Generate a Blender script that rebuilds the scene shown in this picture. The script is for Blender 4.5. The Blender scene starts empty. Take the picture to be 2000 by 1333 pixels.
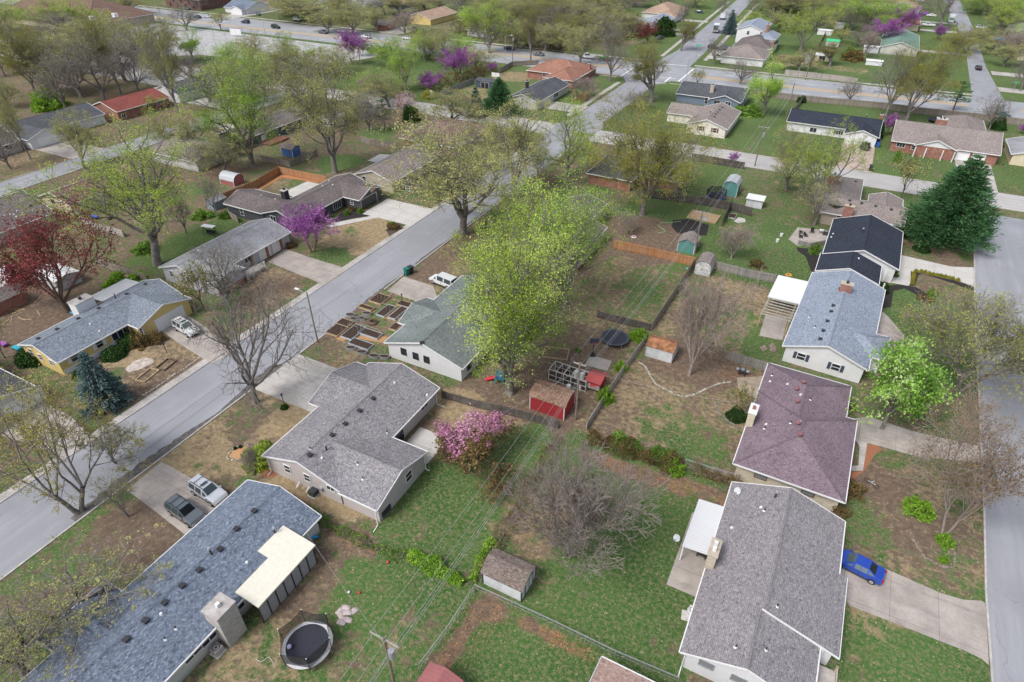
import bpy, math, random
import numpy as np
from math import sin, cos, tan, radians as R, pi
random.seed(7); RNG = np.random.default_rng(7)
C = bpy.context.scene.collection
SC = bpy.context.scene

# ------------------------------------------------------------------ camera, sky, sun, exposure
CAM_H, PITCH, HEAD, FPX = 54.0, R(36.0), R(27.6), 1222.0      # metres, down-pitch, heading left of the street, focal length for a 2000 px wide picture
cam = bpy.data.cameras.new('camera'); co = bpy.data.objects.new('camera', cam); C.objects.link(co)
co.location = (0, 0, CAM_H); co.rotation_euler = (pi/2-PITCH, 0, HEAD)
cam.sensor_width = 36.0; cam.lens = FPX/2000*36; cam.clip_start = 1; cam.clip_end = 3000
SC.camera = co
SUN_EL, SUN_AZ = R(52), R(205)          # azimuth clockwise from +Y
w = bpy.data.worlds.new('World'); SC.world = w; w.use_nodes = True
nt = w.node_tree; bg = nt.nodes['Background']
sk = nt.nodes.new('ShaderNodeTexSky'); sk.sky_type = 'NISHITA'; sk.sun_disc = False
sk.sun_elevation = SUN_EL; sk.sun_rotation = SUN_AZ; sk.dust_density = 3.0; sk.air_density = 1.0
hs = nt.nodes.new('ShaderNodeHueSaturation'); hs.inputs['Saturation'].default_value = 0.55
nt.links.new(sk.outputs[0], hs.inputs['Color']); nt.links.new(hs.outputs[0], bg.inputs['Color'])
bg.inputs['Strength'].default_value = 0.125
sl = bpy.data.lights.new('sun', 'SUN'); sl.energy = 1.45; sl.angle = R(20); sl.color = (1, 0.98, 0.95)
so = bpy.data.objects.new('sun', sl); C.objects.link(so)
so.rotation_euler = (pi/2-SUN_EL, 0, -SUN_AZ+pi)
SC.view_settings.view_transform = 'Standard'; SC.view_settings.look = 'None'
SC.view_settings.exposure = 0.78; SC.view_settings.gamma = 1.0
SC.cycles.max_bounces = 5; SC.cycles.transparent_max_bounces = 8

# ------------------------------------------------------------------ surveying: where a sight line meets the ground or a wall
TILE = [(0,0),(500,0),(1000,0),(1480,0),(0,330),(500,330),(1000,330),(1480,330),(0,660),(500,660),(1000,660),(1480,660),(0,993),(500,993),(1000,993),(1480,993)]
def T(t, x, y): return (TILE[t][0]+x/3.846, TILE[t][1]+y/3.846)
CP, SP, CH, SH = cos(PITCH), sin(PITCH), cos(HEAD), sin(HEAD)
def ray(px, py):
    x = (px-1000)/FPX; y = (py-666.5)/FPX
    a, f, u = x, CP-y*SP, -SP-y*CP
    return (a*CH - f*SH, a*SH + f*CH, u)
def P(px, py, z=0.0):
    d = ray(px, py); t = (z-CAM_H)/d[2]
    return (d[0]*t, d[1]*t)
def proj(x, y, z):
    a = x*CH + y*SH; f = -x*SH + y*CH; u = z-CAM_H
    cz = f*CP - u*SP; cy = -(f*SP + u*CP)
    return 1000+FPX*a/cz, 666.5+FPX*cy/cz, cz
def height_at(x, y, top):
    lo, hi = 0.2, 40
    for _ in range(30):
        m = (lo+hi)/2
        if proj(x, y, m)[1] > top: lo = m
        else: hi = m
    return lo

# ------------------------------------------------------------------ objects
def tag(o, label=None, cat=None, group=None, kind=None):
    if label: o['label'] = label
    if cat: o['category'] = cat
    if group: o['group'] = group
    if kind: o['kind'] = kind
    return o
def thing(name, label, cat, loc=(0,0,0), rz=0.0, group=None):
    o = bpy.data.objects.new(name, None); C.objects.link(o); o.empty_display_size = .3
    o.location = loc; o.rotation_euler = (0,0,rz)
    return tag(o, label, cat, group)
KIDS = {}
def kids(o): return KIDS.get(o.name, [])
def put(name, me, parent=None, loc=None, rz=None):
    o = bpy.data.objects.new(name, me); C.objects.link(o)
    if parent:
        o.parent = parent; KIDS.setdefault(parent.name, []).append(o)
    if loc is not None: o.location = loc
    if rz is not None: o.rotation_euler = (0,0,rz)
    return o
def dup(o, loc=None, rz=None, label=None, group=None, scale=None, parent=None):
    c = o.copy(); C.objects.link(c)
    if parent:
        c.parent = parent; KIDS.setdefault(parent.name, []).append(c)
    for ch in list(kids(o)): dup(ch, parent=c)
    if loc is not None: c.location = loc
    if rz is not None: c.rotation_euler = (0,0,rz)
    if label: c['label'] = label
    if group: c['group'] = group
    if scale is not None: c.scale = scale
    return c
class MB:
    def __init__(s, org=(0,0,0)): s.v=[]; s.f=[]; s.m=[]; s.o=org
    def add(s, pts, faces, mi=0):
        b=len(s.v); s.v += [(p[0]-s.o[0],p[1]-s.o[1],p[2]-s.o[2]) for p in pts]
        s.f += [tuple(b+i for i in f) for f in faces]; s.m += [mi]*len(faces); return s
    def poly(s, pts, mi=0): return s.add(pts,[tuple(range(len(pts)))],mi)
    def box(s,x0,x1,y0,y1,z0,z1,mi=0):
        return s.add([(x0,y0,z0),(x1,y0,z0),(x1,y1,z0),(x0,y1,z0),(x0,y0,z1),(x1,y0,z1),(x1,y1,z1),(x0,y1,z1)],
                     [(3,2,1,0),(4,5,6,7),(0,1,5,4),(1,2,6,5),(2,3,7,6),(3,0,4,7)],mi)
    def beam(s,p0,p1,w,h,mi=0,up=(0,0,1)):
        p0=np.array(p0,float);p1=np.array(p1,float);d=p1-p0;d/=np.linalg.norm(d)+1e-9
        up=np.array(up,float)
        if abs(d@up)>.98: up=np.array((1.,0,0))
        a=np.cross(d,up);a/=np.linalg.norm(a);b=np.cross(a,d)
        a=a*w/2;b=b*h/2
        q=[p0-a-b,p0+a-b,p0+a+b,p0-a+b,p1-a-b,p1+a-b,p1+a+b,p1-a+b]
        return s.add([tuple(i) for i in q],[(0,1,2,3),(7,6,5,4),(1,0,4,5),(2,1,5,6),(3,2,6,7),(0,3,7,4)],mi)
    def cyl(s,p0,p1,r0,r1=None,n=10,caps=True,mi=0):
        r1=r0 if r1 is None else r1
        p0=np.array(p0,float);p1=np.array(p1,float);d=p1-p0;d/=np.linalg.norm(d)+1e-9
        a=np.cross(d,(0,0,1.) if abs(d[2])<.95 else (1.,0,0));a/=np.linalg.norm(a);b=np.cross(d,a)
        ang=[2*pi*i/n for i in range(n)]
        q=[tuple(p0+(a*cos(t)+b*sin(t))*r0) for t in ang]+[tuple(p1+(a*cos(t)+b*sin(t))*r1) for t in ang]
        fs=[((i+1)%n,i,n+i,n+(i+1)%n) for i in range(n)]
        if caps: fs+=[tuple(range(n)),tuple(range(2*n-1,n-1,-1))]
        return s.add(q,fs,mi)
    def lathe(s,prof,n=16,c=(0,0,0),mi=0):
        q=[];fs=[]
        for r,z in prof: q+=[(c[0]+r*cos(2*pi*i/n),c[1]+r*sin(2*pi*i/n),c[2]+z) for i in range(n)]
        for k in range(len(prof)-1):
            fs+=[(k*n+i,k*n+(i+1)%n,(k+1)*n+(i+1)%n,(k+1)*n+i) for i in range(n)]
        return s.add(q,fs,mi)
    def prism(s,pts,z0,z1,mi=0):
        n=len(pts)
        if sum(pts[i][0]*pts[(i+1)%n][1]-pts[(i+1)%n][0]*pts[i][1] for i in range(n))<0: pts=pts[::-1]
        q=[(p[0],p[1],z0) for p in pts]+[(p[0],p[1],z1) for p in pts]
        fs=[tuple(range(n-1,-1,-1)),tuple(range(n,2*n))]+[(i,(i+1)%n,n+(i+1)%n,n+i) for i in range(n)]
        return s.add(q,fs,mi)
    def mesh(s,name,mats,smooth=False,uv=True):
        me=bpy.data.meshes.new(name); me.from_pydata(s.v,[],s.f)
        for m in (mats if isinstance(mats,(list,tuple)) else [mats]): me.materials.append(m)
        if len(set(s.m))>1: me.polygons.foreach_set('material_index',s.m)
        if smooth: me.polygons.foreach_set('use_smooth',[True]*len(s.f))
        me.update()
        if uv:
            l=me.uv_layers.new(name='UVMap').data
            for p in me.polygons:
                n=p.normal
                h=math.hypot(n.x,n.y)
                if h<.05: t=(1,0,0); b=(0,1,0)
                else:
                    t=(-n.y/h,n.x/h,0); b=(n.y*t[2]-n.z*t[1], n.z*t[0]-n.x*t[2], n.x*t[1]-n.y*t[0])
                for li in p.loop_indices:
                    c=me.vertices[me.loops[li].vertex_index].co
                    l[li].uv=(c.x*t[0]+c.y*t[1], c.x*b[0]+c.y*b[1]+c.z*b[2])
        return me
    def build(s,name,mats,parent=None,**k):
        loc=None
        return put(name,s.mesh(name,mats,**k),parent)

# ------------------------------------------------------------------ materials
def mat(name):
    m=bpy.data.materials.new(name); m.use_nodes=True; n=m.node_tree; b=n.nodes['Principled BSDF']
    return m,n,b
def nd(n,t,**k):
    x=n.nodes.new('ShaderNode'+t)
    for a,v in k.items():
        if hasattr(x,a): setattr(x,a,v)
        else: x.inputs[a].default_value=v
    return x
def mix(n,fac,a,b,blend='MIX'):
    x=n.nodes.new('ShaderNodeMix'); x.data_type='RGBA'; x.blend_type=blend
    for s,v in ((0,fac),(6,a),(7,b)):
        if isinstance(v,bpy.types.NodeSocket): n.links.new(v,x.inputs[s])
        elif s==0: x.inputs[0].default_value=v
        else: x.inputs[s].default_value=(*v,1)
    return x.outputs[2]
def ramp(n,src,lo,hi):
    x=nd(n,'MapRange',interpolation_type='SMOOTHSTEP'); n.links.new(src,x.inputs[0])
    for i,v in ((1,lo),(2,hi)):
        if isinstance(v,bpy.types.NodeSocket): n.links.new(v,x.inputs[i])
        else: x.inputs[i].default_value=v
    return x.outputs[0]
def noise(n,scale,detail=4,rough=.6,co=None,dist=0):
    x=nd(n,'TexNoise'); x.inputs['Scale'].default_value=scale; x.inputs['Detail'].default_value=detail
    x.inputs['Roughness'].default_value=rough; x.inputs['Distortion'].default_value=dist
    if co is not None: n.links.new(co,x.inputs['Vector'])
    return x.outputs[0]
def mapped(n,co,scale):
    x=nd(n,'Mapping'); x.inputs['Scale'].default_value=scale; n.links.new(co,x.inputs[0]); return x.outputs[0]
def tc(n,k='Object'):
    return nd(n,'TexCoord').outputs[k]
def bump(n,b,h,strength=.4,dist=.05):
    x=nd(n,'Bump'); x.inputs['Strength'].default_value=strength; x.inputs['Distance'].default_value=dist
    n.links.new(h,x.inputs['Height']); n.links.new(x.outputs[0],b.inputs['Normal'])
_pl={}
def plain(name,c,rough=.7,metal=0.0,var=.12,scale=3.0,spec=.3):
    if name in _pl: return _pl[name]
    m,n,b=mat(name)
    nz=noise(n,scale,5,.65,tc(n))
    col=mix(n,ramp(n,nz,.3,.75),tuple(v*(1-var) for v in c),tuple(min(1,v*(1+var)) for v in c))
    n.links.new(col,b.inputs['Base Color']); b.inputs['Roughness'].default_value=rough; b.inputs['Metallic'].default_value=metal
    b.inputs['Specular IOR Level'].default_value=spec
    _pl[name]=m; return m
CAPS={}
def shingle(name,c1,c2,c3,streak=.25,cap=True):
    mid=tuple(sum(v)/3 for v in zip(c1,c2,c3)); soft=lambda c:tuple(m_+(v-m_)*.72 for v,m_ in zip(c,mid)); c1,c2,c3=soft(c1),soft(c2),soft(c3)
    if cap: CAPS[name]=shingle(name+'_ridge',*[tuple(v*.82 for v in c) for c in (c1,c2,c3)],streak,False)
    m,n,b=mat(name); uv=tc(n,'UV')
    br=nd(n,'TexBrick'); n.links.new(uv,br.inputs['Vector']); br.offset=.5
    for k,v in (('Scale',1),('Brick Width',.3),('Row Height',.15),('Mortar Size',.012),('Bias',0)): br.inputs[k].default_value=v
    br.inputs['Color1'].default_value=(*c1,1); br.inputs['Color2'].default_value=(*c2,1); br.inputs['Mortar'].default_value=tuple(v*.45 for v in c1)+(1,)
    v1=nd(n,'TexVoronoi',feature='F1'); n.links.new(mapped(n,uv,(6,9.5,1)),v1.inputs['Vector']); v1.inputs['Scale'].default_value=1
    sp=nd(n,'SeparateColor'); n.links.new(v1.outputs['Color'],sp.inputs[0])
    c=mix(n,ramp(n,sp.outputs[0],.55,.95),br.outputs[0],c3); c=mix(n,ramp(n,sp.outputs[1],.75,1.),c,tuple(v*.6 for v in c1))
    st=noise(n,1,5,.7,mapped(n,uv,(.9,.12,1)))
    bl=noise(n,.22,4,.6,uv)
    c=mix(n,ramp(n,st,.45,.85),c,mix(n,.3,c,tuple(v*.6 for v in c1)))
    hv=nd(n,'HueSaturation'); n.links.new(c,hv.inputs['Color'])
    mr=nd(n,'MapRange'); n.links.new(bl,mr.inputs[0]); mr.inputs[1].default_value=.3; mr.inputs[2].default_value=.7; mr.inputs[3].default_value=1-streak; mr.inputs[4].default_value=1+streak
    n.links.new(mr.outputs[0],hv.inputs['Value'])
    n.links.new(hv.outputs[0],b.inputs['Base Color']); b.inputs['Roughness'].default_value=.95; b.inputs['Specular IOR Level'].default_value=.15
    bump(n,b,br.outputs['Fac'],.35,.02)
    return m
def siding(name,c,pitch=.2,vert=False,var=.06):
    m,n,b=mat(name); uv=tc(n,'UV')
    s=nd(n,'SeparateXYZ'); n.links.new(uv,s.inputs[0])
    d=nd(n,'Math',operation='DIVIDE'); n.links.new(s.outputs[0 if vert else 1],d.inputs[0]); d.inputs[1].default_value=pitch
    f=nd(n,'Math',operation='FRACT'); n.links.new(d.outputs[0],f.inputs[0])
    e=ramp(n,f.outputs[0],.0,.16)
    nz=noise(n,.8,6,.7,tc(n))
    base=mix(n,ramp(n,nz,.3,.75),tuple(v*(1-var*1.6) for v in c),c)
    n.links.new(mix(n,e,tuple(v*.62 for v in c),base),b.inputs['Base Color'])
    b.inputs['Roughness'].default_value=.6; bump(n,b,f.outputs[0],.3,.02)
    return m
def brick(name,c1,c2,mort,bw=.21,rh=.07):
    m,n,b=mat(name); uv=tc(n,'UV'); br=nd(n,'TexBrick'); n.links.new(uv,br.inputs['Vector'])
    for k,v in (('Scale',1),('Brick Width',bw),('Row Height',rh),('Mortar Size',.008)): br.inputs[k].default_value=v
    br.inputs['Color1'].default_value=(*c1,1); br.inputs['Color2'].default_value=(*c2,1); br.inputs['Mortar'].default_value=(*mort,1)
    nz=noise(n,1.2,5,.7,tc(n)); c=mix(n,ramp(n,nz,.35,.75),br.outputs[0],tuple(v*.8 for v in c1))
    n.links.new(c,b.inputs['Base Color']); b.inputs['Roughness'].default_value=.9; return m
def planks(name,c,wd=.14,var=.35,weather=.5):
    m,n,b=mat(name); uv=tc(n,'UV'); br=nd(n,'TexBrick'); n.links.new(uv,br.inputs['Vector']); br.offset=0
    for k,v in (('Scale',1),('Brick Width',wd),('Row Height',6.0),('Mortar Size',.009),('Bias',0)): br.inputs[k].default_value=v
    br.inputs['Color1'].default_value=(*[v*(1-var) for v in c],1); br.inputs['Color2'].default_value=(*[min(1,v*(1+var)) for v in c],1)
    br.inputs['Mortar'].default_value=(*[v*.25 for v in c],1)
    g=noise(n,1,6,.7,mapped(n,uv,(9,.9,1)))
    l=noise(n,.5,4,.6,uv)
    cc=mix(n,ramp(n,g,.3,.75),br.outputs[0],mix(n,weather,br.outputs[0],tuple(v*.55 for v in c)))
    cc=mix(n,ramp(n,l,.45,.7),cc,mix(n,.4,cc,(.22,.21,.19)))
    n.links.new(cc,b.inputs['Base Color']); b.inputs['Roughness'].default_value=.9; bump(n,b,br.outputs['Fac'],.3,.02); return m
def concrete(name,c,joint=3.0,stain=.35):
    m,n,b=mat(name); o=tc(n)
    a=noise(n,.35,6,.7,o); a2=noise(n,3.5,5,.7,o); a3=noise(n,14,3,.6,o)
    st=noise(n,1,5,.65,mapped(n,o,(.22,1.1,1)))
    col=mix(n,ramp(n,a,.3,.7),tuple(v*(1-stain) for v in c),c)
    col=mix(n,ramp(n,st,.5,.75),col,mix(n,stain,col,(.10,.09,.08)))
    col=mix(n,ramp(n,a2,.35,.8),col,mix(n,.22,col,(.16,.13,.11)))
    col=mix(n,ramp(n,a3,.4,.8),col,mix(n,.15,col,(.05,.05,.05)))
    br=nd(n,'TexBrick'); n.links.new(o,br.inputs['Vector']); br.offset=0
    for k,v in (('Scale',1),('Brick Width',joint),('Row Height',joint),('Mortar Size',.02)): br.inputs[k].default_value=v
    n.links.new(mix(n,br.outputs['Fac'],col,mix(n,.55,col,(.05,.045,.04))),b.inputs['Base Color'])
    b.inputs['Roughness'].default_value=.9; b.inputs['Specular IOR Level'].default_value=.2; return m
def asphalt(name,c,axis=(1,.06)):
    m,n,b=mat(name); o=tc(n)
    a=noise(n,1,5,.7,mapped(n,o,(.55*axis[0],.55*axis[1],1))); a2=noise(n,.12,4,.6,o); a3=noise(n,9,4,.7,o)
    col=mix(n,ramp(n,a,.3,.75),tuple(v*.86 for v in c),tuple(v*1.1 for v in c))
    col=mix(n,ramp(n,a2,.4,.7),col,tuple(v*.84 for v in c))
    col=mix(n,ramp(n,a3,.45,.75),col,mix(n,.18,col,(.08,.08,.085)))
    v=nd(n,'TexVoronoi',feature='DISTANCE_TO_EDGE'); 
    dn=nd(n,'TexNoise'); n.links.new(o,dn.inputs['Vector']); dn.inputs['Scale'].default_value=.35; dn.inputs['Detail'].default_value=4
    ad=nd(n,'VectorMath',operation='MULTIPLY_ADD'); n.links.new(dn.outputs['Color'],ad.inputs[0]); ad.inputs[1].default_value=(5,5,0); n.links.new(o,ad.inputs[2])
    n.links.new(mapped(n,ad.outputs[0],(.09,.055,1)),v.inputs['Vector']); v.inputs['Scale'].default_value=1
    n.links.new(mix(n,ramp(n,v.outputs[0],.0,.0035),mix(n,.4,col,(.1,.1,.11)),col),b.inputs['Base Color'])
    b.inputs['Roughness'].default_value=.92; b.inputs['Specular IOR Level'].default_value=.15; return m
def leafmat(name,cs,trans=.35,rough=.6):
    m,n,b=mat(name); n.nodes.remove(b)
    at=nd(n,'Attribute',attribute_name='tint')
    cr=nd(n,'ValToRGB'); e=cr.color_ramp.elements
    for i,c in enumerate(cs):
        if i<2: e[i].position=i/(len(cs)-1); e[i].color=(*c,1)
        else:
            q=e.new(i/(len(cs)-1)); q.color=(*c,1)
    if len(cs)>2:
        for i,c in enumerate(cs): e[i].position=i/(len(cs)-1); e[i].color=(*c,1)
    n.links.new(at.outputs['Fac'],cr.inputs[0])
    oi=nd(n,'ObjectInfo'); hv=nd(n,'HueSaturation'); n.links.new(cr.outputs[0],hv.inputs['Color'])
    mr=nd(n,'MapRange'); n.links.new(oi.outputs['Random'],mr.inputs[0]); mr.inputs[3].default_value=.82; mr.inputs[4].default_value=1.15; n.links.new(mr.outputs[0],hv.inputs['Value'])
    d=nd(n,'BsdfDiffuse'); t=nd(n,'BsdfTranslucent'); ms=nd(n,'MixShader'); ms.inputs[0].default_value=trans
    n.links.new(hv.outputs[0],d.inputs[0]); n.links.new(hv.outputs[0],t.inputs[0])
    n.links.new(d.outputs[0],ms.inputs[1]); n.links.new(t.outputs[0],ms.inputs[2])
    n.links.new(ms.outputs[0],n.nodes['Material Output'].inputs[0]); return m
def glassmat(name,c,rough=.08):
    m,n,b=mat(name); b.inputs['Base Color'].default_value=(*c,1); b.inputs['Roughness'].default_value=rough; b.inputs['Specular IOR Level'].default_value=.6; return m
def paint(name,c,metal=.25,rough=.28):
    m,n,b=mat(name); b.inputs['Metallic'].default_value=metal; b.inputs['Roughness'].default_value=rough
    nz=noise(n,1.6,4,.7,tc(n)); n.links.new(mix(n,ramp(n,nz,.4,.8),c,tuple(v*.8+.01 for v in c)),b.inputs['Base Color'])
    b.inputs['Coat Weight'].default_value=.5; b.inputs['Coat Roughness'].default_value=.1; return m

WHITE=plain('white_paint',(.66,.66,.66),.5,var=.05); GREYMETAL=plain('galvanised_metal',(.42,.43,.45),.45,.5)
DARK=plain('dark_metal',(.035,.035,.04),.5); BLACK=plain('black_plastic',(.02,.02,.022),.6); RUBBER=plain('rubber',(.02,.02,.02),.9)
GLASS=glassmat('window_glass',(.025,.03,.04)); CARGLASS=glassmat('car_glass',(.085,.12,.13),.05)  # car glass base colour is lightened to stand in for reflections
PIPE=plain('pipe_dark',(.05,.04,.04),.6); REDBRICK=brick('red_brick',(.25,.085,.055),(.32,.12,.08),(.34,.3,.27))
TANSTONE=brick('tan_stone',(.42,.35,.26),(.5,.45,.38),(.4,.38,.34),.35,.18); GREYBRICK=brick('grey_brick',(.36,.33,.31),(.46,.43,.41),(.4,.39,.37),.4,.2)
CREAMBRICK=brick('cream_brick',(.52,.45,.33),(.58,.52,.41),(.5,.46,.38))
CONC=concrete('concrete',(.5,.47,.44)); CONCW=concrete('pale_concrete',(.55,.53,.5),3.0,.14); CONCOLD=concrete('weathered_concrete',(.43,.385,.35),4.0,.32)
CONCST=plain('kerb_concrete',(.42,.4,.38),.9,var=.2,scale=1.2)
ASPH=asphalt('street_asphalt',(.29,.295,.318)); ASPHX=asphalt('cross_street_asphalt',(.41,.395,.38),(.06,1)); ASPHA=asphalt('avenue_asphalt',(.32,.327,.345),(.06,1))
CEDAR=planks('new_cedar_planks',(.42,.2,.09),.14,.25,.3); OLDWOOD=planks('weathered_planks',(.27,.23,.19),.14,.3,.5); GREYWOOD=planks('grey_planks',(.27,.255,.235),.14,.25,.4)
DARKWOOD=planks('dark_planks',(.1,.085,.075),.14,.3,.5); PALEWOOD=planks('pale_planks',(.4,.37,.33),.15,.25,.4); POLEWOOD=plain('pole_wood',(.2,.16,.125),.9,var=.3,scale=4)
LUMBER=plain('lumber',(.42,.31,.19),.85,var=.25); SOIL=plain('garden_soil',(.055,.035,.026),.95,var=.4,scale=6); MULCH=plain('wood_chips',(.4,.23,.11),.95,var=.35,scale=7)
BLKMULCH=plain('black_mulch',(.03,.026,.026),.95,var=.5,scale=9)
YELLOWP=plain('road_yellow',(.62,.36,.04),.8,var=.15); WHITEP=plain('road_white',(.7,.7,.7),.8,var=.1)
STONE=plain('stone',(.4,.37,.33),.9,var=.35,scale=2.5)

# ------------------------------------------------------------------ ground: one sheet, its cover (grass, dormant straw, leaf litter, bare earth) set lot by lot
xs=np.concatenate([np.arange(-620,-204,5.),np.arange(-204,-116,2.),np.arange(-116,48,.7),np.arange(48,160,4.)])
ys=np.concatenate([np.arange(-60,-4,2.),np.arange(-4,170,.7),np.arange(170,280,1.6),np.arange(280,660,5.)])
X,Y=np.meshgrid(xs,ys); nx,ny=len(xs),len(ys)
ga=np.full(X.shape,.5); ta=np.full(X.shape,.4); oa=np.zeros(X.shape)
def vnoise(cell,seed):
    rg=np.random.default_rng(seed); gx=((X+700)/cell); gy=((Y+100)/cell); ix=np.floor(gx).astype(int); iy=np.floor(gy).astype(int); fx=gx-ix; fy=gy-iy
    fx=fx*fx*(3-2*fx); fy=fy*fy*(3-2*fy); L=rg.uniform(-1,1,(iy.max()+2,ix.max()+2))
    return (L[iy,ix]*(1-fx)+L[iy,ix+1]*fx)*(1-fy)+(L[iy+1,ix]*(1-fx)+L[iy+1,ix+1]*fx)*fy
WARP=.55*vnoise(5,1)+.35*vnoise(2.2,2)+.3*vnoise(1.1,3); PATCH=.6*vnoise(7,4)+.5*vnoise(3,5)+.4*vnoise(1.4,6); PATCH2=.6*vnoise(6,7)+.5*vnoise(2.5,8)
def cover(k,g,t,o):
    global ga,ta,oa
    ga=ga*(1-k)+g*k; ta=ta*(1-k)+t*k; oa=oa*(1-k)+o*k
def rect_cover(x0,x1,y0,y1,g,t,o=0,soft=.5):
    k=np.clip((X-x0)/soft+.5,0,1)*np.clip((x1-X)/soft+.5,0,1)*np.clip((Y-y0)/soft+.5,0,1)*np.clip((y1-Y)/soft+.5,0,1); cover(k,g,t,o)
def blob(px,py,rx,ry,g,t,o=0,s=1.0):
    cx,cy=P(px,py); d=np.sqrt(((X-cx)/rx)**2+((Y-cy)/ry)**2)*(1+.55*WARP); k=np.clip((1.25-d)/.5,0,1); k=k*k*(3-2*k)*s; cover(k,g,t,o)
rect_cover(-620,160,250,660,.78,.35); rect_cover(-620,160,165,222,.72,.4); rect_cover(-620,-171,60,660,.6,.4); rect_cover(-330,-164,60,168,.4,.35)
rect_cover(-157,-90,20,154,.42,.35); rect_cover(-70,-60,0,222,.3,.3)
rect_cover(-60,-20,29,51.6,.4,.4); rect_cover(-60,-20,5,29,.6,.42,.1); rect_cover(-20,0,0,29,.82,.45); rect_cover(-19,0,29,53,.76,.45,.15)
rect_cover(-19.5,0,53,75,.42,.5); rect_cover(-36,-20,52,75,.08,.3,.12); rect_cover(-60,-20,75,89,.45,.5); rect_cover(-34,-20,75,89,.5,.5); rect_cover(-36,-20.5,89,114,.12,.14)
rect_cover(-19.5,2,75,99,.45,.52); rect_cover(-19.5,3,99,125,.8,.4); rect_cover(-36,-19,114,154,.8,.45); rect_cover(-18,24,125,154,.6,.4); rect_cover(10,24,20,60,.5,.5); rect_cover(10,24,60,99,.55,.45)
rect_cover(-29,-14,172,222,.85,.4); rect_cover(-14,10,199,222,.93,.3); rect_cover(10,36,199,222,.8,.4); rect_cover(-14,45,164,184,.72,.45)
BL=[(440,800,6,6,.38,.4),(400,872,4,3,.15,.95),(570,815,2.4,6,0,1),(545,760,2,4,.05,.95),(480,900,3,2.5,.05,1),(600,960,2,1.5,0,1),(660,990,5,1.2,0,1),(560,945,3,1.2,0,1),(900,795,4,3.4,0,1),(985,830,3,2,.4,.6),
 (870,970,7,6,.86,.4),(900,1070,5,4,.84,.45),(780,1040,2,4,.7,.5),(1010,900,3,8,.72,.4),(350,880,3,6,.2,.75),(390,935,3,2,.25,.7),(250,1060,6,5,.06,.1),(150,1150,7,5,.45,.2),(60,1080,6,6,.5,.2),
 (780,1140,7,6,.74,.45),(600,1090,2.0,2.4,.1,.3,.15),(615,1150,1.6,4,.3,.3,.2),(690,1060,3.5,1.4,.2,.3,.35),(560,1180,1.6,2,.2,.3,.2),(520,1310,6,4,.5,.55),(800,1260,3,4,.62,.5),
 (1000,1260,6,5,.9,.3),(950,1190,2.0,1.8,.35,.3,.7),(900,1250,1.0,3,.3,.3,.7),(870,1290,1.0,3,.3,.3,.7),(1060,1240,4,.8,.4,.3,.7),(1120,1270,3,.8,.5,.3,.8),
 (1060,1000,4.5,6,.4,.4,.3),(1040,1090,3,3,.5,.4,.3),(1220,915,6,1.4,.3,.4,.75),(1290,940,4,1.4,.4,.4,.75),(1360,960,4,1.5,.45,.4,.7),(1230,1150,8,7,.8,.45),(1300,1020,4,4,.85,.35),(1370,1180,3,5,.84,.4),
 (1300,840,5,3,.62,.6),(1350,880,5,3,.72,.5),(1230,770,4,4,.12,.55,.2),(1190,830,3,3,.2,.55,.15),(1370,720,5,4.4,0,.05,.35),(1330,690,3,3,.05,.15,.4),(1440,730,3,2,.02,.05,.5),(1300,810,3,2,.5,.6),
 (1280,450,6,6,.08,.1),(1330,360,4,3,.85,.4),(1400,340,5,4,.9,.4),(1480,490,6,6,.85,.35),(1430,450,3,3,.5,.7),(1450,600,5,8,.4,.62),(1490,680,3,5,.72,.4),(1530,500,4,5,.72,.35),
 (1270,550,6,7,.56,.5),(1200,520,3,5,.4,.5),(1300,620,3,3,.45,.45,.2),(1800,590,5,4,.9,.3),(1740,590,2.5,5,.9,.3),(1820,500,5,4,.12,.15,.2),(1790,500,4,3,.5,.4),(1780,1010,4,8,.36,.5,.1),(1830,1050,4,4,.2,.3,.25),
 (1720,950,3,4,.15,.2,.4),(1890,1120,3,5,.5,.5),(1760,1260,6,5,.9,.35),(1660,1230,2,3,.7,.6),(1720,1210,4,1.6,.5,.75),(1860,1290,3,3,.9,.35),(1850,700,5,8,.7,.35),(1720,330,8,4,.74,.45),
 (700,470,6,6,.12,1),(740,440,4,4,.08,1),(650,500,3,3,.82,.4),(690,455,2,2,.5,.7),(540,560,5,5,.22,.45),(500,590,3,4,.2,.5),(330,690,5,5,.3,.5),(250,695,3,3,.12,.9),(360,730,4,2,.15,.25,.3),(290,740,3,3,.2,.4,.2),
 (380,470,5,5,.9,.3),(320,500,5,5,.75,.3),(440,440,3,4,.7,.35),(140,640,10,10,.1,.12),(70,560,9,8,.18,.15),(220,560,6,5,.35,.25),(660,318,6,5,1,.2),(740,260,5,5,1,.25),(590,345,5,3,.7,.4),(480,360,3,6,.4,.5),(535,358,5,3,.5,.5),
 (440,335,5,4,.15,.15),(400,365,6,4,.6,.35),(40,320,8,5,.35,.5),(60,400,9,6,.5,.55),(350,220,6,8,.18,.35),(430,180,5,5,.3,.4),(800,150,20,22,1,.3),(930,185,8,8,.4,.7),(1000,150,8,8,.4,.75),(1190,175,7,7,.75,.4),(1150,180,5,5,.65,.4),
 (850,520,2.6,16,.22,.3),(620,690,4,2,.5,.4),(740,640,5,9,.45,.5),(950,560,4,8,.3,.4),(1600,130,18,5,.55,.75),(1560,115,8,7,.4,.9),(1400,240,7,8,.75,.4),(1450,270,6,6,.75,.4),(1550,310,8,5,.7,.45),(1000,690,5,7,.06,.3,.1),(1090,700,4,5,.05,.2),
 (1640,215,12,8,.95,.3),(1500,215,8,10,.92,.35),(1310,170,10,5,.85,.3),(120,50,60,30,.5,.4),(1130,60,30,50,.4,.4),(950,40,40,40,.5,.4)]
for b_ in BL: blob(*b_)
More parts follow.
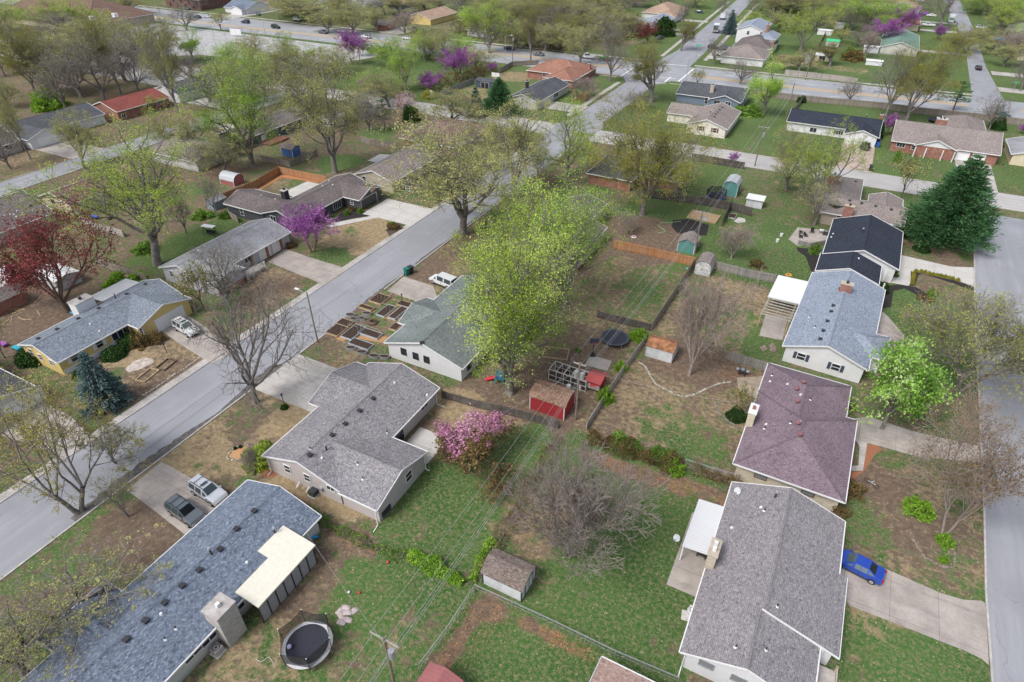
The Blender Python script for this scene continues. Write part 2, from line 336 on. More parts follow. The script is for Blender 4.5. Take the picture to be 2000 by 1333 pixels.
ga=np.clip(ga*1.06+.04+.2*PATCH*np.clip(ga*2.5,0,1),0,1); ta=np.clip(ta+.05+.22*PATCH2*np.clip(ta*2.5,0,1),0,1); oa=np.clip(oa*(1+.5*PATCH2),0,1)
nzz=RNG.normal(0,1,(ny,nx))
me=bpy.data.meshes.new('ground'); nv=nx*ny
co_=np.zeros((nv,3),np.float32); co_[:,0]=X.ravel(); co_[:,1]=Y.ravel()
ii=np.arange(nv).reshape(ny,nx); q=np.stack([ii[:-1,:-1],ii[:-1,1:],ii[1:,1:],ii[1:,:-1]],-1).reshape(-1,4)
def fill(me,co,faces,k):
    me.vertices.add(len(co)); me.vertices.foreach_set('co',np.asarray(co,np.float32).ravel())
    nf=len(faces); me.loops.add(nf*k); me.loops.foreach_set('vertex_index',np.asarray(faces,np.int32).ravel())
    me.polygons.add(nf); me.polygons.foreach_set('loop_start',np.arange(0,nf*k,k,dtype=np.int32))
    me.update(calc_edges=True)
fill(me,co_,q,4)
for nme,ar in (('grass',ga),('straw',ta),('litter',oa)):
    a=me.attributes.new(nme,'FLOAT','POINT'); a.data.foreach_set('value',ar.astype(np.float32).ravel())
def ground_material():
    m,n,b=mat('ground_cover'); o=tc(n)
    def at(k): return nd(n,'Attribute',attribute_name=k).outputs['Fac']
    def sub(s): 
        x=nd(n,'Math',operation='SUBTRACT'); x.inputs[0].default_value=1.0; n.links.new(s,x.inputs[1]); return x.outputs[0]
    def off(s,v):
        x=nd(n,'Math',operation='ADD'); n.links.new(s,x.inputs[0]); x.inputs[1].default_value=v; return x.outputs[0]
    def mul(s,v,a=0):
        x=nd(n,'Math',operation='MULTIPLY_ADD'); n.links.new(s,x.inputs[0]); x.inputs[1].default_value=v; x.inputs[2].default_value=a; return x.outputs[0]
    def cov(src,k,soft,gain=.44,base=.245):   # coverage where noise exceeds 1-k
        t=mul(sub(at(k)),gain,base); return ramp(n,src,t,off(t,soft))
    nA=noise(n,.75,10,.76,o,.4); nB=noise(n,1.3,8,.75,mapped(n,o,(1,1.3,1)),.3); nC=noise(n,1.5,6,.72,o); nf=noise(n,7.5,3,.75,o); nL=noise(n,.08,3,.5,o); nt_=noise(n,2.6,5,.75,o)
    dirt=mix(n,ramp(n,nC,.32,.72),(.095,.072,.056),(.2,.152,.115)); dirt=mix(n,ramp(n,nf,.35,.7),dirt,mix(n,.5,dirt,(.22,.15,.1)))
    tan_=mix(n,ramp(n,nC,.3,.7),(.22,.165,.1),(.4,.31,.19)); tan_=mix(n,ramp(n,nf,.42,.75),tan_,mix(n,.6,tan_,(.14,.11,.06)))
    gr=mix(n,ramp(n,nL,.35,.65),(.032,.1,.022),(.062,.148,.034)); gr=mix(n,ramp(n,nt_,.3,.7),gr,mix(n,.75,gr,(.115,.175,.06))); gr=mix(n,ramp(n,nf,.4,.7),gr,mix(n,.55,gr,(.018,.04,.012)))
    lit=mix(n,ramp(n,nf,.4,.65),(.17,.085,.045),(.42,.24,.13))
    c=mix(n,cov(nB,'straw',.16),dirt,tan_)
    gr=mix(n,ramp(n,noise(n,2.6,7,.8,o),.46,.62),gr,mix(n,.6,gr,(.25,.2,.125)))
    c=mix(n,cov(nA,'grass',.14),c,gr)
    vo=nd(n,'TexVoronoi',feature='F1'); n.links.new(o,vo.inputs['Vector']); vo.inputs['Scale'].default_value=9
    sp=nd(n,'SeparateColor'); n.links.new(vo.outputs['Color'],sp.inputs[0])
    lf=nd(n,'Math',operation='MULTIPLY'); n.links.new(ramp(n,sp.outputs[0],.25,.5),lf.inputs[0]); n.links.new(cov(nC,'litter',.18),lf.inputs[1])
    c=mix(n,lf.outputs[0],c,lit)
    sp2=nd(n,'Math',operation='MULTIPLY'); n.links.new(ramp(n,sp.outputs[1],.93,.97),sp2.inputs[0]); n.links.new(ramp(n,nC,.45,.65),sp2.inputs[1])
    c=mix(n,sp2.outputs[0],c,(.42,.34,.24))
    n.links.new(c,b.inputs['Base Color']); b.inputs['Roughness'].default_value=1; b.inputs['Specular IOR Level'].default_value=.05
    h=nd(n,'Math',operation='ADD'); n.links.new(nf,h.inputs[0]); n.links.new(nC,h.inputs[1])
    bump(n,b,h.outputs[0],.7,.12); return m
GROUND=ground_material(); me.materials.append(GROUND)
tag(put('ground',me),kind='structure')

# ------------------------------------------------------------------ streets and paving (thin sheets, each about 4 mm over the one below)
def struct(name,mb,m): return tag(mb.build(name,m),kind='structure')
def sheet(name,pts,z,m): return struct(name,MB().poly([(x,y,z) for x,y in (pts if sum(pts[i][0]*pts[(i+1)%len(pts)][1]-pts[(i+1)%len(pts)][0]*pts[i][1] for i in range(len(pts)))>0 else pts[::-1])]),m)
sheet('street',[(-69.6,-60),(-60,-60),(-60,150),(-58.5,153),(-58.5,166),(-60,170),(-60,217),(-56,226),(-74,226),(-69.6,217),(-69.6,170),(-71,166),(-71,153),(-69.6,150)],.012,ASPH)
RS=[(23.2,-40),(23.6,30),(24.0,51),(24.6,62),(26.5,110),(27.7,133),(28,150)]
sheet('street',RS+[(x+9.4,y) for x,y in RS[::-1]],.012,ASPH)
sheet('cross_street',[(-420,154.6),(-70,154.6),(60,154.2),(60,163.8),(-420,163.4)],.008,ASPHX)
sheet('street',[(-164.5,-40),(-156.8,-40),(-156.8,156),(-164.5,156)],.016,ASPH)
sheet('avenue',[(-620,222),(-260,222),(-120,222.5),(60,231),(160,236),(160,258),(60,250),(-100,248),(-620,249)],.016,ASPHA)
sheet('street',[(-70,246),(-56,246),(-57,275),(-67,432),(-72,560),(-82,560),(-75.5,432),(-68,275)],.02,ASPH)
sheet('street',[(33.8,247),(42.5,247),(41,300),(42,380),(41.5,450),(38,560),(30,560),(33.8,450),(35.5,400),(36,330)],.02,ASPH)
sheet('street',[(-300,246),(-288,246),(-281,330),(-270,420),(-279,420),(-291,330)],.02,ASPHX)
sheet('sidewalk',[(-620,252),(-100,251.5),(-72,251),(-72,253),(-100,253.2),(-620,253.8)],.006,CONC)
sheet('sidewalk',[(-55,251.2),(34,252.4),(34,254.2),(-55,253)],.006,CONC)
sheet('sidewalk',[(-54.3,262),(-52.8,262),(-61,420),(-62.6,420)],.006,CONC)
sheet('sidewalk',[(-71.2,262),(-69.8,262),(-77.4,420),(-78.8,420)],.006,CONC)
sheet('sidewalk',[(-71,0),(-69.75,0),(-69.75,151),(-71,151)],.006,CONC)
sheet('sidewalk',[(-72.5,172),(-71,172),(-71,216),(-72.5,216)],.006,CONC)
sheet('parking_lot',[(-330,168),(-250,168),(-232,180),(-196,184),(-174,196),(-168,214),(-200,219),(-330,219)],.008,concrete('parking_surface',(.45,.45,.45),6.,.3))
sheet('parking_lot',[(-330,140),(-186,140),(-176,158),(-330,166)],.004,concrete('drive_surface',(.42,.41,.4),7.,.3))
sheet('grass_strip',[(-330,219.2),(-176,219.2),(-176,221.5),(-330,221.5)],.03,plain('verge_grass',(.07,.13,.035),.95,var=.4,scale=2))
k_=MB()
for x0,x1,y0,y1 in ((-69.75,-69.6,0,150),(-60,-59.8,-20,40.2),(-60,-59.8,48.9,57.5),(-60,-59.8,69,150),(-59.8,20,154.2,154.45),(-59.8,26,163.5,163.75),(-160,-71,154.2,154.45),(-160,-71,163.5,163.75)): k_.box(x0,x1,y0,y1,-.02,.11)
for i in range(len(RS)-1):
    if RS[i+1][1]<=30 : continue
    k_.beam((*RS[i],.04),(*RS[i+1],.04),.18,.14)
for a,b_ in (((-56,222.0),(20,228.8)),((-118,222.3),(-75,222.1)),((-54,249.5),(33,249.2)),((-620,249.3),(-76,248.3)),((-164.6,0),(-164.6,150)),((-156.7,0),(-156.7,150))): k_.beam((*a,.05),(*b_,.05),.2,.14)
struct('kerb',k_,CONCST)
mk=MB()
def stripe(a,b,wd,z=.022):
    a=np.array(a,float);b=np.array(b,float);d=b-a;d/=np.linalg.norm(d);p=np.array((-d[1],d[0]))*wd/2
    mk.poly([(*(a-p),z),(*(b-p),z),(*(b+p),z),(*(a+p),z)])
def along(u): return np.interp(u,[-620,-256,-120,-22,25,160],[231,231,236.6,233.6+2.6,238.4,245])
for off in (-.9,.9):
    for x0,x1 in ((-620,-78),(-50,32),(46,150)):
        pts=np.linspace(x0,x1,14)
        for i in range(13): stripe((pts[i],along(pts[i])+off),(pts[i+1],along(pts[i+1])+off),.55)
struct('road_marking',mk,YELLOWP); mk=MB()
for off in (-6.6,6.2):
    for x in np.arange(-330,120,9.):
        if -80<x<-48: continue
        stripe((x,along(x)+off),(x+3,along(x+3)+off),.2)
stripe((-58,223.5),(-58,231),.5); stripe((-70,228.5),(-56,229.5),.35);stripe((-74,223.8),(-74,247),.5); stripe((-54,226),(-54,247),.5); stripe((-66,249.5),(-57.5,250.3),.5); stripe((-70,220.8),(-57,221.3),.35)
struct('road_marking',mk,WHITEP)
# dark silt washed into the gutter along the east side of the street, and tar lines along the lanes
sm=MB(); rr=random.Random(3)
pts=[]; y=16
while y<46: pts.append((-60-.35-1.2*abs(sin((y-16)*.13+.7))*rr.uniform(.7,1.1),y)); y+=.5
sm.poly([(x,y,.018) for x,y in pts[::-1]]+[(-60.02,16,.018),(-60.02,46,.018)])
pts=[]; y=56
while y<140: pts.append((-60-.15-.45*abs(sin(y*.21))*rr.uniform(.5,1.2),y)); y+=.7
sm.poly([(x,y,.018) for x,y in pts[::-1]]+[(-60.02,56,.018),(-60.02,140,.018)])
struct('gutter_silt',sm,plain('gutter_dirt',(.12,.11,.105),.95,var=.4,scale=2))
tm=MB()
for x,y0,y1 in ((-64.4,24,46),(-62.7,26,44),(-65.0,50,66),(-66.8,54,60)):
    for i in range(8):
        a=y0+(y1-y0)*i/8;b=y0+(y1-y0)*(i+1)/8; tm.poly([(x-.04+.03*sin(a),a,.017),(x+.04+.03*sin(a),a,.017),(x+.04+.03*sin(b),b,.017),(x-.04+.03*sin(b),b,.017)])
struct('tar_line',tm,plain('tar',(.14,.14,.145),.8))

def pave(name,pts,m,z=.02): return sheet(name,[P(*p) for p in pts],z,m)
def dw(x0,x1,y0,y1,m,z=.02): return sheet('driveway',[(x0,y0),(x1,y0),(x1,y1),(x0,y1)],z,m)
dw(-59.95,-48.9,40.4,48.9,CONC)
pave('driveway',[(316,902),(385,941),(480,1000),(400,1075),(304,1000),(262,968),(247,958)],CONCOLD)
pave('driveway',[T(5,1110,810),T(5,1330,880),T(5,1380,1010),T(5,1240,1010),T(5,985,920)],CONCOLD)
dw(-69.65,-82,90.8,99.4,CONCW)
pave('walkway',[T(5,880,350),T(5,920,368),T(5,760,400),T(5,640,425),T(5,560,440),T(5,520,430),T(5,590,405),T(5,720,380),T(5,820,365)],CONCW,.024)
pave('driveway',[T(5,220,600),T(5,400,665),T(5,625,732),T(5,690,762),T(5,515,885),T(5,425,835),T(5,90,700)],CONCOLD)
pave('driveway',[(300,636),(352,606),(402,640),(450,690),(415,712),(395,700),(345,668)],CONCOLD)
pave('driveway',[(0,790),(60,770),(140,815),(180,850),(120,890),(60,870),(0,850)],CONCOLD)
pave('driveway',[(1640,1090),(1715,1105),(1838,1159),(1882,1172),(1917,1174),(1926,1180),(1931,1300),(1918,1288),(1883,1271),(1852,1259),(1659,1183),(1640,1150)],CONCOLD)
pave('driveway',[(1668,818),(1696,814),(1780,842),(1912,872),(1914,905),(1790,892),(1719,872),(1668,860)],CONCOLD)
pave('walkway',[T(11,735,770),T(11,822,792),T(11,790,1000),T(11,690,1000),T(11,700,965),T(11,755,960),T(11,765,820)],CONC,.024)
pave('driveway',[T(7,1040,640),T(7,1450,735),T(7,1622,742),T(7,1628,890),T(7,1480,830),T(7,1180,762),T(7,1150,860),T(7,1130,880),T(7,990,855),T(7,1000,740)],CONCW)
pave('driveway',[T(7,870,1060),T(7,950,1080),T(7,1100,1250),T(7,1090,1400),T(7,860,1400)],CONCOLD)
dw(1.2,8.8,163.6,183.6,concrete('rusty_concrete',(.5,.4,.33),4.,.3))
dw(26.5,34,163.6,182.5,CONC); dw(-180.2,-164.3,83,91.5,CONCOLD); dw(-156.6,-131.5,117,121,CONC); dw(-182,-164.4,130,137,CONC)
dw(-46,-54,266,272,CONC); dw(-33,-55,279,284,CONC); dw(-86,-70,306,312,CONC); dw(-86,-73,345,350,CONC); dw(-51,-60,318,322,CONC)
dw(18.5,36,318,323,CONC); dw(19.5,36,370,375,CONC); dw(42,52,287,293,CONC); dw(41.8,60,262,268,CONC); dw(20,36,396,400,CONC); dw(-199,-188,250,268,CONC)
dw(-300,-292,246,262,CONC,.024); dw(-82,-70,176,184,CONC)
sheet('patio',[(-36.1,39.9),(-31.9,39.9),(-31.9,44.6),(-36.1,44.6)],.02,CONCW)
pave('patio',[T(5,200,180),T(5,385,95),T(5,475,115),T(5,290,215)],CONCW); pave('patio',[T(1,838,1210),T(1,930,1160),T(1,1015,1165),T(1,925,1225)],CONCW)
pave('patio',[T(7,60,1090),T(7,225,1125),T(7,185,1290),T(7,10,1255)],CONCOLD); pave('patio',[T(7,300,440),T(7,550,470),T(7,500,570),T(7,300,580),T(7,230,530)],CONCOLD)
sheet('patio',[(-3.0,37.6),(0.3,37.6),(0.3,47.2),(-3.0,47.2)],.02,CONCOLD)
pave('patio',[T(10,1690,300),T(10,1890,290),T(10,1880,480),T(10,1700,400)],concrete('tan_paving',(.42,.35,.27),1.,.3))
pave('patio',[T(10,590,130),T(10,750,175),T(10,715,250),T(10,545,205)],CONCOLD)
pave('garden_bed',[T(5,570,390),T(5,640,330),T(5,800,310),T(5,885,350),T(5,720,375),T(5,600,405)],BLKMULCH,.016)
pave('garden_bed',[T(5,980,460),T(5,1010,400),T(5,1090,410),T(5,1100,450),T(5,1000,510)],plain('brown_bed',(.09,.07,.055),.95,var=.3),.016)
pave('garden_bed',[(1314,430),(1345,428),(1385,440),(1380,460),(1350,462),(1322,455),(1312,444)],BLKMULCH)
pave('garden_bed',[T(7,890,1060),T(7,900,950),T(7,960,880),T(7,1060,870),T(7,1190,890),T(7,1300,960),T(7,1200,950),T(7,1100,900),T(7,1020,920),T(7,1000,1040)],BLKMULCH,.016)
pave('garden_bed',[T(7,1150,770),T(7,1480,840),T(7,1620,890),T(7,1620,920),T(7,1470,862),T(7,1240,790),T(7,1205,800),T(7,1180,880),T(7,1145,880)],BLKMULCH,.028)
pave('garden_bed',[T(7,290,590),T(7,380,600),T(7,470,640),T(7,440,780),T(7,400,770),T(7,360,660),T(7,300,620)],BLKMULCH,.016)
pave('garden_bed',[T(9,20,1000),T(9,140,900),T(9,165,1010),T(9,130,1055),T(9,60,1045)],plain('red_mulch',(.3,.13,.07),.95,var=.3,scale=8),.016)
pave('garden_bed',[T(5,20,145),T(5,190,45),T(5,330,60),T(5,480,95),T(5,470,108),T(5,340,85),T(5,195,65),T(5,30,160)],plain('cedar_mulch',(.45,.2,.09),.95,var=.3,scale=8),.016)
pave('garden_bed',[T(4,1690,235),T(4,2000,85),T(4,2000,105),T(4,1700,250)],_pl['cedar_mulch'],.016)
pave('garden_bed',[T(11,820,800),T(11,900,805),T(11,930,840),T(11,880,880),T(11,800,1000),T(11,700,1080),T(11,690,1010),T(11,790,1000)],_pl['red_mulch'],.016)

# ------------------------------------------------------------------ houses
def hit(px,py,axis,val):
    d=ray(px,py); i=0 if axis=='x' else 1
    t=val/d[i] if abs(d[i])>1e-9 else 0
    return (d[0]*t,d[1]*t,CAM_H+d[2]*t)
class House:
    """blocks: (x0,x1,y0,y1, ridge axis, end at low side, end at high side, eave height, pitch); ends: g gable, h hip, v valley into a bigger roof"""
    def __init__(s,name,label,cat,blocks,roof,wall,trim=None,yaw=0,gable=None,ov=.45,group=None):
        s.b=[tuple(b)+(2.5,.33,'')[len(b)-7:] for b in blocks]
        s.cx=sum(b[0]+b[1] for b in s.b)/2/len(s.b); s.cy=sum(b[2]+b[3] for b in s.b)/2/len(s.b); s.org=(s.cx,s.cy,0)
        s.ov=ov; s.trim=trim or WHITE; s.wallm=wall; s.roofm=roof
        s.root=thing(name,label,cat,s.org,R(-yaw),group); s.yaw=R(-yaw); s.n=0
        rf=MB(s.org); fa=MB(s.org); wl=MB(s.org); gb=[] if gable else None
        for i,b in enumerate(s.b): s.block(i,b,rf,fa,wl,gb)
        s.roof=rf.build('roof',[roof,CAPS.get(roof.name,roof)],s.root); fa.build('fascia',s.trim,s.root); s.walls=wl.build('wall',wall,s.root)
        for g_ in gb or []: g_.build('gable',gable,s.root)
    def block(s,i,b,rf,fa,wl,gb):
        x0,x1,y0,y1,ax,e0,e1,ez,pit,skip=b
        if ax=='x': a0,a1,b0,b1=x0,x1,y0,y1; W=lambda a,c,z:(a,c,z)
        else: a0,a1,b0,b1=y0,y1,x0,x1; W=lambda a,c,z:(c,a,z)
        hf=(b1-b0)/2; bm=(b0+b1)/2; rz=ez+hf*pit
        of={'g':0,'b':0,'h':hf,'v':-hf-.1}
        r0=a0+of[e0]; r1=a1-of[e1]
        if r0>r1: r0=r1=(r0+r1)/2
        fl=(lambda f: f) if ax=='x' else (lambda f: f[::-1])
        th=.13
        def P3(pts,mb,mi=0): mb.poly(fl(pts),mi)
        P3([W(a0,b0,ez),W(a1,b0,ez),W(r1,bm,rz),W(r0,bm,rz)],rf); P3([W(a1,b1,ez),W(a0,b1,ez),W(r0,bm,rz),W(r1,bm,rz)],rf)
        P3([W(r0,bm,rz-th),W(r1,bm,rz-th),W(a1,b0,ez-th),W(a0,b0,ez-th)],rf); P3([W(r1,bm,rz-th),W(r0,bm,rz-th),W(a0,b1,ez-th),W(a1,b1,ez-th)],rf)
        if e0=='h': P3([W(a0,b1,ez),W(a0,b0,ez),W(r0,bm,rz)],rf)
        if e1=='h': P3([W(a1,b0,ez),W(a1,b1,ez),W(r1,bm,rz)],rf)
        # ridge cap
        d=.12
        if r1-r0>.5:
            P3([W(r0,bm-.16,rz-.16*pit+.025),W(r1,bm-.16,rz-.16*pit+.025),W(r1,bm,rz+.03),W(r0,bm,rz+.03)],rf,1); P3([W(r1,bm+.16,rz-.16*pit+.025),W(r0,bm+.16,rz-.16*pit+.025),W(r0,bm,rz+.03),W(r1,bm,rz+.03)],rf,1)
        for a,e,r in ((a0,e0,r0),(a1,e1,r1)):
            if e=='h':
                for c in (b0,b1): rf.beam(W(a,c,ez+.01),W(r,bm,rz+.01),.24,.05,1)
        # fascia and gutter along eaves, barge boards on rakes
        for c,sg in ((b0,-1),(b1,1)):
            if ('-' if sg<0 else '+') not in skip: fa.beam(W(a0,c+sg*.05,ez-.06),W(a1,c+sg*.05,ez-.06),.1,.17)
        for a,e,sg in ((a0,e0,-1),(a1,e1,1)):
            if e=='g':
                for c in (b0,b1): fa.beam(W(a+sg*.03,c,ez-.05),W(a+sg*.03,bm,rz-.05),.06,.2)
            elif e=='h': fa.beam(W(a+sg*.05,b0,ez-.06),W(a+sg*.05,b1,ez-.06),.1,.17)
        # walls
        o=s.ov; j=.004*i
        A0=a0+(0 if e0 in 'vb' else (o if e0=='h' else .3))+j; A1=a1-(0 if e1 in 'vb' else (o if e1=='h' else .3))-j; B0=b0+o+j; B1=b1-o-j
        zt=ez+o*pit-th; za=rz-th
        if not hasattr(s,'wr'): s.wr=[]
        s.wr.append((A0,A1,B0,B1,ax))
        P3([W(A0,B0,0),W(A1,B0,0),W(A1,B0,zt),W(A0,B0,zt)],wl); P3([W(A1,B1,0),W(A0,B1,0),W(A0,B1,zt),W(A1,B1,zt)],wl)
        for A,e,f in ((A0,e0,1),(A1,e1,-1)):
            q=[W(A,B1,0),W(A,B0,0),W(A,B0,zt),W(A,B1,zt)]; P3(q[::f],wl)
            if e!='h':
                q=[W(A,B1,zt),W(A,B0,zt),W(A,bm,za)]; g_=wl
                if gb is not None: g_=MB(s.org); gb.append(g_)
                P3(q[::f],g_)
    def plane(s,side,bi):
        A0,A1,B0,B1,ax=s.wr[bi]
        X0,X1,Y0,Y1=(A0,A1,B0,B1) if ax=='x' else (B0,B1,A0,A1)
        return {'S':('y',Y0,-1),'N':('y',Y1,1),'W':('x',X0,-1),'E':('x',X1,1)}[side]
    def where(s,side,bi,px,py):
        ax,v,sg=s.plane(side,bi); p=hit(px,py,ax,v); return (p[0] if ax=='y' else p[1]), p[2], ax, v, sg
    def slab(s,mb,ax,v,sg,u0,u1,z0,z1,d0,d1,mi=0):
        lo,hi=sorted((v+sg*d0,v+sg*d1))
        if ax=='y': mb.box(u0,u1,lo,hi,z0,z1,mi)
        else: mb.box(lo,hi,u0,u1,z0,z1,mi)
    def window(s,side,bi,px,py,wd=1.0,ht=1.1,frame=None,z=None,panes=2,shutters=None,u=None):
        if u is None: u,zc,ax,v,sg=s.where(side,bi,px,py)
        else: ax,v,sg=s.plane(side,bi); zc=z
        z=zc if z is None else z
        z=max(ht/2+.5,min(z,2.35-ht/2)) if bi>=0 and s.b[bi][7]<3.5 else z
        m=MB(s.org); t=.08; u0,u1,z0,z1=u-wd/2,u+wd/2,z-ht/2,z+ht/2
        for q in ((u0-t,u1+t,z0-t,z0),(u0-t,u1+t,z1,z1+t),(u0-t,u0,z0,z1),(u1,u1+t,z0,z1)): s.slab(m,ax,v,sg,*q,-.02,.07)
        for k in range(1,panes): 
            if wd>ht*1.1:
                c=u0+wd*k/panes; s.slab(m,ax,v,sg,c-.035,c+.035,z0,z1,-.02,.055)
            else:
                c=z0+ht*k/panes; s.slab(m,ax,v,sg,u0,u1,c-.035,c+.035,-.02,.055)
        f=m.build('window',frame or WHITE,s.root)
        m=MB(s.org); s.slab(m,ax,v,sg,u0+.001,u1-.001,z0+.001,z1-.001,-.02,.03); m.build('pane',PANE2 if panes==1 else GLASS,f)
        if shutters:
            for c in (u0-t-.24,u1+t+.24):
                m=MB(s.org); s.slab(m,ax,v,sg,c-.2,c+.2,z0-.05,z1+.05,-.02,.05); m.build('shutter',shutters,s.root)
        return f
    def door(s,side,bi,px,py,wd=.95,ht=2.05,m=None,name='door',grooves=0):
        u,_,ax,v,sg=s.where(side,bi,px,py); mm=m or WHITE
        b=MB(s.org); s.slab(b,ax,v,sg,u-wd/2,u+wd/2,.05,ht,-.02,.05)
        if grooves:
            for k in range(grooves): 
                zz=.05+(ht-.05)*(k+.08)/grooves; s.slab(b,ax,v,sg,u-wd/2+.06,u+wd/2-.06,zz,zz+(ht-.05)/grooves*.84,.0,.065)
        d=b.build(name,mm,s.root)
        if not grooves:
            b=MB(s.org); s.slab(b,ax,v,sg,u+wd*.34,u+wd*.42,.98,1.08,.05,.1); b.build('handle',GREYMETAL,d)
        t=.09; b=MB(s.org)
        for q in ((u-wd/2-t,u-wd/2,.02,ht+t),(u+wd/2,u+wd/2+t,.02,ht+t),(u-wd/2,u+wd/2,ht,ht+t)): s.slab(b,ax,v,sg,*q,-.02,.07)
        b.build('door_frame',s.trim,s.root); return d
    def roof_z(s,x,y):
        z=0
        for x0,x1,y0,y1,ax,e0,e1,ez,pit,_ in s.b:
            if x0<=x<=x1 and y0<=y<=y1:
                d=min(x-x0,x1-x) if ax=='y' else min(y-y0,y1-y)
                for c,lo,hi,a in ((e0,1,0,0),(e1,0,1,1)):
                    if c=='h': d=min(d,((y-y0) if a==0 else (y1-y)) if ax=='y' else ((x-x0) if a==0 else (x1-x)))
                z=max(z,ez+d*pit)
        return z
    def on_roof(s,px,py):
        z=3.6
        for _ in range(8):
            x,y=P(px,py,z); r=s.roof_z(x,y); z=r if r else z
        return x,y,z
    def vent(s,px,py,kind='box'):
        x,y,z=s.on_roof(px,py); m=MB(s.org)
        if kind=='box':
            m.box(x-.2,x+.2,y-.2,y+.2,z-.12,z+.16); m.box(x-.25,x+.25,y-.25,y+.25,z+.16,z+.2); m.build('roof_vent',DARK,s.root)
        elif kind=='pipe':
            m.cyl((x,y,z-.1),(x,y,z+.4),.06,n=8); f=m.build('vent_pipe',PIPE,s.root); m=MB(s.org); m.cyl((x,y,z-.1),(x,y,z+.1),.2,.08,n=10); m.build('boot',WHITE,f)
        elif kind=='flue':
            m.cyl((x,y,z-.1),(x,y,z+.75),.09,n=10); f=m.build('flue',PIPE,s.root); m=MB(s.org); m.cyl((x,y,z+.75),(x,y,z+.95),.17,.12,n=10); m.build('cap',GREYMETAL,f)
        elif kind=='turbine':
            m.cyl((x,y,z-.1),(x,y,z+.25),.16,n=10); f=m.build('turbine_vent',s.ventm if hasattr(s,'ventm') else GREYMETAL,s.root); m=MB(s.org); m.lathe([(.16,0),(.27,.08),(.29,.2),(.2,.32),(.0,.37)],12,(x,y,z+.22)); m.build('turbine',s.ventm if hasattr(s,'ventm') else GREYMETAL,f)
        elif kind=='low':
            m.cyl((x,y,z-.1),(x,y,z+.12),.17,.12,n=10); m.build('roof_vent',WHITE,s.root)
    def chimney(s,x0,x1,y0,y1,z1,m,z0=0,flues=1,cap=None,pots=None):
        b=MB(s.org); b.box(x0,x1,y0,y1,z0,z1); c=b.build('chimney',m,s.root)
        b=MB(s.org); b.box(x0-.08,x1+.08,y0-.08,y1+.08,z1,z1+.12); b.build('chimney_cap',cap or CONCST,c)
        for k in range(flues):
            x=(x0+x1)/2 if x1-x0<y1-y0 else x0+(x1-x0)*(k+1)/(flues+1); y=(y0+y1)/2 if x1-x0>=y1-y0 else y0+(y1-y0)*(k+1)/(flues+1)
            b=MB(s.org); b.box(x-.17,x+.17,y-.17,y+.17,z1+.12,z1+.5); b.build('flue',pots or DARK,c)
    def downspout(s,x,y,z=2.4,dx=0,dy=0):
        b=MB(s.org); b.box(x-.045,x+.045,y-.045,y+.045,.1,z); b.beam((x,y,.12),(x+dx,y+dy,.08),.09,.08); b.build('downspout',s.trim,s.root)
    def slopeslab(s,name,x0,x1,y0,y1,zA,zB,ax,m,th=.12,posts=(),pm=None,parent=None):
        b=MB(s.org); 
        za=lambda x,y:(zA+(zB-zA)*((x-x0)/(x1-x0) if ax=='x' else (y-y0)/(y1-y0)))
        c=[(x0,y0),(x1,y0),(x1,y1),(x0,y1)]
        b.add([(x,y,za(x,y)-th) for x,y in c]+[(x,y,za(x,y)) for x,y in c],[(3,2,1,0),(4,5,6,7),(0,1,5,4),(1,2,6,5),(2,3,7,6),(3,0,4,7)])
        f=b.build(name,m,s.root)
        for x,y in posts:
            b=MB(s.org); b.box(x-.06,x+.06,y-.06,y+.06,0,za(x,y)-th); b.build('post',pm or s.trim,s.root)
        return f
    def ac(s,x,y): pass

SH_H1=shingle('brown_grey_shingle',(.16,.158,.178),(.275,.268,.295),(.335,.3,.29),.1)
SH_BLUE=shingle('blue_grey_shingle',(.095,.12,.168),(.18,.213,.275),(.245,.282,.345),.07); SH_LBLUE=shingle('pale_blue_shingle',(.2,.235,.295),(.29,.33,.4),(.34,.38,.46),.08)
SH_W1=shingle('mid_blue_shingle',(.14,.165,.2),(.22,.25,.29),(.26,.29,.34),.08); SH_NAVY=shingle('navy_shingle',(.025,.03,.045),(.042,.05,.07),(.05,.058,.08),.1); SH_R1=shingle('grey_mauve_shingle',(.2,.185,.2),(.27,.25,.265),(.31,.29,.3),.06)
SH_MAUVE=shingle('mauve_shingle',(.18,.135,.165),(.215,.163,.192),(.24,.187,.215),.16); SH_GREY=shingle('weathered_grey_shingle',(.24,.245,.26),(.31,.31,.33),(.36,.36,.38),.25)
SH_BRN=shingle('brown_shingle',(.12,.1,.1),(.17,.145,.145),(.21,.18,.17),.2); SH_TAUPE=shingle('taupe_shingle',(.19,.16,.15),(.28,.24,.225),(.33,.29,.27),.12)
SH_RED=shingle('red_shingle',(.2,.06,.05),(.25,.075,.065),(.28,.1,.08),.15); SH_GREEN=shingle('grey_green_shingle',(.15,.175,.172),(.19,.215,.21),(.22,.245,.24),.22)
SH_DK=shingle('charcoal_shingle',(.06,.065,.075),(.1,.105,.115),(.13,.135,.15),.18); SH_RUST=shingle('russet_shingle',(.25,.12,.085),(.33,.17,.125),(.36,.2,.15),.15); SH_MAR=shingle('maroon_shingle',(.15,.075,.08),(.19,.1,.105),(.22,.13,.13),.15)
SH_TGREEN=shingle('green_shingle',(.13,.22,.18),(.17,.27,.22),(.2,.3,.25),.1); SH_TAN=shingle('tan_shingle',(.32,.22,.16),(.4,.28,.21),(.44,.33,.25),.12); SH_PINK=shingle('pink_tan_shingle',(.36,.24,.2),(.44,.31,.26),(.48,.36,.31),.1)
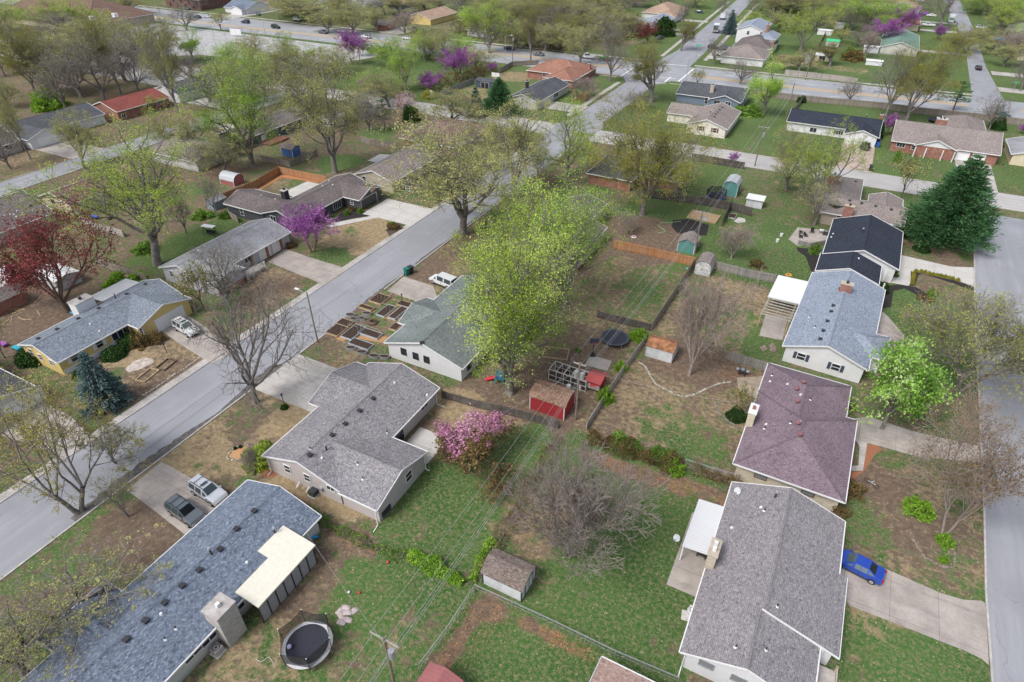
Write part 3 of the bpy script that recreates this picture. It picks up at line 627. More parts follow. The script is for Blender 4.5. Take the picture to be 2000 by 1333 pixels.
SW=siding('white_siding',(.68,.68,.69)); SPINK=siding('pale_mauve_siding',(.5,.455,.45),.18); SYEL=siding('yellow_siding',(.66,.5,.2),.2); SGRY=siding('light_grey_siding',(.5,.5,.54),.2); SDK=siding('charcoal_siding',(.07,.075,.085),.22); SNAVY=siding('navy_siding',(.06,.075,.11),.22)
SCREAM=siding('cream_siding',(.64,.56,.4),.22); STAN=siding('tan_siding',(.4,.34,.28),.22); SPALE=siding('pale_stucco',(.5,.49,.46),5,False,.04); SCRM2=siding('ivory_siding',(.7,.66,.58),.25,True); SBLUE=siding('slate_blue_siding',(.15,.19,.26),.22)
GDOOR=plain('garage_door_white',(.72,.72,.72),.5,var=.04); GDARK=plain('garage_door_dark',(.06,.06,.065),.5)
CREAMP=plain('cream_panel',(.66,.63,.53),.55,var=.06)
METW=siding('white_ribbed_metal',(.6,.6,.61),.3,True,.03)

PANE2=glassmat('reflection_toned_glass',(.2,.215,.23),.2)  # pale base colour stands in for reflections on these window panes
def W_(h,side,bi,t,x,y,*a,**k): return h.window(side,bi,*T(t,x,y),*a,**k)

# --- the house in the middle of the picture
h=House('ranch_house','L-shaped ranch house with mottled brown grey shingles and pale mauve siding beside the pink tree','house',
 [(-47.5,-36.3,30.5,49.6,'y','g','g'),(-36.5,-31.4,30.35,39.6,'x','v','g'),(-49.1,-47.3,39.75,48.9,'x','g','v')],SH_H1,SPINK)
W_(h,'S',0,9,232,965,.8,1.1); W_(h,'S',0,9,380,1032,.8,1.0); W_(h,'S',1,9,562,1132,1.0,.6); W_(h,'E',1,9,1145,1030,1.0,1.2); W_(h,'E',0,9,1265,515,1.3,.5)
h.door('E',0,*T(9,1070,722),1.8,2.05,GLASS,'patio_door'); h.door('W',2,0,0,4.8,2.1,GDOOR,'garage_door',4) if False else None
for x,y in ((405,885),(572,735),(670,650),(778,552),(880,460)): h.vent(*T(9,x,y))
h.vent(*T(9,530,845),'flue'); h.vent(*T(9,408,838),'pipe'); h.vent(*T(9,765,950),'pipe'); h.vent(*T(9,803,1062),'pipe'); h.vent(*T(9,983,715),'pipe')
for x,y in ((495,905),(645,1118),(1285,430),(1040,340)): h.vent(*T(9,x,y),'low')
h.downspout(-46.9,30.62,2.4,0,-.6); h.downspout(-31.62,30.3,2.4,.1,-.9); h.downspout(-31.55,39.1,2.4,.5,0); h.downspout(-36.5,49.0,2.4,1.1,0)
b=MB(h.org); b.box(-31.72,-31.56,31.2,32.6,.3,1.0); b.build('crawl_vent',DARK,h.root)
b=MB(h.org); b.box(-39.6,-39.2,30.55,30.8,.9,1.4); b.build('meter_box',GREYMETAL,h.root)
b=MB(h.org); b.cyl((-41.2,30.7,.6),(-41.2,30.1,.25),.08,n=8); b.build('dryer_vent',WHITE,h.root)
b=MB(h.org); b.cyl((-42.6,30.7,.6),(-42.6,30.1,.25),.08,n=8); b.build('dryer_vent',WHITE,h.root)
# --- its neighbour to the south
h=House('ranch_house','long blue grey shingled ranch house with white flat patio roof at the lower left','house',
 [(-46.2,-36.0,3.0,27.2,'y','g','g'),(-48.6,-46.0,6.2,12.4,'x','h','v')],SH_BLUE,SPALE)
for x,y in ((1910,25),(1775,160),(1655,312),(1497,468),(1370,588),(1238,715),(1095,850),(950,990)): h.vent(*T(12,x,y))
h.vent(*T(12,1588,345),'flue')
for x,y in ((1855,408),(1210,795)): h.vent(*T(12,x,y),'low')
for x,y in ((1322,905),(1242,985)): h.vent(*T(12,x,y),'pipe')
h.vent(*T(13,145,190),'flue')
h.chimney(-36.9,-35.1,13.9,15.8,4.3,GREYBRICK,0,1,GREYBRICK,WHITE)
W_(h,'E',0,12,1570,980,1.4,.7); W_(h,'E',0,12,1785,745,1.3,.9); W_(h,'E',0,12,1450,1095,1.6,.6)
h.slopeslab('patio_roof',-38.0,-34.0,20.9,24.2,3.28,2.72,'x',CREAMP,.16); h.slopeslab('patio_roof',-36.7,-34.0,16.9,20.897,3.098,2.72,'x',CREAMP,.16)
for k in range(8):
    y=16.95+k*1.0; b=MB(h.org); b.box(-34.25,-34.15,y-.05,y+.05,0,2.6); b.build('post',DARK,h.root)
b=MB(h.org)
for k in range(7):
    b.box(-34.22,-34.2,17.02+k,17.88+k,.1,2.2)
b.build('screen_panel',plain('patio_screen',(.28,.28,.29),.7),h.root)
# --- two doors to the north, green roof
h=House('ranch_house','white sided ranch house with faded grey green roof behind the raised vegetable beds','house',
 [(-48.5,-35.7,54.2,75,'y','g','g'),(-49.7,-48.3,59.2,66.8,'x','g','v')],SH_GREEN,SW)
for x,y in ((1110,105),(1200,138),(1282,165)): W_(h,'S',0,9,x,y,.8,1.0,DARK)
W_(h,'E',0,9,1600,210,.9,1.1,DARK); h.vent(*T(9,1245,40),'box'); h.vent(*T(6,250,1000),'low')
h=House('ranch_house','purple brown roofed house half hidden behind the bright green trees','house',
 [(-47.6,-33.8,88.4,103,'y','g','g'),(-45.2,-37.3,101,112,'y','v','g',3.0,.33)],SH_BRN,SCREAM)
for x,y in ((330,515),(385,555)): h.vent(*T(6,x,y),'low')
h.window('S',0,*T(6,450,650),1.,1.,WHITE); h.window('S',1,*T(6,320,390),1.2,1.2,WHITE)
h=House('ranch_house','red brick house with dark hipped roof under the big olive tree','house',
 [(-47.6,-37,126.7,140,'y','h','h'),(-37.2,-28.2,131,139.5,'x','v','h')],SH_DK,REDBRICK)
h.chimney(-41,-40,133,134.2,5.4,REDBRICK,3)
# --- west side of the street, south to north
h=House('ranch_house','dark roofed house cut off by the left edge below the yellow house','house',[(-100,-90,5,26,'y','g','g'),(-90.2,-82,14,26,'x','v','g')],SH_DK,SPALE)
h.door('E',1,62,810,4.6,2.1,GDOOR,'garage_door',4)
h=House('ranch_house','pale yellow ranch house with grey shingles and white trim on the left','house',
 [(-93.3,-84.3,30.2,50,'y','g','g'),(-84.6,-81.9,40.6,49.8,'x','v','g')],SH_W1,SYEL)
W_(h,'E',0,4,905,1235,2.6,1.2,WHITE,panes=3); W_(h,'E',0,8,745,45,.9,1.1,shutters=WHITE); W_(h,'E',0,8,560,145,1.0,1.1,shutters=WHITE); W_(h,'S',0,8,235,105,.8,1.); W_(h,'S',0,8,305,145,.7,.9); W_(h,'S',0,8,388,188,.8,.8)
W_(h,'S',1,4,1062,1215,.8,1.0); h.door('E',1,*T(4,1275,1110),4.8,2.15,GDOOR,'garage_door',4)
b=MB(h.org); b.box(-84.78,-84.66,30.6,40.5,0,.75); b.build('stone_base',WHITE,h.root)
for x,y in ((1095,872),(955,945),(745,1052),(590,1130),(430,1210),(290,1280)): h.vent(*T(4,x,y))
h.vent(*T(4,870,975),'flue')
for x,y in ((678,1168),(748,1222)): h.vent(*T(4,x,y),'low')
h.chimney(-94.4,-92.6,38.8,41.6,4.2,WHITE,0,1)
h.slopeslab('patio_roof',-97,-93.2,43,49.4,2.2,2.45,'x',METW,.1,((-96.8,43.2),(-96.8,49.2)))
h=House('ranch_house','white and grey ranch house with streaked pale roof and twin garage doors','house',
 [(-94.9,-84.7,54.0,74.2,'y','g','g'),(-84.9,-81.9,54.3,60.5,'x','v','g')],SH_GREY,SGRY)
W_(h,'S',0,4,1285,775,.8,1.); W_(h,'S',0,4,1412,820,.8,1.); W_(h,'E',1,4,1692,830,1.6,1.2)
for x,y in ((65,632),(162,580)): h.door('E',0,*T(5,x,y),2.5,2.1,GDOOR,'garage_door',4)
b=MB(h.org); b.box(-82.19,-82.1,54.7,60.0,0,.9); b.build('brick_base',REDBRICK,h.root)
for y in (64.6,68.2,71.6):
    b=MB(h.org); b.box(-85.1,-84.8,y-.2,y+.2,0,2.3); b.build('brick_pier',REDBRICK,h.root)
W_(h,'E',0,4,1860,680,1.4,1.0)
b=MB(h.org); b.box(-84.6,-82.4,60.7,65,.0,.5); b.build('porch',CONCOLD,h.root)
b=MB(h.org)
for z in (.85,1.15,1.45): b.box(-82.4,-82.32,60.7,65,z,z+.1)
for y in (60.8,62.2,63.6,64.9): b.box(-82.45,-82.28,y-.06,y+.06,0,1.55)
b.build('porch_railing',WHITE,h.root)
for x,y in ((1820,445),(1540,580),(1490,615)): h.vent(*T(4,x,y),'low')
h=House('ranch_house','charcoal sided ranch house with brown roof behind the purple redbud','house',
 [(-95.8,-86.9,77.7,99.6,'y','g','g'),(-87.1,-82.7,91.4,99.5,'x','v','g'),(-106,-95.6,77.6,86,'x','g','v')],SH_BRN,SDK)
W_(h,'E',0,5,612,285,2.3,1.5,panes=4); W_(h,'S',0,5,130,375,1.3,1.1,panes=2); W_(h,'S',0,5,215,398,.9,1.1); W_(h,'S',1,5,722,255,.7,.8); W_(h,'S',2,4,1818,325,.8,1.4)
h.door('E',1,*T(5,850,250),5.0,2.15,GDARK,'garage_door',4); h.door('E',0,*T(5,490,335),1.0,2.05,plain('red_door',(.3,.03,.05)))
h.chimney(-95.9,-94.8,83.6,84.7,4.9,DARK,2.5); 
for x,y in ((550,90),(500,130),(575,120),(410,285)): h.vent(*T(5,x,y),'low')
for x,y in ((145,228),(38,200)): h.vent(*T(5,x,y),'low')
fl=MB(h.org)
for k in range(7): fl.poly([(-82.58,95.0,2.95+k*.09),(-82.58,96.5,2.95+k*.09),(-82.58,96.5,3.04+k*.09),(-82.58,95.0,3.04+k*.09)],k%2)
fl.build('striped_flag',[plain('flag_red',(.4,.04,.05)),WHITE],h.root)
h=House('ranch_house','tan brick house with long grey brown roof north of the charcoal house','house',[(-93,-82.4,102.2,122,'y','g','g')],SH_TAUPE,TANSTONE)
W_(h,'S',0,5,812,68,.9,1.1); W_(h,'S',0,1,1130,1308,.9,1.)
h=House('ranch_house','brown hip roofed house at the corner of the cross street','house',[(-98.6,-82,127,145.8,'y','h','h',2.6,.4)],shingle('plum_brown_shingle',(.17,.11,.095),(.22,.15,.13),(.25,.18,.15),.12),REDBRICK)
# --- next block west
h=House('ranch_house','dark brown roof with white vents at the left edge behind the red maple','house',[(-149,-131.8,43,59.5,'y','g','g')],SH_BRN,SPALE)
for x,y in ((30,345),(75,340),(105,345),(125,310),(130,372)): h.vent(*T(4,x,y),'low')
h.vent(*T(4,222,270))
h=House('ranch_house','cream house with maroon roof behind the large yellow green tree','house',[(-142.8,-132.5,62.7,80,'y','g','g')],SH_MAR,SCREAM)
W_(h,'S',0,4,395,242,.9,.7,DARK)
h=House('ranch_house','grey weathered roof house beside the fenced dark green yard','house',[(-146.3,-130,91,104,'x','g','g')],SH_TAUPE,SPALE)
h=House('ranch_house','dark slate sided house with red deck beyond the blue shed','house',[(-142.2,-132.3,107.8,131,'y','g','g')],SH_BRN,SNAVY)
W_(h,'S',0,0,1705,1048,.9,.7); h.door('E',0,*T(1,60,1045),1.6,2.0,WHITE,'patio_door'); W_(h,'E',0,1,158,985,.7,.8); W_(h,'E',0,0,1900,1045,.8,.8)
b=MB(h.org); b.box(-132.6,-128.6,112.4,119,.05,.45); b.build('deck',plain('red_deck',(.2,.075,.06),.8,var=.2),h.root)
h=House('ranch_house','grey brown house cut off by the left edge with shrubs along its wall','house',[(-197,-181.4,58,81.5,'y','g','g')],SH_BRN,GREYBRICK)
W_(h,'E',0,0,65,1105,1.4,1.,panes=2)
h=House('ranch_house','white house with dark roof and gabled garage on the western street','house',[(-197.5,-184,83,106,'y','g','g'),(-184.2,-179.9,82.3,92,'x','v','g')],SH_DK,SW)
h.door('E',1,*T(0,355,1050),4.6,2.1,GDOOR,'garage_door',4); W_(h,'E',0,0,450,985,3.2,1.4,DARK,panes=4)
h=House('brick_house','brick house with bright red roof at the upper left','house',[(-195,-182.5,108.5,126,'y','g','g')],SH_RED,REDBRICK)
W_(h,'E',0,0,1200,775,2.,.9,panes=3); W_(h,'E',0,0,1115,800,1.2,.8); W_(h,'E',0,0,935,890,1.2,1.)
h=House('ranch_house','white gabled house beyond the red roofed house','house',[(-195,-182,128.6,147,'y','g','g')],SH_DK,SW)
h=House('shop_building','large single storey building with brown hipped roof at the upper left','building',[(-386,-311,186,222,'x','h','h',4.0,.42)],shingle('umber_shingle',(.15,.095,.075),(.19,.125,.1),(.22,.15,.12),.1),TANSTONE,ov=1.5)
for x,y in ((695,140),(865,118)): 
    px_=T(0,x,y); xx,yy,zz=h.on_roof(*px_); b=MB(h.org); b.box(xx-.9,xx+.9,yy-.9,yy+.9,zz-.6,zz+.9); b.build('roof_unit',WHITE,h.root)
# --- north of the cross street
h=House('ranch_house','ivory house with brown shutters and taupe roof at the corner of the cross street','house',[(-37.6,-26.5,172.3,190.5,'y','g','g'),(-45,-37.4,180,190,'x','g','v')],SH_TAUPE,SCRM2)
sb=plain('brown_shutter',(.22,.09,.04)); W_(h,'S',0,2,1420,950,.9,1.1,shutters=sb); W_(h,'S',0,2,1525,970,.9,1.1,shutters=sb)
for x,y in ((1520,880),(1530,860),(1545,845),(1560,828),(1580,810)): h.vent(*T(2,x,y))
h.vent(*T(2,1490,852),'flue')
h=House('ranch_house','slate blue house with dark roof and stone chimney beside the avenue','house',[(-48.2,-28.2,201,214.5,'x','g','g'),(-37.9,-28.4,199.2,203,'y','g','v')],SH_DK,SBLUE)
h.chimney(-38.6,-37.6,203.5,204.8,5.2,TANSTONE,3); W_(h,'S',1,2,1622,778,1.5,1.1,panes=2); W_(h,'S',0,2,1458,768,.9,1.8); W_(h,'S',1,2,1540,768,1.7,1.2,TANSTONE)
h=House('brick_house','red brick house with russet hipped roof in front of the avenue','house',[(-102.3,-82,206.2,222,'x','h','h',2.6,.38),(-92.6,-81.9,199.8,214,'y','h','h',2.6,.38)],SH_RUST,REDBRICK)
W_(h,'E',0,2,565,570,1.3,1.2); W_(h,'S',1,2,405,625,1.,1.); W_(h,'S',0,2,240,558,.9,1.2); h.chimney(-83.5,-82.6,216,217,4.6,REDBRICK); h.door('E',1,*T(2,527,600),.9,2.,plain('wood_door',(.2,.06,.03)))
h=House('ranch_house','white trimmed house with dark slate roof and carport south of the brick house','house',[(-92,-81.4,172.2,196,'y','g','g')],SH_DK,SPALE)
h.chimney(-91.5,-90.7,184,184.8,4.8,DARK,2.5)
W_(h,'E',0,2,330,710,3.0,1.4,panes=3)
h=House('ranch_house','long navy roofed house with white garage and trailer on its driveway','house',[(-13.8,9.0,187.2,199,'x','g','g'),(.9,9.05,183.2,187.4,'y','g','v')],SH_NAVY,SW)
h.door('S',1,*T(3,760,1060),5.0,2.1,GDOOR,'garage_door',4); W_(h,'S',0,3,605,998,2.2,.9,panes=4); W_(h,'S',0,3,410,1000,1.6,1.1); h.chimney(8.0,8.7,194.5,195.3,5.2,REDBRICK,3)
h.vent(*T(3,812,885),'flue')
h=House('brick_house','wide brick house with grey roof and white columned porch','house',[(11.8,35.0,182.2,198.9,'x','g','g',2.6,.36),(23.8,33.4,195,212.5,'y','v','h',2.6,.42),(16.9,26.0,181.0,184,'y','g','v',2.62,.4)],SH_TAUPE,REDBRICK,gable=SW)
W_(h,'S',0,3,1075,1090,1.8,1.,panes=3); W_(h,'S',0,3,1170,1110,.9,.9); W_(h,'S',0,3,1400,1140,2.0,1.,panes=3); h.door('S',0,*T(3,1300,1140),1.2,2.05)
h.chimney(20.8,23.2,193,195,6.2,REDBRICK,3,2)
for x,y in ((1540,1165),(1660,1180)): h.door('S',0,*T(3,x,y),2.6,2.1,GDOOR,'garage_door',4)
for x in (17.3,19.6,23.2,25.6):
    b=MB(h.org); b.box(x-.1,x+.1,180.2,180.4,0,2.5); b.build('porch_column',WHITE,h.root)
h=House('ranch_house','white corner of a house with pale roof at the right edge','house',[(37.4,48,184.8,197.4,'y','g','g')],SH_GREY,SCREAM)
h=House('two_storey_house','white two storey house with blue roof and brick chimney','house',[(-51.2,-39.8,303,323,'y','g','g',5.2,.33),(-40,-33,290,303,'y','h','g',4.6,.33)],SH_LBLUE,SW)
for x,y in ((1785,190),(1885,200)): W_(h,'S',0,2,x,y,1.,1.3,z=4)
h.chimney(-38.8,-37.8,300,301.2,8.2,REDBRICK)
h=House('ranch_house','brown roofed house south of the white two storey house','house',[(-47.5,-32.5,281,299,'y','h','h',2.6,.42)],SH_BRN,SW)
h.chimney(-33.6,-32.8,284,285,5,REDBRICK)
h=House('ranch_house','grey brown hip roofed white house behind the parked white car','house',[(-48,-31.9,260.8,278,'y','h','h',2.6,.42)],SH_TAUPE,SW)
h=House('ranch_house','white house with tan brown hipped roof at the top beside the northern street','house',[(-105.5,-88,342,366,'y','h','h',2.8,.42),(-96,-86.3,336,352,'y','h','h',2.7,.42)],SH_TAN,SW)
h=House('ranch_house','low house with slate blue roof and screened porch beside the red tree','house',[(-99.6,-87.2,305,320.5,'x','g','g'),(-97,-86,321,335,'y','g','g')],[SH_LBLUE][0],SDK)
h=House('ranch_house','house with pale green roof under the purple redbuds at the upper right','house',[(4.6,18.4,306.5,340,'y','g','g')],SH_TGREEN,SPALE)
h=House('ranch_house','pale blue house with tan roof far up the upper right street','house',[(3,19.3,416,440,'y','g','g',2.8,.33)],SH_TAN,siding('pale_blue_siding',(.5,.56,.66),.22))
h=House('ranch_house','russet roofed house just north of the green roofed house','house',[(6,19,367,393,'y','h','g')],SH_RUST,SCREAM)
h=House('ranch_house','house with pale roof in the trees near the upper right corner','house',[(54.5,72,368,394,'y','g','g')],SH_GREY,SPALE)
h=House('ranch_house','brown roofed house beside the blue tarpaulin at the upper right','house',[(52,72,318,345,'y','h','h')],SH_BRN,SCREAM)
h=House('ranch_house','grey house at the right edge beside the avenue corner','house',[(52,70,268,292,'y','g','g')],SH_GREY,SW)
h=House('ranch_house','yellow house with tan roof across the avenue','house',[(-203.5,-188,276,300,'y','g','g')],SH_TAN,SYEL)
h=House('cottage','tiny red brick cottage with white roof edge across the avenue','house',[(-205,-198.6,254.8,263,'x','g','g')],SH_GREY,REDBRICK)
h=House('ranch_house','white gabled house with navy roof north of the avenue','house',[(-307,-290.2,258.2,275,'x','g','g'),(-300,-291,255.5,259,'y','g','v')],SH_BLUE,SW)
h=House('brick_house','brick house with brown roof next to the white gabled house','house',[(-304,-285,279,293,'x','g','g')],SH_BRN,REDBRICK)
h=House('ranch_house','tan roofed house at the very top edge left of centre','house',[(-242,-229.5,309,327,'y','h','h')],SH_TAN,SBLUE)
h=House('ranch_house','grey roofed house under trees at the top left of centre','house',[(-262,-246,300,318,'y','g','g')],SH_GREY,SGRY)
h=House('apartment_building','dark brick apartment block at the top edge on the left','building',[(-350,-322,256,278,'x','g','g',5.0,.1)],SH_DK,brick('dark_brick',(.13,.05,.04),(.17,.07,.05),(.2,.18,.16)))
for k in range(8): h.window('S',0,0,0,1.2,1.6,DARK,z=1.6+2*(k%2),u=-346+k*3.,panes=2)
h=House('ranch_house','house with brown roof among bare trees at the top centre','house',[(-168,-152,330,348,'x','g','g')],SH_BRN,SCREAM)
h=House('ranch_house','grey house deep in the olive woods at the top centre','house',[(-160,-146,262,276,'x','g','g')],SH_DK,SGRY)
# --- east row, along the right hand street
h=House('ranch_house','large grey mauve shingled house beside the blue car at the lower right','house',
 [(-.1,11.0,36.05,44.4,'y','b','b',2.5,.36,'+'),(-.1,11.0,44.403,51.0,'y','b','g',2.5,.36),(-.1,10.2,30.3,36.047,'y','g','b',2.5,.36)],SH_R1,SW)
h.slopeslab('garage_roof',10.98,11.75,36.05,44.4,2.505,2.23,'x',SH_R1,.13); h.slopeslab('garage_fascia',11.76,11.82,36.0,44.45,2.24,2.24,'x',WHITE,.17)
b=MB(h.org); b.beam((5.1,36.02,4.44),(11.78,36.02,2.17),.06,.2); b.build('barge_board',WHITE,h.root)
b=MB(h.org); b.box(10.0,11.3,36.4,44,0,2.1); b.build('garage_wall',SW,h.root)
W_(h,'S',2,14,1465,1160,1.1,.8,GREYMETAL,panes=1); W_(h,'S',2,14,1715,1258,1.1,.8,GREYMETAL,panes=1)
h.chimney(-.25,.55,39.2,41.2,4.5,TANSTONE,0,2,TANSTONE,WHITE)
h.slopeslab('patio_roof',-2.7,.35,40.8,47.3,2.28,2.5,'x',METW,.1,((-2.6,40.9),(-2.6,44),(-2.6,47.2)))
for t_,x,y,k in ((15,145,740,'pipe'),(15,60,1065,'pipe'),(14,1680,1045,'pipe'),(14,1895,20,'pipe'),(14,1650,148,'low'),(10,1870,1275,'low'),(15,50,20,'pipe')): h.vent(*T(t_,x,y),k)
h.vent(*T(10,1975,1200),'flue'); h.downspout(.35,30.5,2.3,0,-.9)
b=MB(h.org)
b.box(10.0,12.0,33.2,35.9,.02,.5)
b.build('porch',brick('porch_brick',(.4,.36,.33),(.47,.42,.4),(.5,.47,.44)),h.root)
b=MB(h.org)
for x,y in ((11.9,33.3),(11.9,35.8),(10.5,33.3)): b.box(x-.08,x+.08,y-.08,y+.08,.5,1.4)
b.box(11.85,11.95,33.3,35.8,1.3,1.4); b.box(10.5,11.9,33.25,33.35,1.3,1.4); b.build('porch_railing',TANSTONE,h.root)
h=House('ranch_house','cream brick house with mauve hipped roof and tall chimney on the right','house',
 [(-.4,11.0,53.7,67.7,'y','h','h',2.5,.38),(-.35,9.8,60,74.2,'y','b','h',2.5,.375)],SH_MAUVE,CREAMBRICK,yaw=1.0); h.ventm=plain('turbine_mauve',(.22,.1,.11),.5)
br_=plain('brown_frame',(.12,.06,.04)); 
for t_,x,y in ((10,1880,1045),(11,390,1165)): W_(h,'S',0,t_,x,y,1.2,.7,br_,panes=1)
h.chimney(-.55,.25,60.3,62.1,4.6,CREAMBRICK,0,1,WHITE,REDBRICK)
for x,y in ((335,345),(293,490),(303,655),(320,740)): h.vent(*T(11,x,y),'turbine')
for x,y in ((55,688),(250,645),(390,465)): h.vent(*T(11,x,y),'pipe')
for x,y in ((217,350),(85,330),(65,655),(318,428),(318,632)): h.vent(*T(11,x,y),'low')
h.vent(*T(11,285,395),'turbine'); h.vent(*T(11,100,285),'pipe')
h=House('ranch_house','white house with pale blue grey roof and brick chimney on its ridge','house',
 [(1.4,12.2,78.6,102.2,'y','g','g',2.6,.36),(12.0,14.0,82,88.3,'x','v','h',2.6,.36)],SH_LBLUE,SW,yaw=3.0)
sn=plain('navy_shutter',(.05,.06,.1)); W_(h,'S',0,11,350,158,1.0,1.,shutters=sn); W_(h,'S',0,11,612,232,1.0,1.,shutters=sn)
h.chimney(5.9,7.5,94.8,95.7,5.6,REDBRICK,3,1,TANSTONE); 
for x,y in ((595,905),(557,1035),(547,1080),(527,1155),(505,1230),(490,1295)): h.vent(*T(7,x,y))
for x,y in ((388,1125),(440,1205)): h.vent(*T(7,x,y),'pipe')
h.slopeslab('patio_roof',-3.3,2.0,91.3,99.0,2.35,2.5,'x',WHITE,.16,((-3.1,91.5),(-3.1,98.8)),LUMBER)
b=MB(h.org)
for k in range(7): b.beam((-3.2,85.8+k*.85,2.3),(1.2,85.8+k*.85,2.35),.1,.16)
b.beam((-3.1,85.6,2.15),(-3.1,91.2,2.15),.12,.2); b.beam((.9,85.6,2.15),(.9,91.2,2.15),.12,.2)
b.build('pergola',PALEWOOD,h.root)
for x,y in ((-3.1,85.8),(.9,85.8)):
    b=MB(h.org); b.box(x-.08,x+.08,y-.08,y+.08,0,2.1); b.build('post',LUMBER,h.root)
h=House('ranch_house','white sided house with navy roof and new pale driveway on the right','house',
 [(3.0,14.8,110.0,126,'y','g','g',2.75,.36),(2.7,12.2,103.4,110.4,'y','g','v',2.6,.36)],SH_NAVY,SW,yaw=1.2)
h.vent(*T(7,778,480),'flue')
for x,y in ((762,675),(548,515),(560,490)): h.vent(*T(7,x,y),'low')
h.window('S',1,*T(7,570,815),.9,1.); h.downspout(12.0,103.6,2.5)
b=MB(h.org); b.box(12.9,13.1,104.2,104.4,0,2.6); b.box(12.9,13.1,109,109.2,0,2.7); b.build('porch_column',WHITE,h.root)
h=House('ranch_house','tan house with taupe roofs beside the large pine','house',
 [(.8,15.3,128.8,138.5,'x','g','g',2.6,.33),(-1.2,7.2,134,150.5,'y','v','h',2.6,.33),(8.7,14.9,137,142.6,'y','v','g',2.6,.33)],SH_TAUPE,STAN)
W_(h,'S',0,7,612,370,.9,.9); h.chimney(4.6,6.2,128.6,129.5,4.6,REDBRICK,0,1,TANSTONE); h.chimney(.2,2.4,141.5,142.5,5.6,REDBRICK,3,1,GREYMETAL)
for x,y in ((690,242),(780,260),(885,280),(1005,303),(735,98)): h.vent(*T(7,x,y))
h=House('ranch_house','corner of a pink tan shingled roof at the bottom edge','house',[(-5.7,8,14,26.9,'x','g','g')],SH_PINK,SW)

# ------------------------------------------------------------------ trees: branching skeletons, tube limbs, leaf-sized faces
def vn(v):
    l=math.sqrt(v[0]*v[0]+v[1]*v[1]+v[2]*v[2])+1e-9; return (v[0]/l,v[1]/l,v[2]/l)
def perp(d,rnd,ang,az):
    a=(0,0,1) if abs(d[2])<.9 else (1,0,0)
    u=vn((d[1]*a[2]-d[2]*a[1],d[2]*a[0]-d[0]*a[2],d[0]*a[1]-d[1]*a[0])); v=(d[1]*u[2]-d[2]*u[1],d[2]*u[0]-d[0]*u[2],d[0]*u[1]-d[1]*u[0])
    c,s=cos(az),sin(az); w_=tuple(u[i]*c+v[i]*s for i in range(3))
    return vn(tuple(d[i]*cos(ang)+w_[i]*sin(ang) for i in range(3)))
def skeleton(seed,trunk=.2,limbs=6,kids_=(6,6,5,4),ang=(.75,.8,.85,.9),ratio=(.62,.55,.55,.6),up=(.10,.06,.02,-.02),L0=.52,wob=.16,lean=0,multi=0,r0=.026,spread=(.22,.85)):
    """unit-height tree; returns segments p0,p1,r0,r1,level and twig tips"""
    rnd=random.Random(seed); S=[]; tips=[]
    def branch(p,d,L,r,lv):
        n=(4,5,4,3,2,2)[min(lv,5)]; st=L/n; pts=[(p,d,r)]
        for i in range(n):
            d=vn((d[0]+rnd.gauss(0,wob),d[1]+rnd.gauss(0,wob),d[2]+rnd.gauss(0,wob)*.7+up[min(lv,3)]))
            q=(p[0]+d[0]*st,p[1]+d[1]*st,p[2]+d[2]*st); r2=r*(1-.62*(i+1)/n)/(1-.62*i/n) if lv>0 else r*.93
            S.append((p,q,r,r2,lv)); p=q; r=r2; pts.append((p,d,r))
        if lv>=len(kids_)+0: tips.append((p,d)); return
        k=kids_[lv-1] if lv>0 else 0
        az=rnd.random()*6.28
        for j in range(k):
            t=.28+.72*(j+.6)/k; f=t*n; i=min(int(f),n-1); a=f-i
            pp=tuple(pts[i][0][m]*(1-a)+pts[i+1][0][m]*a for m in range(3)); dd=pts[i+1][1]; rr_=pts[i][2]*(1-a)+pts[i+1][2]*a
            az+=2.4+rnd.uniform(-.4,.4)
            nd_=perp(dd,rnd,ang[lv-1]*rnd.uniform(.7,1.2),az)
            branch(pp,nd_,L*ratio[lv-1]*rnd.uniform(.75,1.15)*(1.15-.45*t),max(rr_*.62,.0009),lv+1)
        tips.append((p,d))
    stems=max(1,multi)
    for m in range(stems):
        a=6.28*m/stems+rnd.random()
        d=vn((lean+(.32*cos(a) if multi else 0),.32*sin(a) if multi else 0,1)); p=(0.005*cos(a)*stems,0.005*sin(a)*stems,-.01) if multi else (0,0,-.01)
        n=4; st=trunk/n; r=r0*(1 if not multi else .6); pts=[]
        for i in range(n):
            q=(p[0]+d[0]*st,p[1]+d[1]*st,p[2]+d[2]*st)
            S.append((p,q,r*(1.3 if i==0 else 1),r*.96,0)); p=q; r*=.96; d=vn((d[0]+rnd.gauss(0,.06),d[1]+rnd.gauss(0,.06),d[2])); pts.append((p,d,r))
        nl=limbs if not multi else max(2,limbs//multi+1)
        az=rnd.random()*6.28
        for j in range(nl):
            az+=6.28/nl*1.0+rnd.uniform(-.35,.35)
            an=rnd.uniform(*spread) if j else .1
            pi_,di,ri=pts[-1-(j%2)]
            branch(pi_,perp(di,rnd,an*(.9 if not multi else .6),az),L0*rnd.uniform(.65,1.25)*(1 if j else 1.1),r*.62,1)
    return S,tips
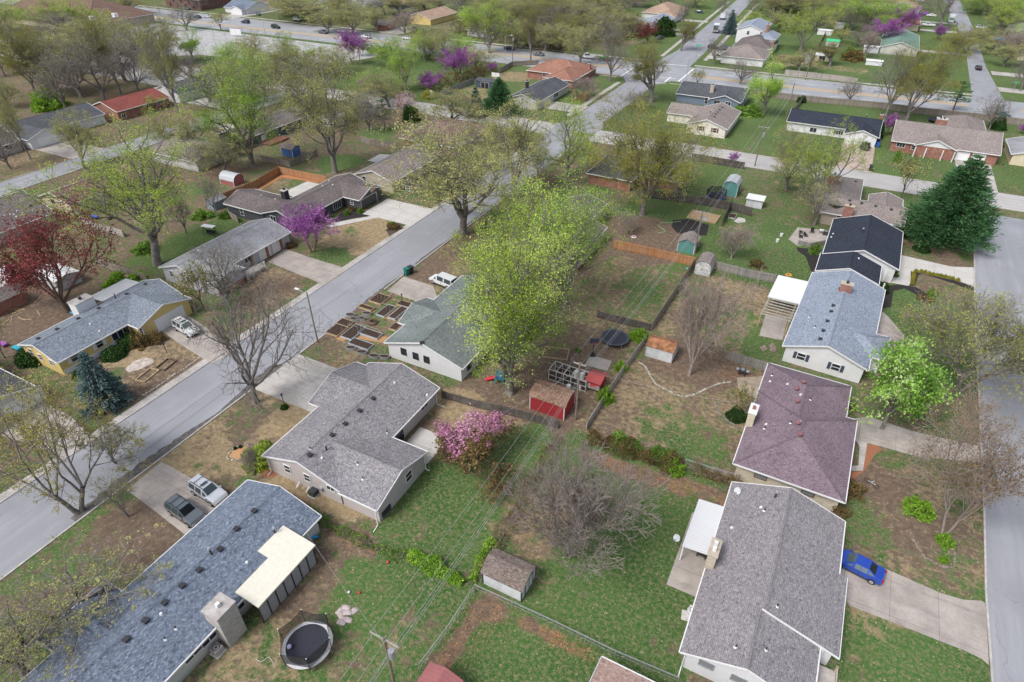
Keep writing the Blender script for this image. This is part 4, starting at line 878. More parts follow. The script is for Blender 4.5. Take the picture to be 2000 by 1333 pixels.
def tubes(S,scale,kmax=6):
    """all limbs as one vertex/face array; sides fall with thickness"""
    V=[];F=[];base=0
    p0=np.array([s[0] for s in S])*scale; p1=np.array([s[1] for s in S])*scale; r0=np.array([s[2] for s in S])*scale; r1=np.array([s[3] for s in S])*scale; lv=np.array([s[4] for s in S])
    for k,sel in ((7,lv==0),(5,(lv==1)),(4,lv==2),(3,lv>=3)):
        if not sel.any(): continue
        a,b,ra,rb=p0[sel],p1[sel],r0[sel],r1[sel]; d=b-a; d/=np.linalg.norm(d,axis=1,keepdims=True)+1e-9
        ref=np.where(np.abs(d[:,2:])<.9,np.array([[0,0,1.]]),np.array([[1.,0,0]])); u=np.cross(d,ref); u/=np.linalg.norm(u,axis=1,keepdims=True)+1e-9; v=np.cross(d,u)
        t=np.arange(k)*2*pi/k; ring=(u[:,None,:]*np.cos(t)[None,:,None]+v[:,None,:]*np.sin(t)[None,:,None])
        A=a[:,None,:]+ring*ra[:,None,None]; B=b[:,None,:]+ring*rb[:,None,None]
        n=len(a); vv=np.concatenate([A,B],1).reshape(-1,3)
        i=np.arange(k); f=np.stack([i,i+k,(i+1)%k+k,(i+1)%k],1); ff=(np.arange(n)*2*k)[:,None,None]+f[None]
        V.append(vv); F.append(ff.reshape(-1,4)+base); base+=len(vv)
    return np.concatenate(V),np.concatenate(F)
def leaves(cen,size,rng,aspect=.6,direc=None,flat=0.0):
    n=len(cen); u=rng.normal(size=(n,3)); 
    if direc is not None: u=direc+u*.35
    u/=np.linalg.norm(u,axis=1,keepdims=True)+1e-9
    w_=rng.normal(size=(n,3)); w_[:,2]+=flat; v=np.cross(u,w_); v/=np.linalg.norm(v,axis=1,keepdims=True)+1e-9
    s=(size*rng.uniform(.6,1.35,n))[:,None]; u=u*s; v=v*s*aspect
    q=np.stack([cen-u*.5,cen-u*.05+v*.5,cen+u*.5,cen-u*.05-v*.5],1).reshape(-1,3)
    f=np.arange(4*n).reshape(n,4); return q,f
def npmesh(name,V,F,m,tint=None,smooth=False):
    me=bpy.data.meshes.new(name); fill(me,V,F,F.shape[1]); me.materials.append(m)
    if tint is not None:
        a=me.attributes.new('tint','FLOAT','FACE'); a.data.foreach_set('value',tint.astype(np.float32))
    if smooth: me.polygons.foreach_set('use_smooth',np.ones(len(F),bool))
    return me
BARK=plain('grey_bark',(.2,.18,.165),.95,var=.35,scale=2.5,spec=.1); BARKB=plain('brown_bark',(.12,.085,.065),.95,var=.35,scale=2.5,spec=.1); BARKG=plain('pale_bark',(.24,.215,.19),.95,var=.3,scale=2.5,spec=.1); BARKT=plain('pale_twigs',(.255,.22,.2),.95,var=.3,scale=2.5,spec=.1); BARKR=plain('pinkish_twigs',(.3,.25,.225),.95,var=.3,scale=2.5,spec=.1)
LM=dict(
 yg=leafmat('yellow_green_leaves',[(.18,.26,.04),(.4,.53,.08),(.56,.68,.16)],.4), bright=leafmat('bright_green_leaves',[(.18,.34,.045),(.38,.58,.08),(.55,.7,.17)],.4),
 gbud=leafmat('golden_buds',[(.22,.2,.06),(.37,.34,.1),(.47,.44,.15)],.35), bud=leafmat('olive_buds',[(.23,.235,.09),(.38,.385,.14),(.5,.5,.2)],.3), olive=leafmat('olive_leaves',[(.13,.14,.03),(.25,.25,.05),(.35,.34,.08)],.35), grn=leafmat('fresh_green_leaves',[(.07,.15,.03),(.16,.28,.05),(.28,.42,.09)],.4),
 purple=leafmat('purple_blossom',[(.22,.07,.26),(.4,.13,.44),(.56,.27,.58)],.3), pink=leafmat('pink_blossom',[(.3,.1,.19),(.46,.2,.32),(.58,.35,.45)],.3), brn=leafmat('bronze_leaves',[(.1,.07,.04),(.19,.13,.06),(.24,.2,.08)],.3),
 red=leafmat('red_maple_buds',[(.14,.032,.036),(.25,.052,.056),(.34,.105,.1)],.3), orange=leafmat('russet_buds',[(.19,.13,.075),(.3,.215,.115),(.4,.3,.16)],.3),
 pine=leafmat('pine_needles',[(.03,.085,.035),(.06,.15,.06),(.12,.24,.1)],.2), spruce=leafmat('blue_spruce_needles',[(.05,.09,.09),(.11,.17,.17),(.19,.26,.26)],.15), hedge=leafmat('dark_evergreen_leaves',[(.02,.045,.015),(.04,.085,.025),(.07,.13,.04)],.2),
 pear=leafmat('pear_leaves_blossom',[(.1,.22,.035),(.18,.36,.055),(.27,.47,.08),(.32,.52,.1),(.5,.62,.3)],.35), will=leafmat('willow_leaves',[(.2,.23,.05),(.34,.37,.09),(.45,.47,.15)],.35), blush=leafmat('blush_blossom',[(.4,.27,.27),(.62,.47,.48),(.72,.62,.6)],.3), lime=leafmat('lime_shrub_leaves',[(.1,.2,.02),(.2,.36,.04),(.32,.5,.08)],.35), gold=leafmat('golden_shrub_leaves',[(.22,.22,.03),(.36,.34,.05),(.45,.42,.09)],.3))
PROTO={}
def proto(key,S,tips,H,Rr,bark,leaf=None,nleaf=0,size=.25,spread=.45,lv_min=3,aspect=.6,top_bias=0,clump=1,flat=0,seed=1,two=None,tw_=.012,gap=.58):
    """normalise crown to height H and radius Rr (metres), build trunk mesh and crown mesh"""
    rng=np.random.default_rng(seed)
    if key[:3] in('lim','yel','gre','oli','bud','fro') and leaf: nleaf=int(nleaf*2.3); size*=.52; clump=9; spread*=.75
    P1=np.array([s[1] for s in S]); hz=np.percentile(P1[:,2],99.5); rx=np.percentile(np.hypot(P1[:,0],P1[:,1]),97)
    sc=np.array([Rr/rx,Rr/rx,H/hz])
    rs=H*.9
    S2=[(tuple(np.array(s[0])*sc),tuple(np.array(s[1])*sc),max(s[2]*rs,tw_),max(s[3]*rs,tw_*.75),s[4]) for s in S]
    tr=[s for s in S2 if s[4]<=1]; tw=[s for s in S2 if s[4]>1]
    V,F=tubes(tr,1.0); tm=npmesh('trunk',V,F,bark,smooth=True)
    V,F=tubes(tw,1.0); mats=[bark]; tint=np.zeros(len(F)); mi=np.zeros(len(F),np.int32)
    if leaf:
        E=np.array([s[1] for s in S2 if s[4]>=lv_min]); M=np.array([s[0] for s in S2 if s[4]>=lv_min])
        wgt=np.ones(len(E))
        if top_bias: wgt=np.clip((E[:,2]/H)**top_bias,.02,1)
        nb_=max(1,nleaf//clump); nleaf=nb_*clump; idx=rng.choice(len(E),nb_,p=wgt/wgt.sum()); t=rng.uniform(.2 if clump>1 else 0,1.05,(nb_,1))
        cen=M[idx]*(1-t)+E[idx]*t; cen=np.repeat(cen,clump,0)+rng.normal(0,spread,(nleaf,3))*np.repeat(rng.uniform(.4,1.4,(nb_,1)),clump,0)
        kp=rng.uniform(0,1,nleaf)<gap+(1-gap)*np.clip(.5+.9*np.sin(cen[:,0]*1.9+seed)*np.sin(cen[:,1]*1.7+2)+.8*np.sin(cen[:,2]*1.6+cen[:,0]*.8),0,1); cen=cen[kp]; nleaf=len(cen)
        cl=np.clip(.5+.22*np.sin(cen[:,0]*1.3+seed)+.22*np.sin(cen[:,1]*1.5)+.12*np.sin(cen[:,2]*2)+rng.normal(0,.22,nleaf),0,1)
        q,f=leaves(cen,size,rng,aspect,flat=flat)
        F=np.concatenate([F,f+len(V)]); V=np.concatenate([V,q]); tint=np.concatenate([tint,cl])
        if two:
            m2=(two[1](cen)).astype(np.int32)+1; mi=np.concatenate([mi,m2]); mats+= [LM[leaf],LM[two[0]]]
        else: mi=np.concatenate([mi,np.ones(nleaf,np.int32)]); mats.append(LM[leaf])
    cm=npmesh('crown',V,F,mats[0],tint)
    for m_ in mats[1:]: cm.materials.append(m_)
    cm.polygons.foreach_set('material_index',mi)
    PROTO[key]=(tm,cm,H,Rr)
sk1=lambda s,**k: skeleton(s,**k)
proto('bare',*skeleton(11,trunk=.16,limbs=7,kids_=(7,6,5,4),up=(.06,.03,.0,-.03),wob=.17,spread=(.4,1.05)),12,6,BARK,seed=2,tw_=.016)
proto('barefine',*skeleton(12,trunk=.1,limbs=14,kids_=(8,7,6,3),ang=(.5,.5,.6,.7),up=(.07,.06,.05,.04),wob=.07,ratio=(.6,.55,.5,.5),multi=4,r0=.02,spread=(.15,1.15)),8,5,BARKT,seed=3,tw_=.017)
proto('baretw',*skeleton(13,trunk=.12,limbs=8,kids_=(8,6,6,4),up=(.12,.1,.06,.03),wob=.13,r0=.022),8.5,3.8,BARKR,'orange',900,.14,.15,4,seed=4,tw_=.016)
proto('greybare',*skeleton(14,trunk=.2,limbs=7,kids_=(7,6,6,4),up=(.1,.06,.03,.02),wob=.15),12,5.5,BARK,'bud',1500,.16,.2,4,seed=5,tw_=.017)
for i,sd in enumerate((21,22,23)):
    proto('bud%d'%i,*skeleton(sd,trunk=.2,limbs=7,kids_=(7,6,5,4),up=(.12,.05,.02,-.02),wob=.16),13,6,BARK,'bud',11000,.25,.26,4,seed=20+i,tw_=.014)
proto('yel0',*skeleton(31,trunk=.2,limbs=6,kids_=(6,6,5,4),up=(.12,.05,.02,.0)),13,6.2,BARK,'yg',10000,.23,.26,4,seed=31)
proto('yel1',*skeleton(32,trunk=.24,limbs=7,kids_=(7,6,5,4),up=(.14,.08,.02,.0),lean=.12),15,6.5,BARK,'yg',12000,.23,.28,4,seed=32)
proto('front',*skeleton(33,trunk=.22,limbs=6,kids_=(6,5,5,4),up=(.1,.05,.02,.0),multi=2,spread=(.35,1.0)),13,6.5,BARK,'gbud',10000,.2,.16,4,seed=33,tw_=.015)
proto('frontg',*skeleton(34,trunk=.2,limbs=6,kids_=(6,5,5,3),up=(.1,.05,.02,.0)),12,5.5,BARK,'bud',2600,.26,.17,4,seed=34,tw_=.014)
proto('lime0',*skeleton(41,trunk=.13,limbs=7,kids_=(7,6,5,4),up=(.14,.08,.04,.0)),13,5.5,BARK,'bright',13500,.22,.38,3,seed=41)
proto('lime1',*skeleton(42,trunk=.13,limbs=6,kids_=(7,6,5,4),up=(.16,.08,.04,.0)),14,5.5,BARK,'yg',13000,.22,.38,3,seed=42)
proto('green0',*skeleton(43,trunk=.2,limbs=7,kids_=(7,6,4,3),up=(.16,.1,.04,.0)),12,5,BARK,'bright',13000,.25,.34,3,seed=43)
proto('olive0',*skeleton(51,trunk=.16,limbs=8,kids_=(7,6,5,3),up=(.14,.08,.05,.02)),13,6.5,BARK,'olive',19000,.23,.32,3,seed=51)
proto('olive1',*skeleton(52,trunk=.22,limbs=7,kids_=(7,6,5,3),up=(.16,.08,.05,.02)),15,5.5,BARK,'olive',12000,.23,.28,3,seed=52)
proto('redbud',*skeleton(61,trunk=.2,limbs=6,kids_=(6,6,5,3),ang=(.8,.8,.8,.8),up=(.08,.05,.02,.0),multi=2),6,3.6,BARKB,'purple',9500,.17,.14,3,seed=61)
proto('maple',*skeleton(62,trunk=.12,spread=(.3,1.1),limbs=8,kids_=(7,6,5,3),up=(.08,.04,.02,.0)),10,6,BARKB,'red',13000,.18,.24,3,seed=62)
proto('russet',*skeleton(63,trunk=.18,limbs=9,kids_=(7,6,6,4),up=(.05,.03,.01,.0),multi=2),9,6.5,BARKR,'orange',9000,.15,.24,3,seed=63,tw_=.015)
proto('crab',*skeleton(64,trunk=.09,limbs=8,kids_=(6,6,5,3),up=(.06,.05,.02,.0),spread=(.4,1.25)),5.5,4,BARKB,'pink',12500,.19,.2,3,seed=64,two=('brn',lambda c:(c[:,0]*.25-c[:,1]*.55-(c[:,2]-3.3)*.75+np.sin(c[:,0]*2.1)*.5+np.sin(c[:,1]*1.7)*.5)>-.5))
proto('pear',*skeleton(65,trunk=.2,limbs=8,kids_=(7,6,5,3),up=(.18,.1,.04,.0)),8,4.4,BARK,'pear',12000,.26,.3,3,seed=65)
proto('willow',*skeleton(66,trunk=.12,limbs=9,kids_=(8,7,5,4),ang=(.6,.6,.6,.6),up=(.02,.02,.02,.0),wob=.11,multi=3,r0=.03),9,7.5,BARKG,'will',16000,.19,.2,3,seed=66,aspect=.35,tw_=.016)
proto('young',*skeleton(67,trunk=.3,limbs=6,kids_=(5,5,4,3),up=(.1,.06,.02,.0),r0=.02),6,3,BARKB,'bud',1600,.2,.2,3,seed=67)
proto('blush',*skeleton(68,trunk=.1,limbs=8,kids_=(6,6,4,3),up=(.08,.05,.02,.0)),5,3.6,BARKB,'blush',8000,.2,.2,3,seed=68)
def conifer(key,H,Rr,leaf,nwh,nb,droop,dens,nl,seed,irr=.15,power=1.0,base=.06):
    rng=np.random.default_rng(seed); S=[]; cen=[]; dr=[]
    n=8
    for i in range(n): S.append(((0,0,H*i/n),(0,0,H*(i+1)/n),.018*H*(1-i/n)+.02,.018*H*(1-(i+1)/n)+.015,0))
    for k in range(nwh):
        t=base+(1-base)*(k+rng.uniform(-.3,.3))/nwh; t=min(max(t,base),.985); L=Rr*(1-t)**power*1.08+.12
        for j in range(nb):
            a=2*pi*(j+rng.uniform(-.3,.3))/nb+k*1.1; l=L*rng.uniform(1-irr*2,1+irr*.6); z=H*t
            tip=np.array([cos(a)*l,sin(a)*l,z+l*droop*rng.uniform(.5,1.3)]); o=np.array([0,0,z])
            S.append((tuple(o),tuple(tip),.02+.012*l,.008,2))
            m=int(nl*(l/Rr)**1.3)+5; u=rng.uniform(.12,1.04,m)[:,None]; w_=rng.normal(0,1,(m,3))*np.array([.16,.16,.1])*dens*(1.2-.7*u)*max(.5,l*.55)
            cen.append(o+(tip-o)*u+w_); dd=(tip-o)/np.linalg.norm(tip-o); dr.append(np.repeat(dd[None],m,0)+np.array([[0,0,.25]]))
    V,F=tubes([s for s in S if s[4]==0],1.0); tm=npmesh('trunk',V,F,BARKB,smooth=True)
    V,F=tubes([s for s in S if s[4]>0],1.0); C_=np.concatenate(cen); q,f=leaves(C_,.5 if leaf=='pine' else .36,rng,.26,np.concatenate(dr))
    rad=np.hypot(C_[:,0],C_[:,1])/(Rr*(1-C_[:,2]/H)+.4)
    ti=np.concatenate([np.zeros(len(F)),np.clip(.5+rng.normal(0,.24,len(C_))+.12*np.sin(C_[:,0]*2+C_[:,2]*1.4)+.1*np.sin(C_[:,1]*2.3),0,1)])
    mi=np.concatenate([np.zeros(len(F),np.int32),np.ones(len(f),np.int32)])
    cm=npmesh('crown',np.concatenate([V,q]),np.concatenate([F,f+len(V)]),BARKB,ti); cm.materials.append(LM[leaf]); cm.polygons.foreach_set('material_index',mi)
    PROTO[key]=(tm,cm,H,Rr)
conifer('pine',15,6.5,'pine',24,11,.10,1.7,300,71,.13,.75,.09)
conifer('spruce',8,3.3,'spruce',18,12,-.12,1.25,190,72,.1,.85,.02)
conifer('scrag',9,3.2,'pine',9,4,.1,1.6,70,73,.4,.6,.3)
def bush(key,rx,ry,rz,leaf,n,size,seed,rough=.25,stems=8):
    rng=np.random.default_rng(seed); d=rng.normal(size=(n,3)); d/=np.linalg.norm(d,axis=1,keepdims=True); d[:,2]=np.abs(d[:,2])*1.0-.12
    lump=1+rough*(np.sin(d[:,0]*5+seed)*np.sin(d[:,1]*4.3+1)+.6*np.sin(d[:,2]*7+d[:,0]*6))
    r=rng.uniform(.35,1,n)**.35*lump; c=d*r[:,None]*np.array([rx,ry,rz]); c[:,2]=np.maximum(c[:,2],.03)
    q,f=leaves(c,size,rng,.65); S=[]
    for i in range(stems):
        a=2*pi*i/stems; S.append(((0.05*cos(a),.05*sin(a),0),(rx*.5*cos(a),ry*.5*sin(a),rz*.6),.03,.012,3))
    V,F=tubes(S,1.0); tm=npmesh('stems',V,F,BARKB)
    ti=np.clip(.5+rng.normal(0,.25,n)+.15*np.sin(c[:,0]*4)*np.sin(c[:,1]*4),0,1); cm=npmesh('foliage',q,f,LM[leaf],ti); PROTO[key]=(tm,cm,rz,max(rx,ry))
bush('b_dark',1,1,1,'hedge',2600,.16,81,.12); bush('b_green',1,1,1,'grn',2000,.19,82,.3); bush('b_lime',1,1,1,'lime',1500,.2,83,.35); bush('b_gold',1,1,1,'gold',900,.2,84,.1); bush('b_brown',1,1,1,'brn',1500,.16,85,.35); bush('b_yel',1,1,1,'yg',1300,.2,86,.3); bush('b_blush',1,1,1,'blush',1800,.18,87,.3)
def tree(key,base,top,width,label,group=None,name='tree',cat='tree',rz=None,xy=None,hmul=1.0):
    """base: pixel of the trunk foot; top: pixel row of the crown's top; width: crown width in pixels"""
    x,y=xy if xy else P(*base); rnd=random.Random(hash((round(x,1),round(y,1)))%9999)
    d=proj(x,y,4)[2]; Wm=width/FPX*d
    tm,cm,H,Rr=PROTO[key]
    # the far side of the crown stands behind the trunk, so its top shows higher than the trunk line alone
    ln=math.hypot(x,y); ax_,ay_=x/ln*Wm*.42,y/ln*Wm*.42; lo,hi=1.,28.
    for _ in range(25):
        m_=(lo+hi)/2
        if min(proj(x,y,m_)[1],proj(x+ax_,y+ay_,m_*.72)[1])>top: lo=m_
        else: hi=m_
    hh=lo*hmul
    hh=max(1.0,min(hh,26))
    sxy=Wm/2/Rr; sz=hh/H
    t=thing(name,label,cat,(x,y,0),rnd.random()*6.28 if rz is None else rz,group)
    for n_,m_ in (('stems' if key[:2]=='b_' else 'trunk',tm),('foliage' if key[:2]=='b_' else 'crown',cm)):
        o=put(n_,m_,t)
    t.scale=(sxy,sxy,sz); return t
def shrub(key,c,w_,h_,label,group=None,cat='shrub',name='shrub',d_=None,xy=None):
    x,y=xy or P(*c); t=thing(name,label,cat,(x,y,0),random.Random(int(x*7+y*13)).random()*6.28 if d_ is None else 0,group)
    tm,cm,H,Rr=PROTO[key]; put('stems',tm,t); put('foliage',cm,t); t.scale=(w_/2,(d_ or w_)/2,h_); return t
def hedge(name,label,pts,wd,h_,leaf,n,cat='hedge',size=.2,seed=5,bare=0,twig=BARKR):
    """clipped or rambling hedge along ground points"""
    rng=np.random.default_rng(seed); pts=np.array(pts,float); L=np.r_[0,np.cumsum(np.linalg.norm(np.diff(pts,axis=0),axis=1))]
    org=pts.mean(0); t=thing(name,label,cat,(org[0],org[1],0))
    def at(s): return np.stack([np.interp(s,L,pts[:,0]),np.interp(s,L,pts[:,1])],1)-org
    s=rng.uniform(0,L[-1],n); c=at(s); lump=1+.3*np.sin(s*1.1+seed)+.2*np.sin(s*2.7); a=rng.uniform(0,pi,n); r=rng.uniform(.4,1,n)**.4*lump
    dirn=at(np.minimum(s+.1,L[-1]))-at(np.maximum(s-.1,0)); dirn/=np.linalg.norm(dirn,axis=1,keepdims=True)+1e-9; nrm=np.stack([-dirn[:,1],dirn[:,0]],1)
    cc=np.concatenate([c+nrm*(np.cos(a)*r*wd/2)[:,None],(np.sin(a)*r*h_)[:,None]],1)
    q,f=leaves(cc,size,rng,.65); put('foliage',npmesh('foliage',q,f,LM[leaf],np.clip(.5+rng.normal(0,.25,n)+.2*np.sin(s*2),0,1)),t)
    nb=int(L[-1]*(14 if bare else 4)); s=rng.uniform(0,L[-1],nb); c=at(s); e=rng.normal(0,wd*.45,(nb,2)); S=[((*c[i],0),(c[i,0]+e[i,0],c[i,1]+e[i,1],h_*rng.uniform(.5,1.25)),.025,.008,3) for i in range(nb)]
    V,F=tubes(S,1.0); put('stems',npmesh('stems',V,F,twig),t); return t

# ------------------------------------------------------------------ vehicles
CARCOL={}
def carpaint(n,c,**k):
    if n not in CARCOL: CARCOL[n]=paint('car_paint_'+n,c,**k)
    return CARCOL[n]
HLM=plain('headlight_lens',(.7,.7,.7),.2); TLM=plain('tail_light_lens',(.35,.01,.01),.25); RIM=plain('wheel_rim',(.5,.5,.52),.35,.6)
PROF={ # (x, half width, sill, belt, roof half width, roof z)   roof z None = closed at the belt
 'sedan':[(-2.32,.72,.38,.72,0,0),(-2.2,.86,.26,.93,0,0),(-1.55,.9,.22,1.0,0,0),(-.85,.91,.22,.98,.62,1.42),(.3,.91,.22,.96,.64,1.44),(1.12,.9,.22,.94,0,0),(2.0,.86,.24,.82,0,0),(2.3,.74,.32,.66,0,0)],
 'suv':[(-2.3,.84,.4,1.0,0,0),(-2.22,.9,.34,1.05,0,0),(-2.0,.91,.3,1.08,.7,1.72),(.25,.92,.3,1.06,.7,1.74),(1.0,.91,.3,1.06,0,0),(2.1,.88,.32,.98,0,0),(2.34,.78,.4,.75,0,0)],
 'van':[(-2.45,.88,.4,1.0,0,0),(-2.42,.92,.34,1.05,.8,1.85),(.7,.94,.3,1.06,.76,1.88),(1.55,.92,.3,1.0,0,0),(2.3,.86,.34,.85,0,0),(2.5,.76,.4,.7,0,0)],
 'pickup':[(-.35,.94,.42,1.1,0,0),(-.3,.94,.42,1.1,.74,1.78),(1.0,.94,.42,1.08,.72,1.8),(1.65,.93,.42,1.1,0,0),(2.65,.9,.42,1.05,0,0),(2.85,.82,.5,.8,0,0)]}
CARP={}
def car_proto(kind,col,label,cat):
    key=(kind,col); m=CARCOL[col]; t=thing({'suv':'suv','van':'van','sedan':'car','pickup':'pickup_truck'}[kind],label,cat)
    pr=PROF[kind]; body=MB(); gl=MB(); n=len(pr)
    def ring(p):
        x,w_,zs,zb,wr,zr=p
        if zr==0: wr,zr=w_*.82,zb+.035
        return [(x,w_*.93,zs),(x,w_,zs+.22*(zb-zs)+.05),(x,w_*.985,zb),(x,wr,zr),(x,-wr,zr),(x,-w_*.985,zb),(x,-w_,zs+.22*(zb-zs)+.05),(x,-w_*.93,zs)]
    rg=[ring(p) for p in pr]
    def lerp(a,b,t): return tuple(a[i]*(1-t)+b[i]*t for i in range(3))
    for i in range(n-1):
        a,b=rg[i],rg[i+1]; up0,up1=pr[i][5]>0,pr[i+1][5]>0
        for k in range(7):
            quad=[a[k],b[k],b[k+1],a[k+1]]
            body.poly(quad[::-1])
            g=(k in (2,4) and (up0 and up1)) or (k==3 and up0!=up1) 
            if g:
                c=tuple(sum(q[j] for q in quad)/4 for j in range(3)); sh=.9 if k!=3 else .86
                nx_=(0,.012 if k==2 else -.012,.004) if k!=3 else ((.012 if up0 else -.012),0,.012)
                if k!=3 and abs(quad[0][0]-quad[1][0])>1.0:
                    for t0,t1 in ((.03,.49),(.53,.97)):
                        qq=[lerp(quad[0],quad[1],t0),lerp(quad[0],quad[1],t1),lerp(quad[3],quad[2],t1),lerp(quad[3],quad[2],t0)]
                        c=tuple(sum(q[j] for q in qq)/4 for j in range(3))
                        gl.poly([tuple(c[j]+(q[j]-c[j])*(.96 if j==0 else .92)+nx_[j] for j in range(3)) for q in qq][::-1])
                else: gl.poly([tuple(c[j]+(q[j]-c[j])*sh+nx_[j] for j in range(3)) for q in quad][::-1])
            elif k in (2,4) and up0!=up1:
                c=tuple(sum(q[j] for q in quad)/4 for j in range(3)); gl.poly([(c[0]+(q[0]-c[0])*.62,c[1]+(q[1]-c[1])*.8+(.012 if k==2 else -.012),c[2]+(q[2]-c[2])*.72+.0) for q in quad][::-1])
    body.poly(rg[0]); body.poly(rg[-1][::-1])
    L0,L1=pr[0][0],pr[-1][0]
    if kind=='pickup':
        body.box(-2.85,-.34,-.93,-.83,.5,1.1); body.box(-2.85,-.34,.83,.93,.5,1.1); body.box(-2.87,-2.79,-.83,.83,.5,1.08); body.box(-2.8,-.34,-.83,.83,.5,.62); L0=-2.87
    bo=body.build('body',m,t,smooth=False); xa,xb=pr[1][0]+.75,pr[-2][0]-.75
    for sg in (-1,1):
        w0=pr[2][1]; tr=MB()
        for xx in ((-.25,.95) if kind!='pickup' else (.1,1.15)): tr.box(xx-.012,xx+.012,min(sg*(w0-.03),sg*(w0+.008)),max(sg*(w0-.03),sg*(w0+.008)),.3,.98)
        tr.box(xa+.3,xb-.3,min(sg*(w0-.1),sg*(w0-.02)),max(sg*(w0-.1),sg*(w0-.02)),.2,.36)
        tr.build('side_trim',BLACK,t)
    for x_ in (pr[0][0]-.02,pr[-1][0]+.02): MB().box(x_-.04,x_+.04,-.55,.55,.34,.5).build('bumper',BLACK,t); gl.build('windows',CARGLASS,t)
    wx=(L0+.85,L1-.9); r=.33 if kind=='sedan' else .37
    for x in wx:
        for sg in (-1,1):
            w_=MB(); w_.cyl((x,sg*.72,r),(x,sg*.95,r),r,n=16); wh=w_.build('wheel',RUBBER,t); w_=MB(); w_.cyl((x,sg*.9,r),(x,sg*.965,r),r*.62,n=10); w_.build('rim',RIM,wh)
    for sg in (-1,1):
        b=MB(); b.box(L1-.16,L1+.0,sg*.62-.16,sg*.62+.16,pr[-1][3]-.1,pr[-1][3]+.05); b.build('headlight',HLM,t)
        b=MB(); b.box(L0-.03,L0+.12,sg*.66-.14,sg*.66+.14,.72,.92); b.build('tail_light',TLM,t)
        b=MB(); xm=pr[-3][0]-.1; b.box(xm-.1,xm+.1,min(sg*.92,sg*1.06),max(sg*.92,sg*1.06),.96,1.1); b.build('mirror',m if col!='white' else WHITE,t)
    if kind in('suv','van'):
        b=MB()
        for sg in (-1,1): b.beam((-1.8,sg*.6,1.79),(.3,sg*.6,1.81),.05,.06)
        for x in (-1.2,-.2): b.beam((x,-.6,1.81),(x,.6,1.82),.05,.04)
        b.build('roof_rack',DARK,t)
    if kind=='suv':
        b=MB(); b.box(-.45,.05,-.36,.36,1.735,1.765); b.build('sunroof',CARGLASS,t)
    t.location=(0,0,-50); CARP[key]=t; return t
for n_,c_ in (('white',(.74,.75,.76)),('silver',(.5,.52,.55)),('black',(.02,.02,.025)),('blue',(.02,.07,.42)),('navy',(.03,.045,.09)),('grey',(.16,.165,.175)),('teal',(.06,.16,.18)),('red',(.28,.03,.03)),('charcoal',(.11,.125,.14))): carpaint(n_,c_)
USEDP=set()
def car(kind,col,px,heading,label,group=None,scale=1.0,xy=None):
    """px: ground pixel under the middle of the car; heading: degrees from +X (east)"""
    key=(kind,col); cat={'suv':'suv','van':'van','sedan':'car','pickup':'pickup'}[kind]
    x,y=xy or P(*px)
    if key not in CARP: t=car_proto(kind,col,label,cat)
    else: t=dup(CARP[key],label=label)
    if group: t['group']=group
    elif 'group' in t.keys(): del t['group']
    t.location=(x,y,.025); t.rotation_euler=(0,0,R(heading)); t.scale=(scale,)*3; return t
GA='cars driving along the avenue'; GN='cars parked around the northern street'
car('suv','silver',(410,968),-4,'silver white suv with black roof rack on the lower left driveway')
car('suv','charcoal',(366,1008),-4,'dark suv beside the silver one, half under the branches on the driveway')
car('suv','white',(366,648),-8,'white suv parked in front of the yellow house garage')
car('van','white',(866,556),172,'white van on the driveway next to the vegetable beds')
car('sedan','blue',(1672,1112),170,'bright blue sedan parked under the eave at the lower right')
car('sedan','black',(1910,136),92,'small black car on the right hand street north of the avenue')
car('pickup','white',(1812,52),180,'white pickup on a driveway at the upper right')
car('sedan','white',(1818,33),178,'white sedan behind the white pickup at the upper right')
car('sedan','blue',(1803,30),178,'blue car next to the white sedan at the upper right')
car('pickup','black',(1908,76),0,'dark pickup near the blue tarpaulin at the upper right')
car('suv','white',(1916,57),10,'white suv half hidden by green branches at the upper right')
car('sedan','teal',(1955,228),-2,'teal sedan on the avenue behind the bare tree at the right edge',GA)
car('sedan','grey',(1052,109),-3,'grey sedan on the avenue near the red brick house',GA)
car('sedan','navy',(995,98),-3,'dark blue car on the avenue beside the street light',GA)
car('suv','white',(796,78),177,'white suv on the avenue behind the bright green tree',GA)
car('suv','white',(716,75),177,'white suv on the avenue just right of the purple redbud',GA)
car('sedan','white',(668,64),177,'white sedan on the avenue just left of the purple redbud',GA)
car('sedan','charcoal',(631,66),-3,'dark hatchback on the avenue left of the purple redbud',GA)
car('suv','black',(539,56),-3,'black suv on the avenue next to the planted median',GA)
car('suv','navy',(480,46),180,'dark suv on the avenue opposite the white gabled house',GA)
car('sedan','white',(406,35),178,'white sedan on the avenue behind the leaning tall tree',GA)
car('sedan','navy',(386,36),178,'dark blue sedan on the avenue left of the white one',GA)
car('sedan','teal',(365,20),178,'teal car at the far kerb of the avenue left of the white gabled house',GA)
car('sedan','white',(229,14),-2,'white car on the avenue above the brown shop roof',GA)
car('suv','white',(354,6),90,'white suv at the top edge beside the brick apartments')
car('pickup','red',(43,14),0,'red pickup in the car park at the upper left corner')
car('sedan','grey',(505,30),150,'grey car in the drive of the white gabled house')
car('pickup','black',(822,63),20,'black pickup in the drive below the yellow house')
car('pickup','charcoal',(808,60),20,'dark grey pickup next to the black one below the yellow house')
car('suv','white',(582,41),-6,'white suv by the trees across the avenue')
car('sedan','navy',(1366,26),0,'dark blue car on a driveway on the northern street')
car('sedan','white',(1318,62),20,'white car beside the round dark evergreen')
car('sedan','charcoal',(1289,77),60,'dark car behind the red tree')
car('suv','black',(1393,96),0,'black suv left of two behind the small bare tree')
car('suv','charcoal',(1416,98),0,'charcoal suv right of two behind the small bare tree')
car('sedan','white',(1408,109),4,'white sedan in front of the grey brown hip roofed house')
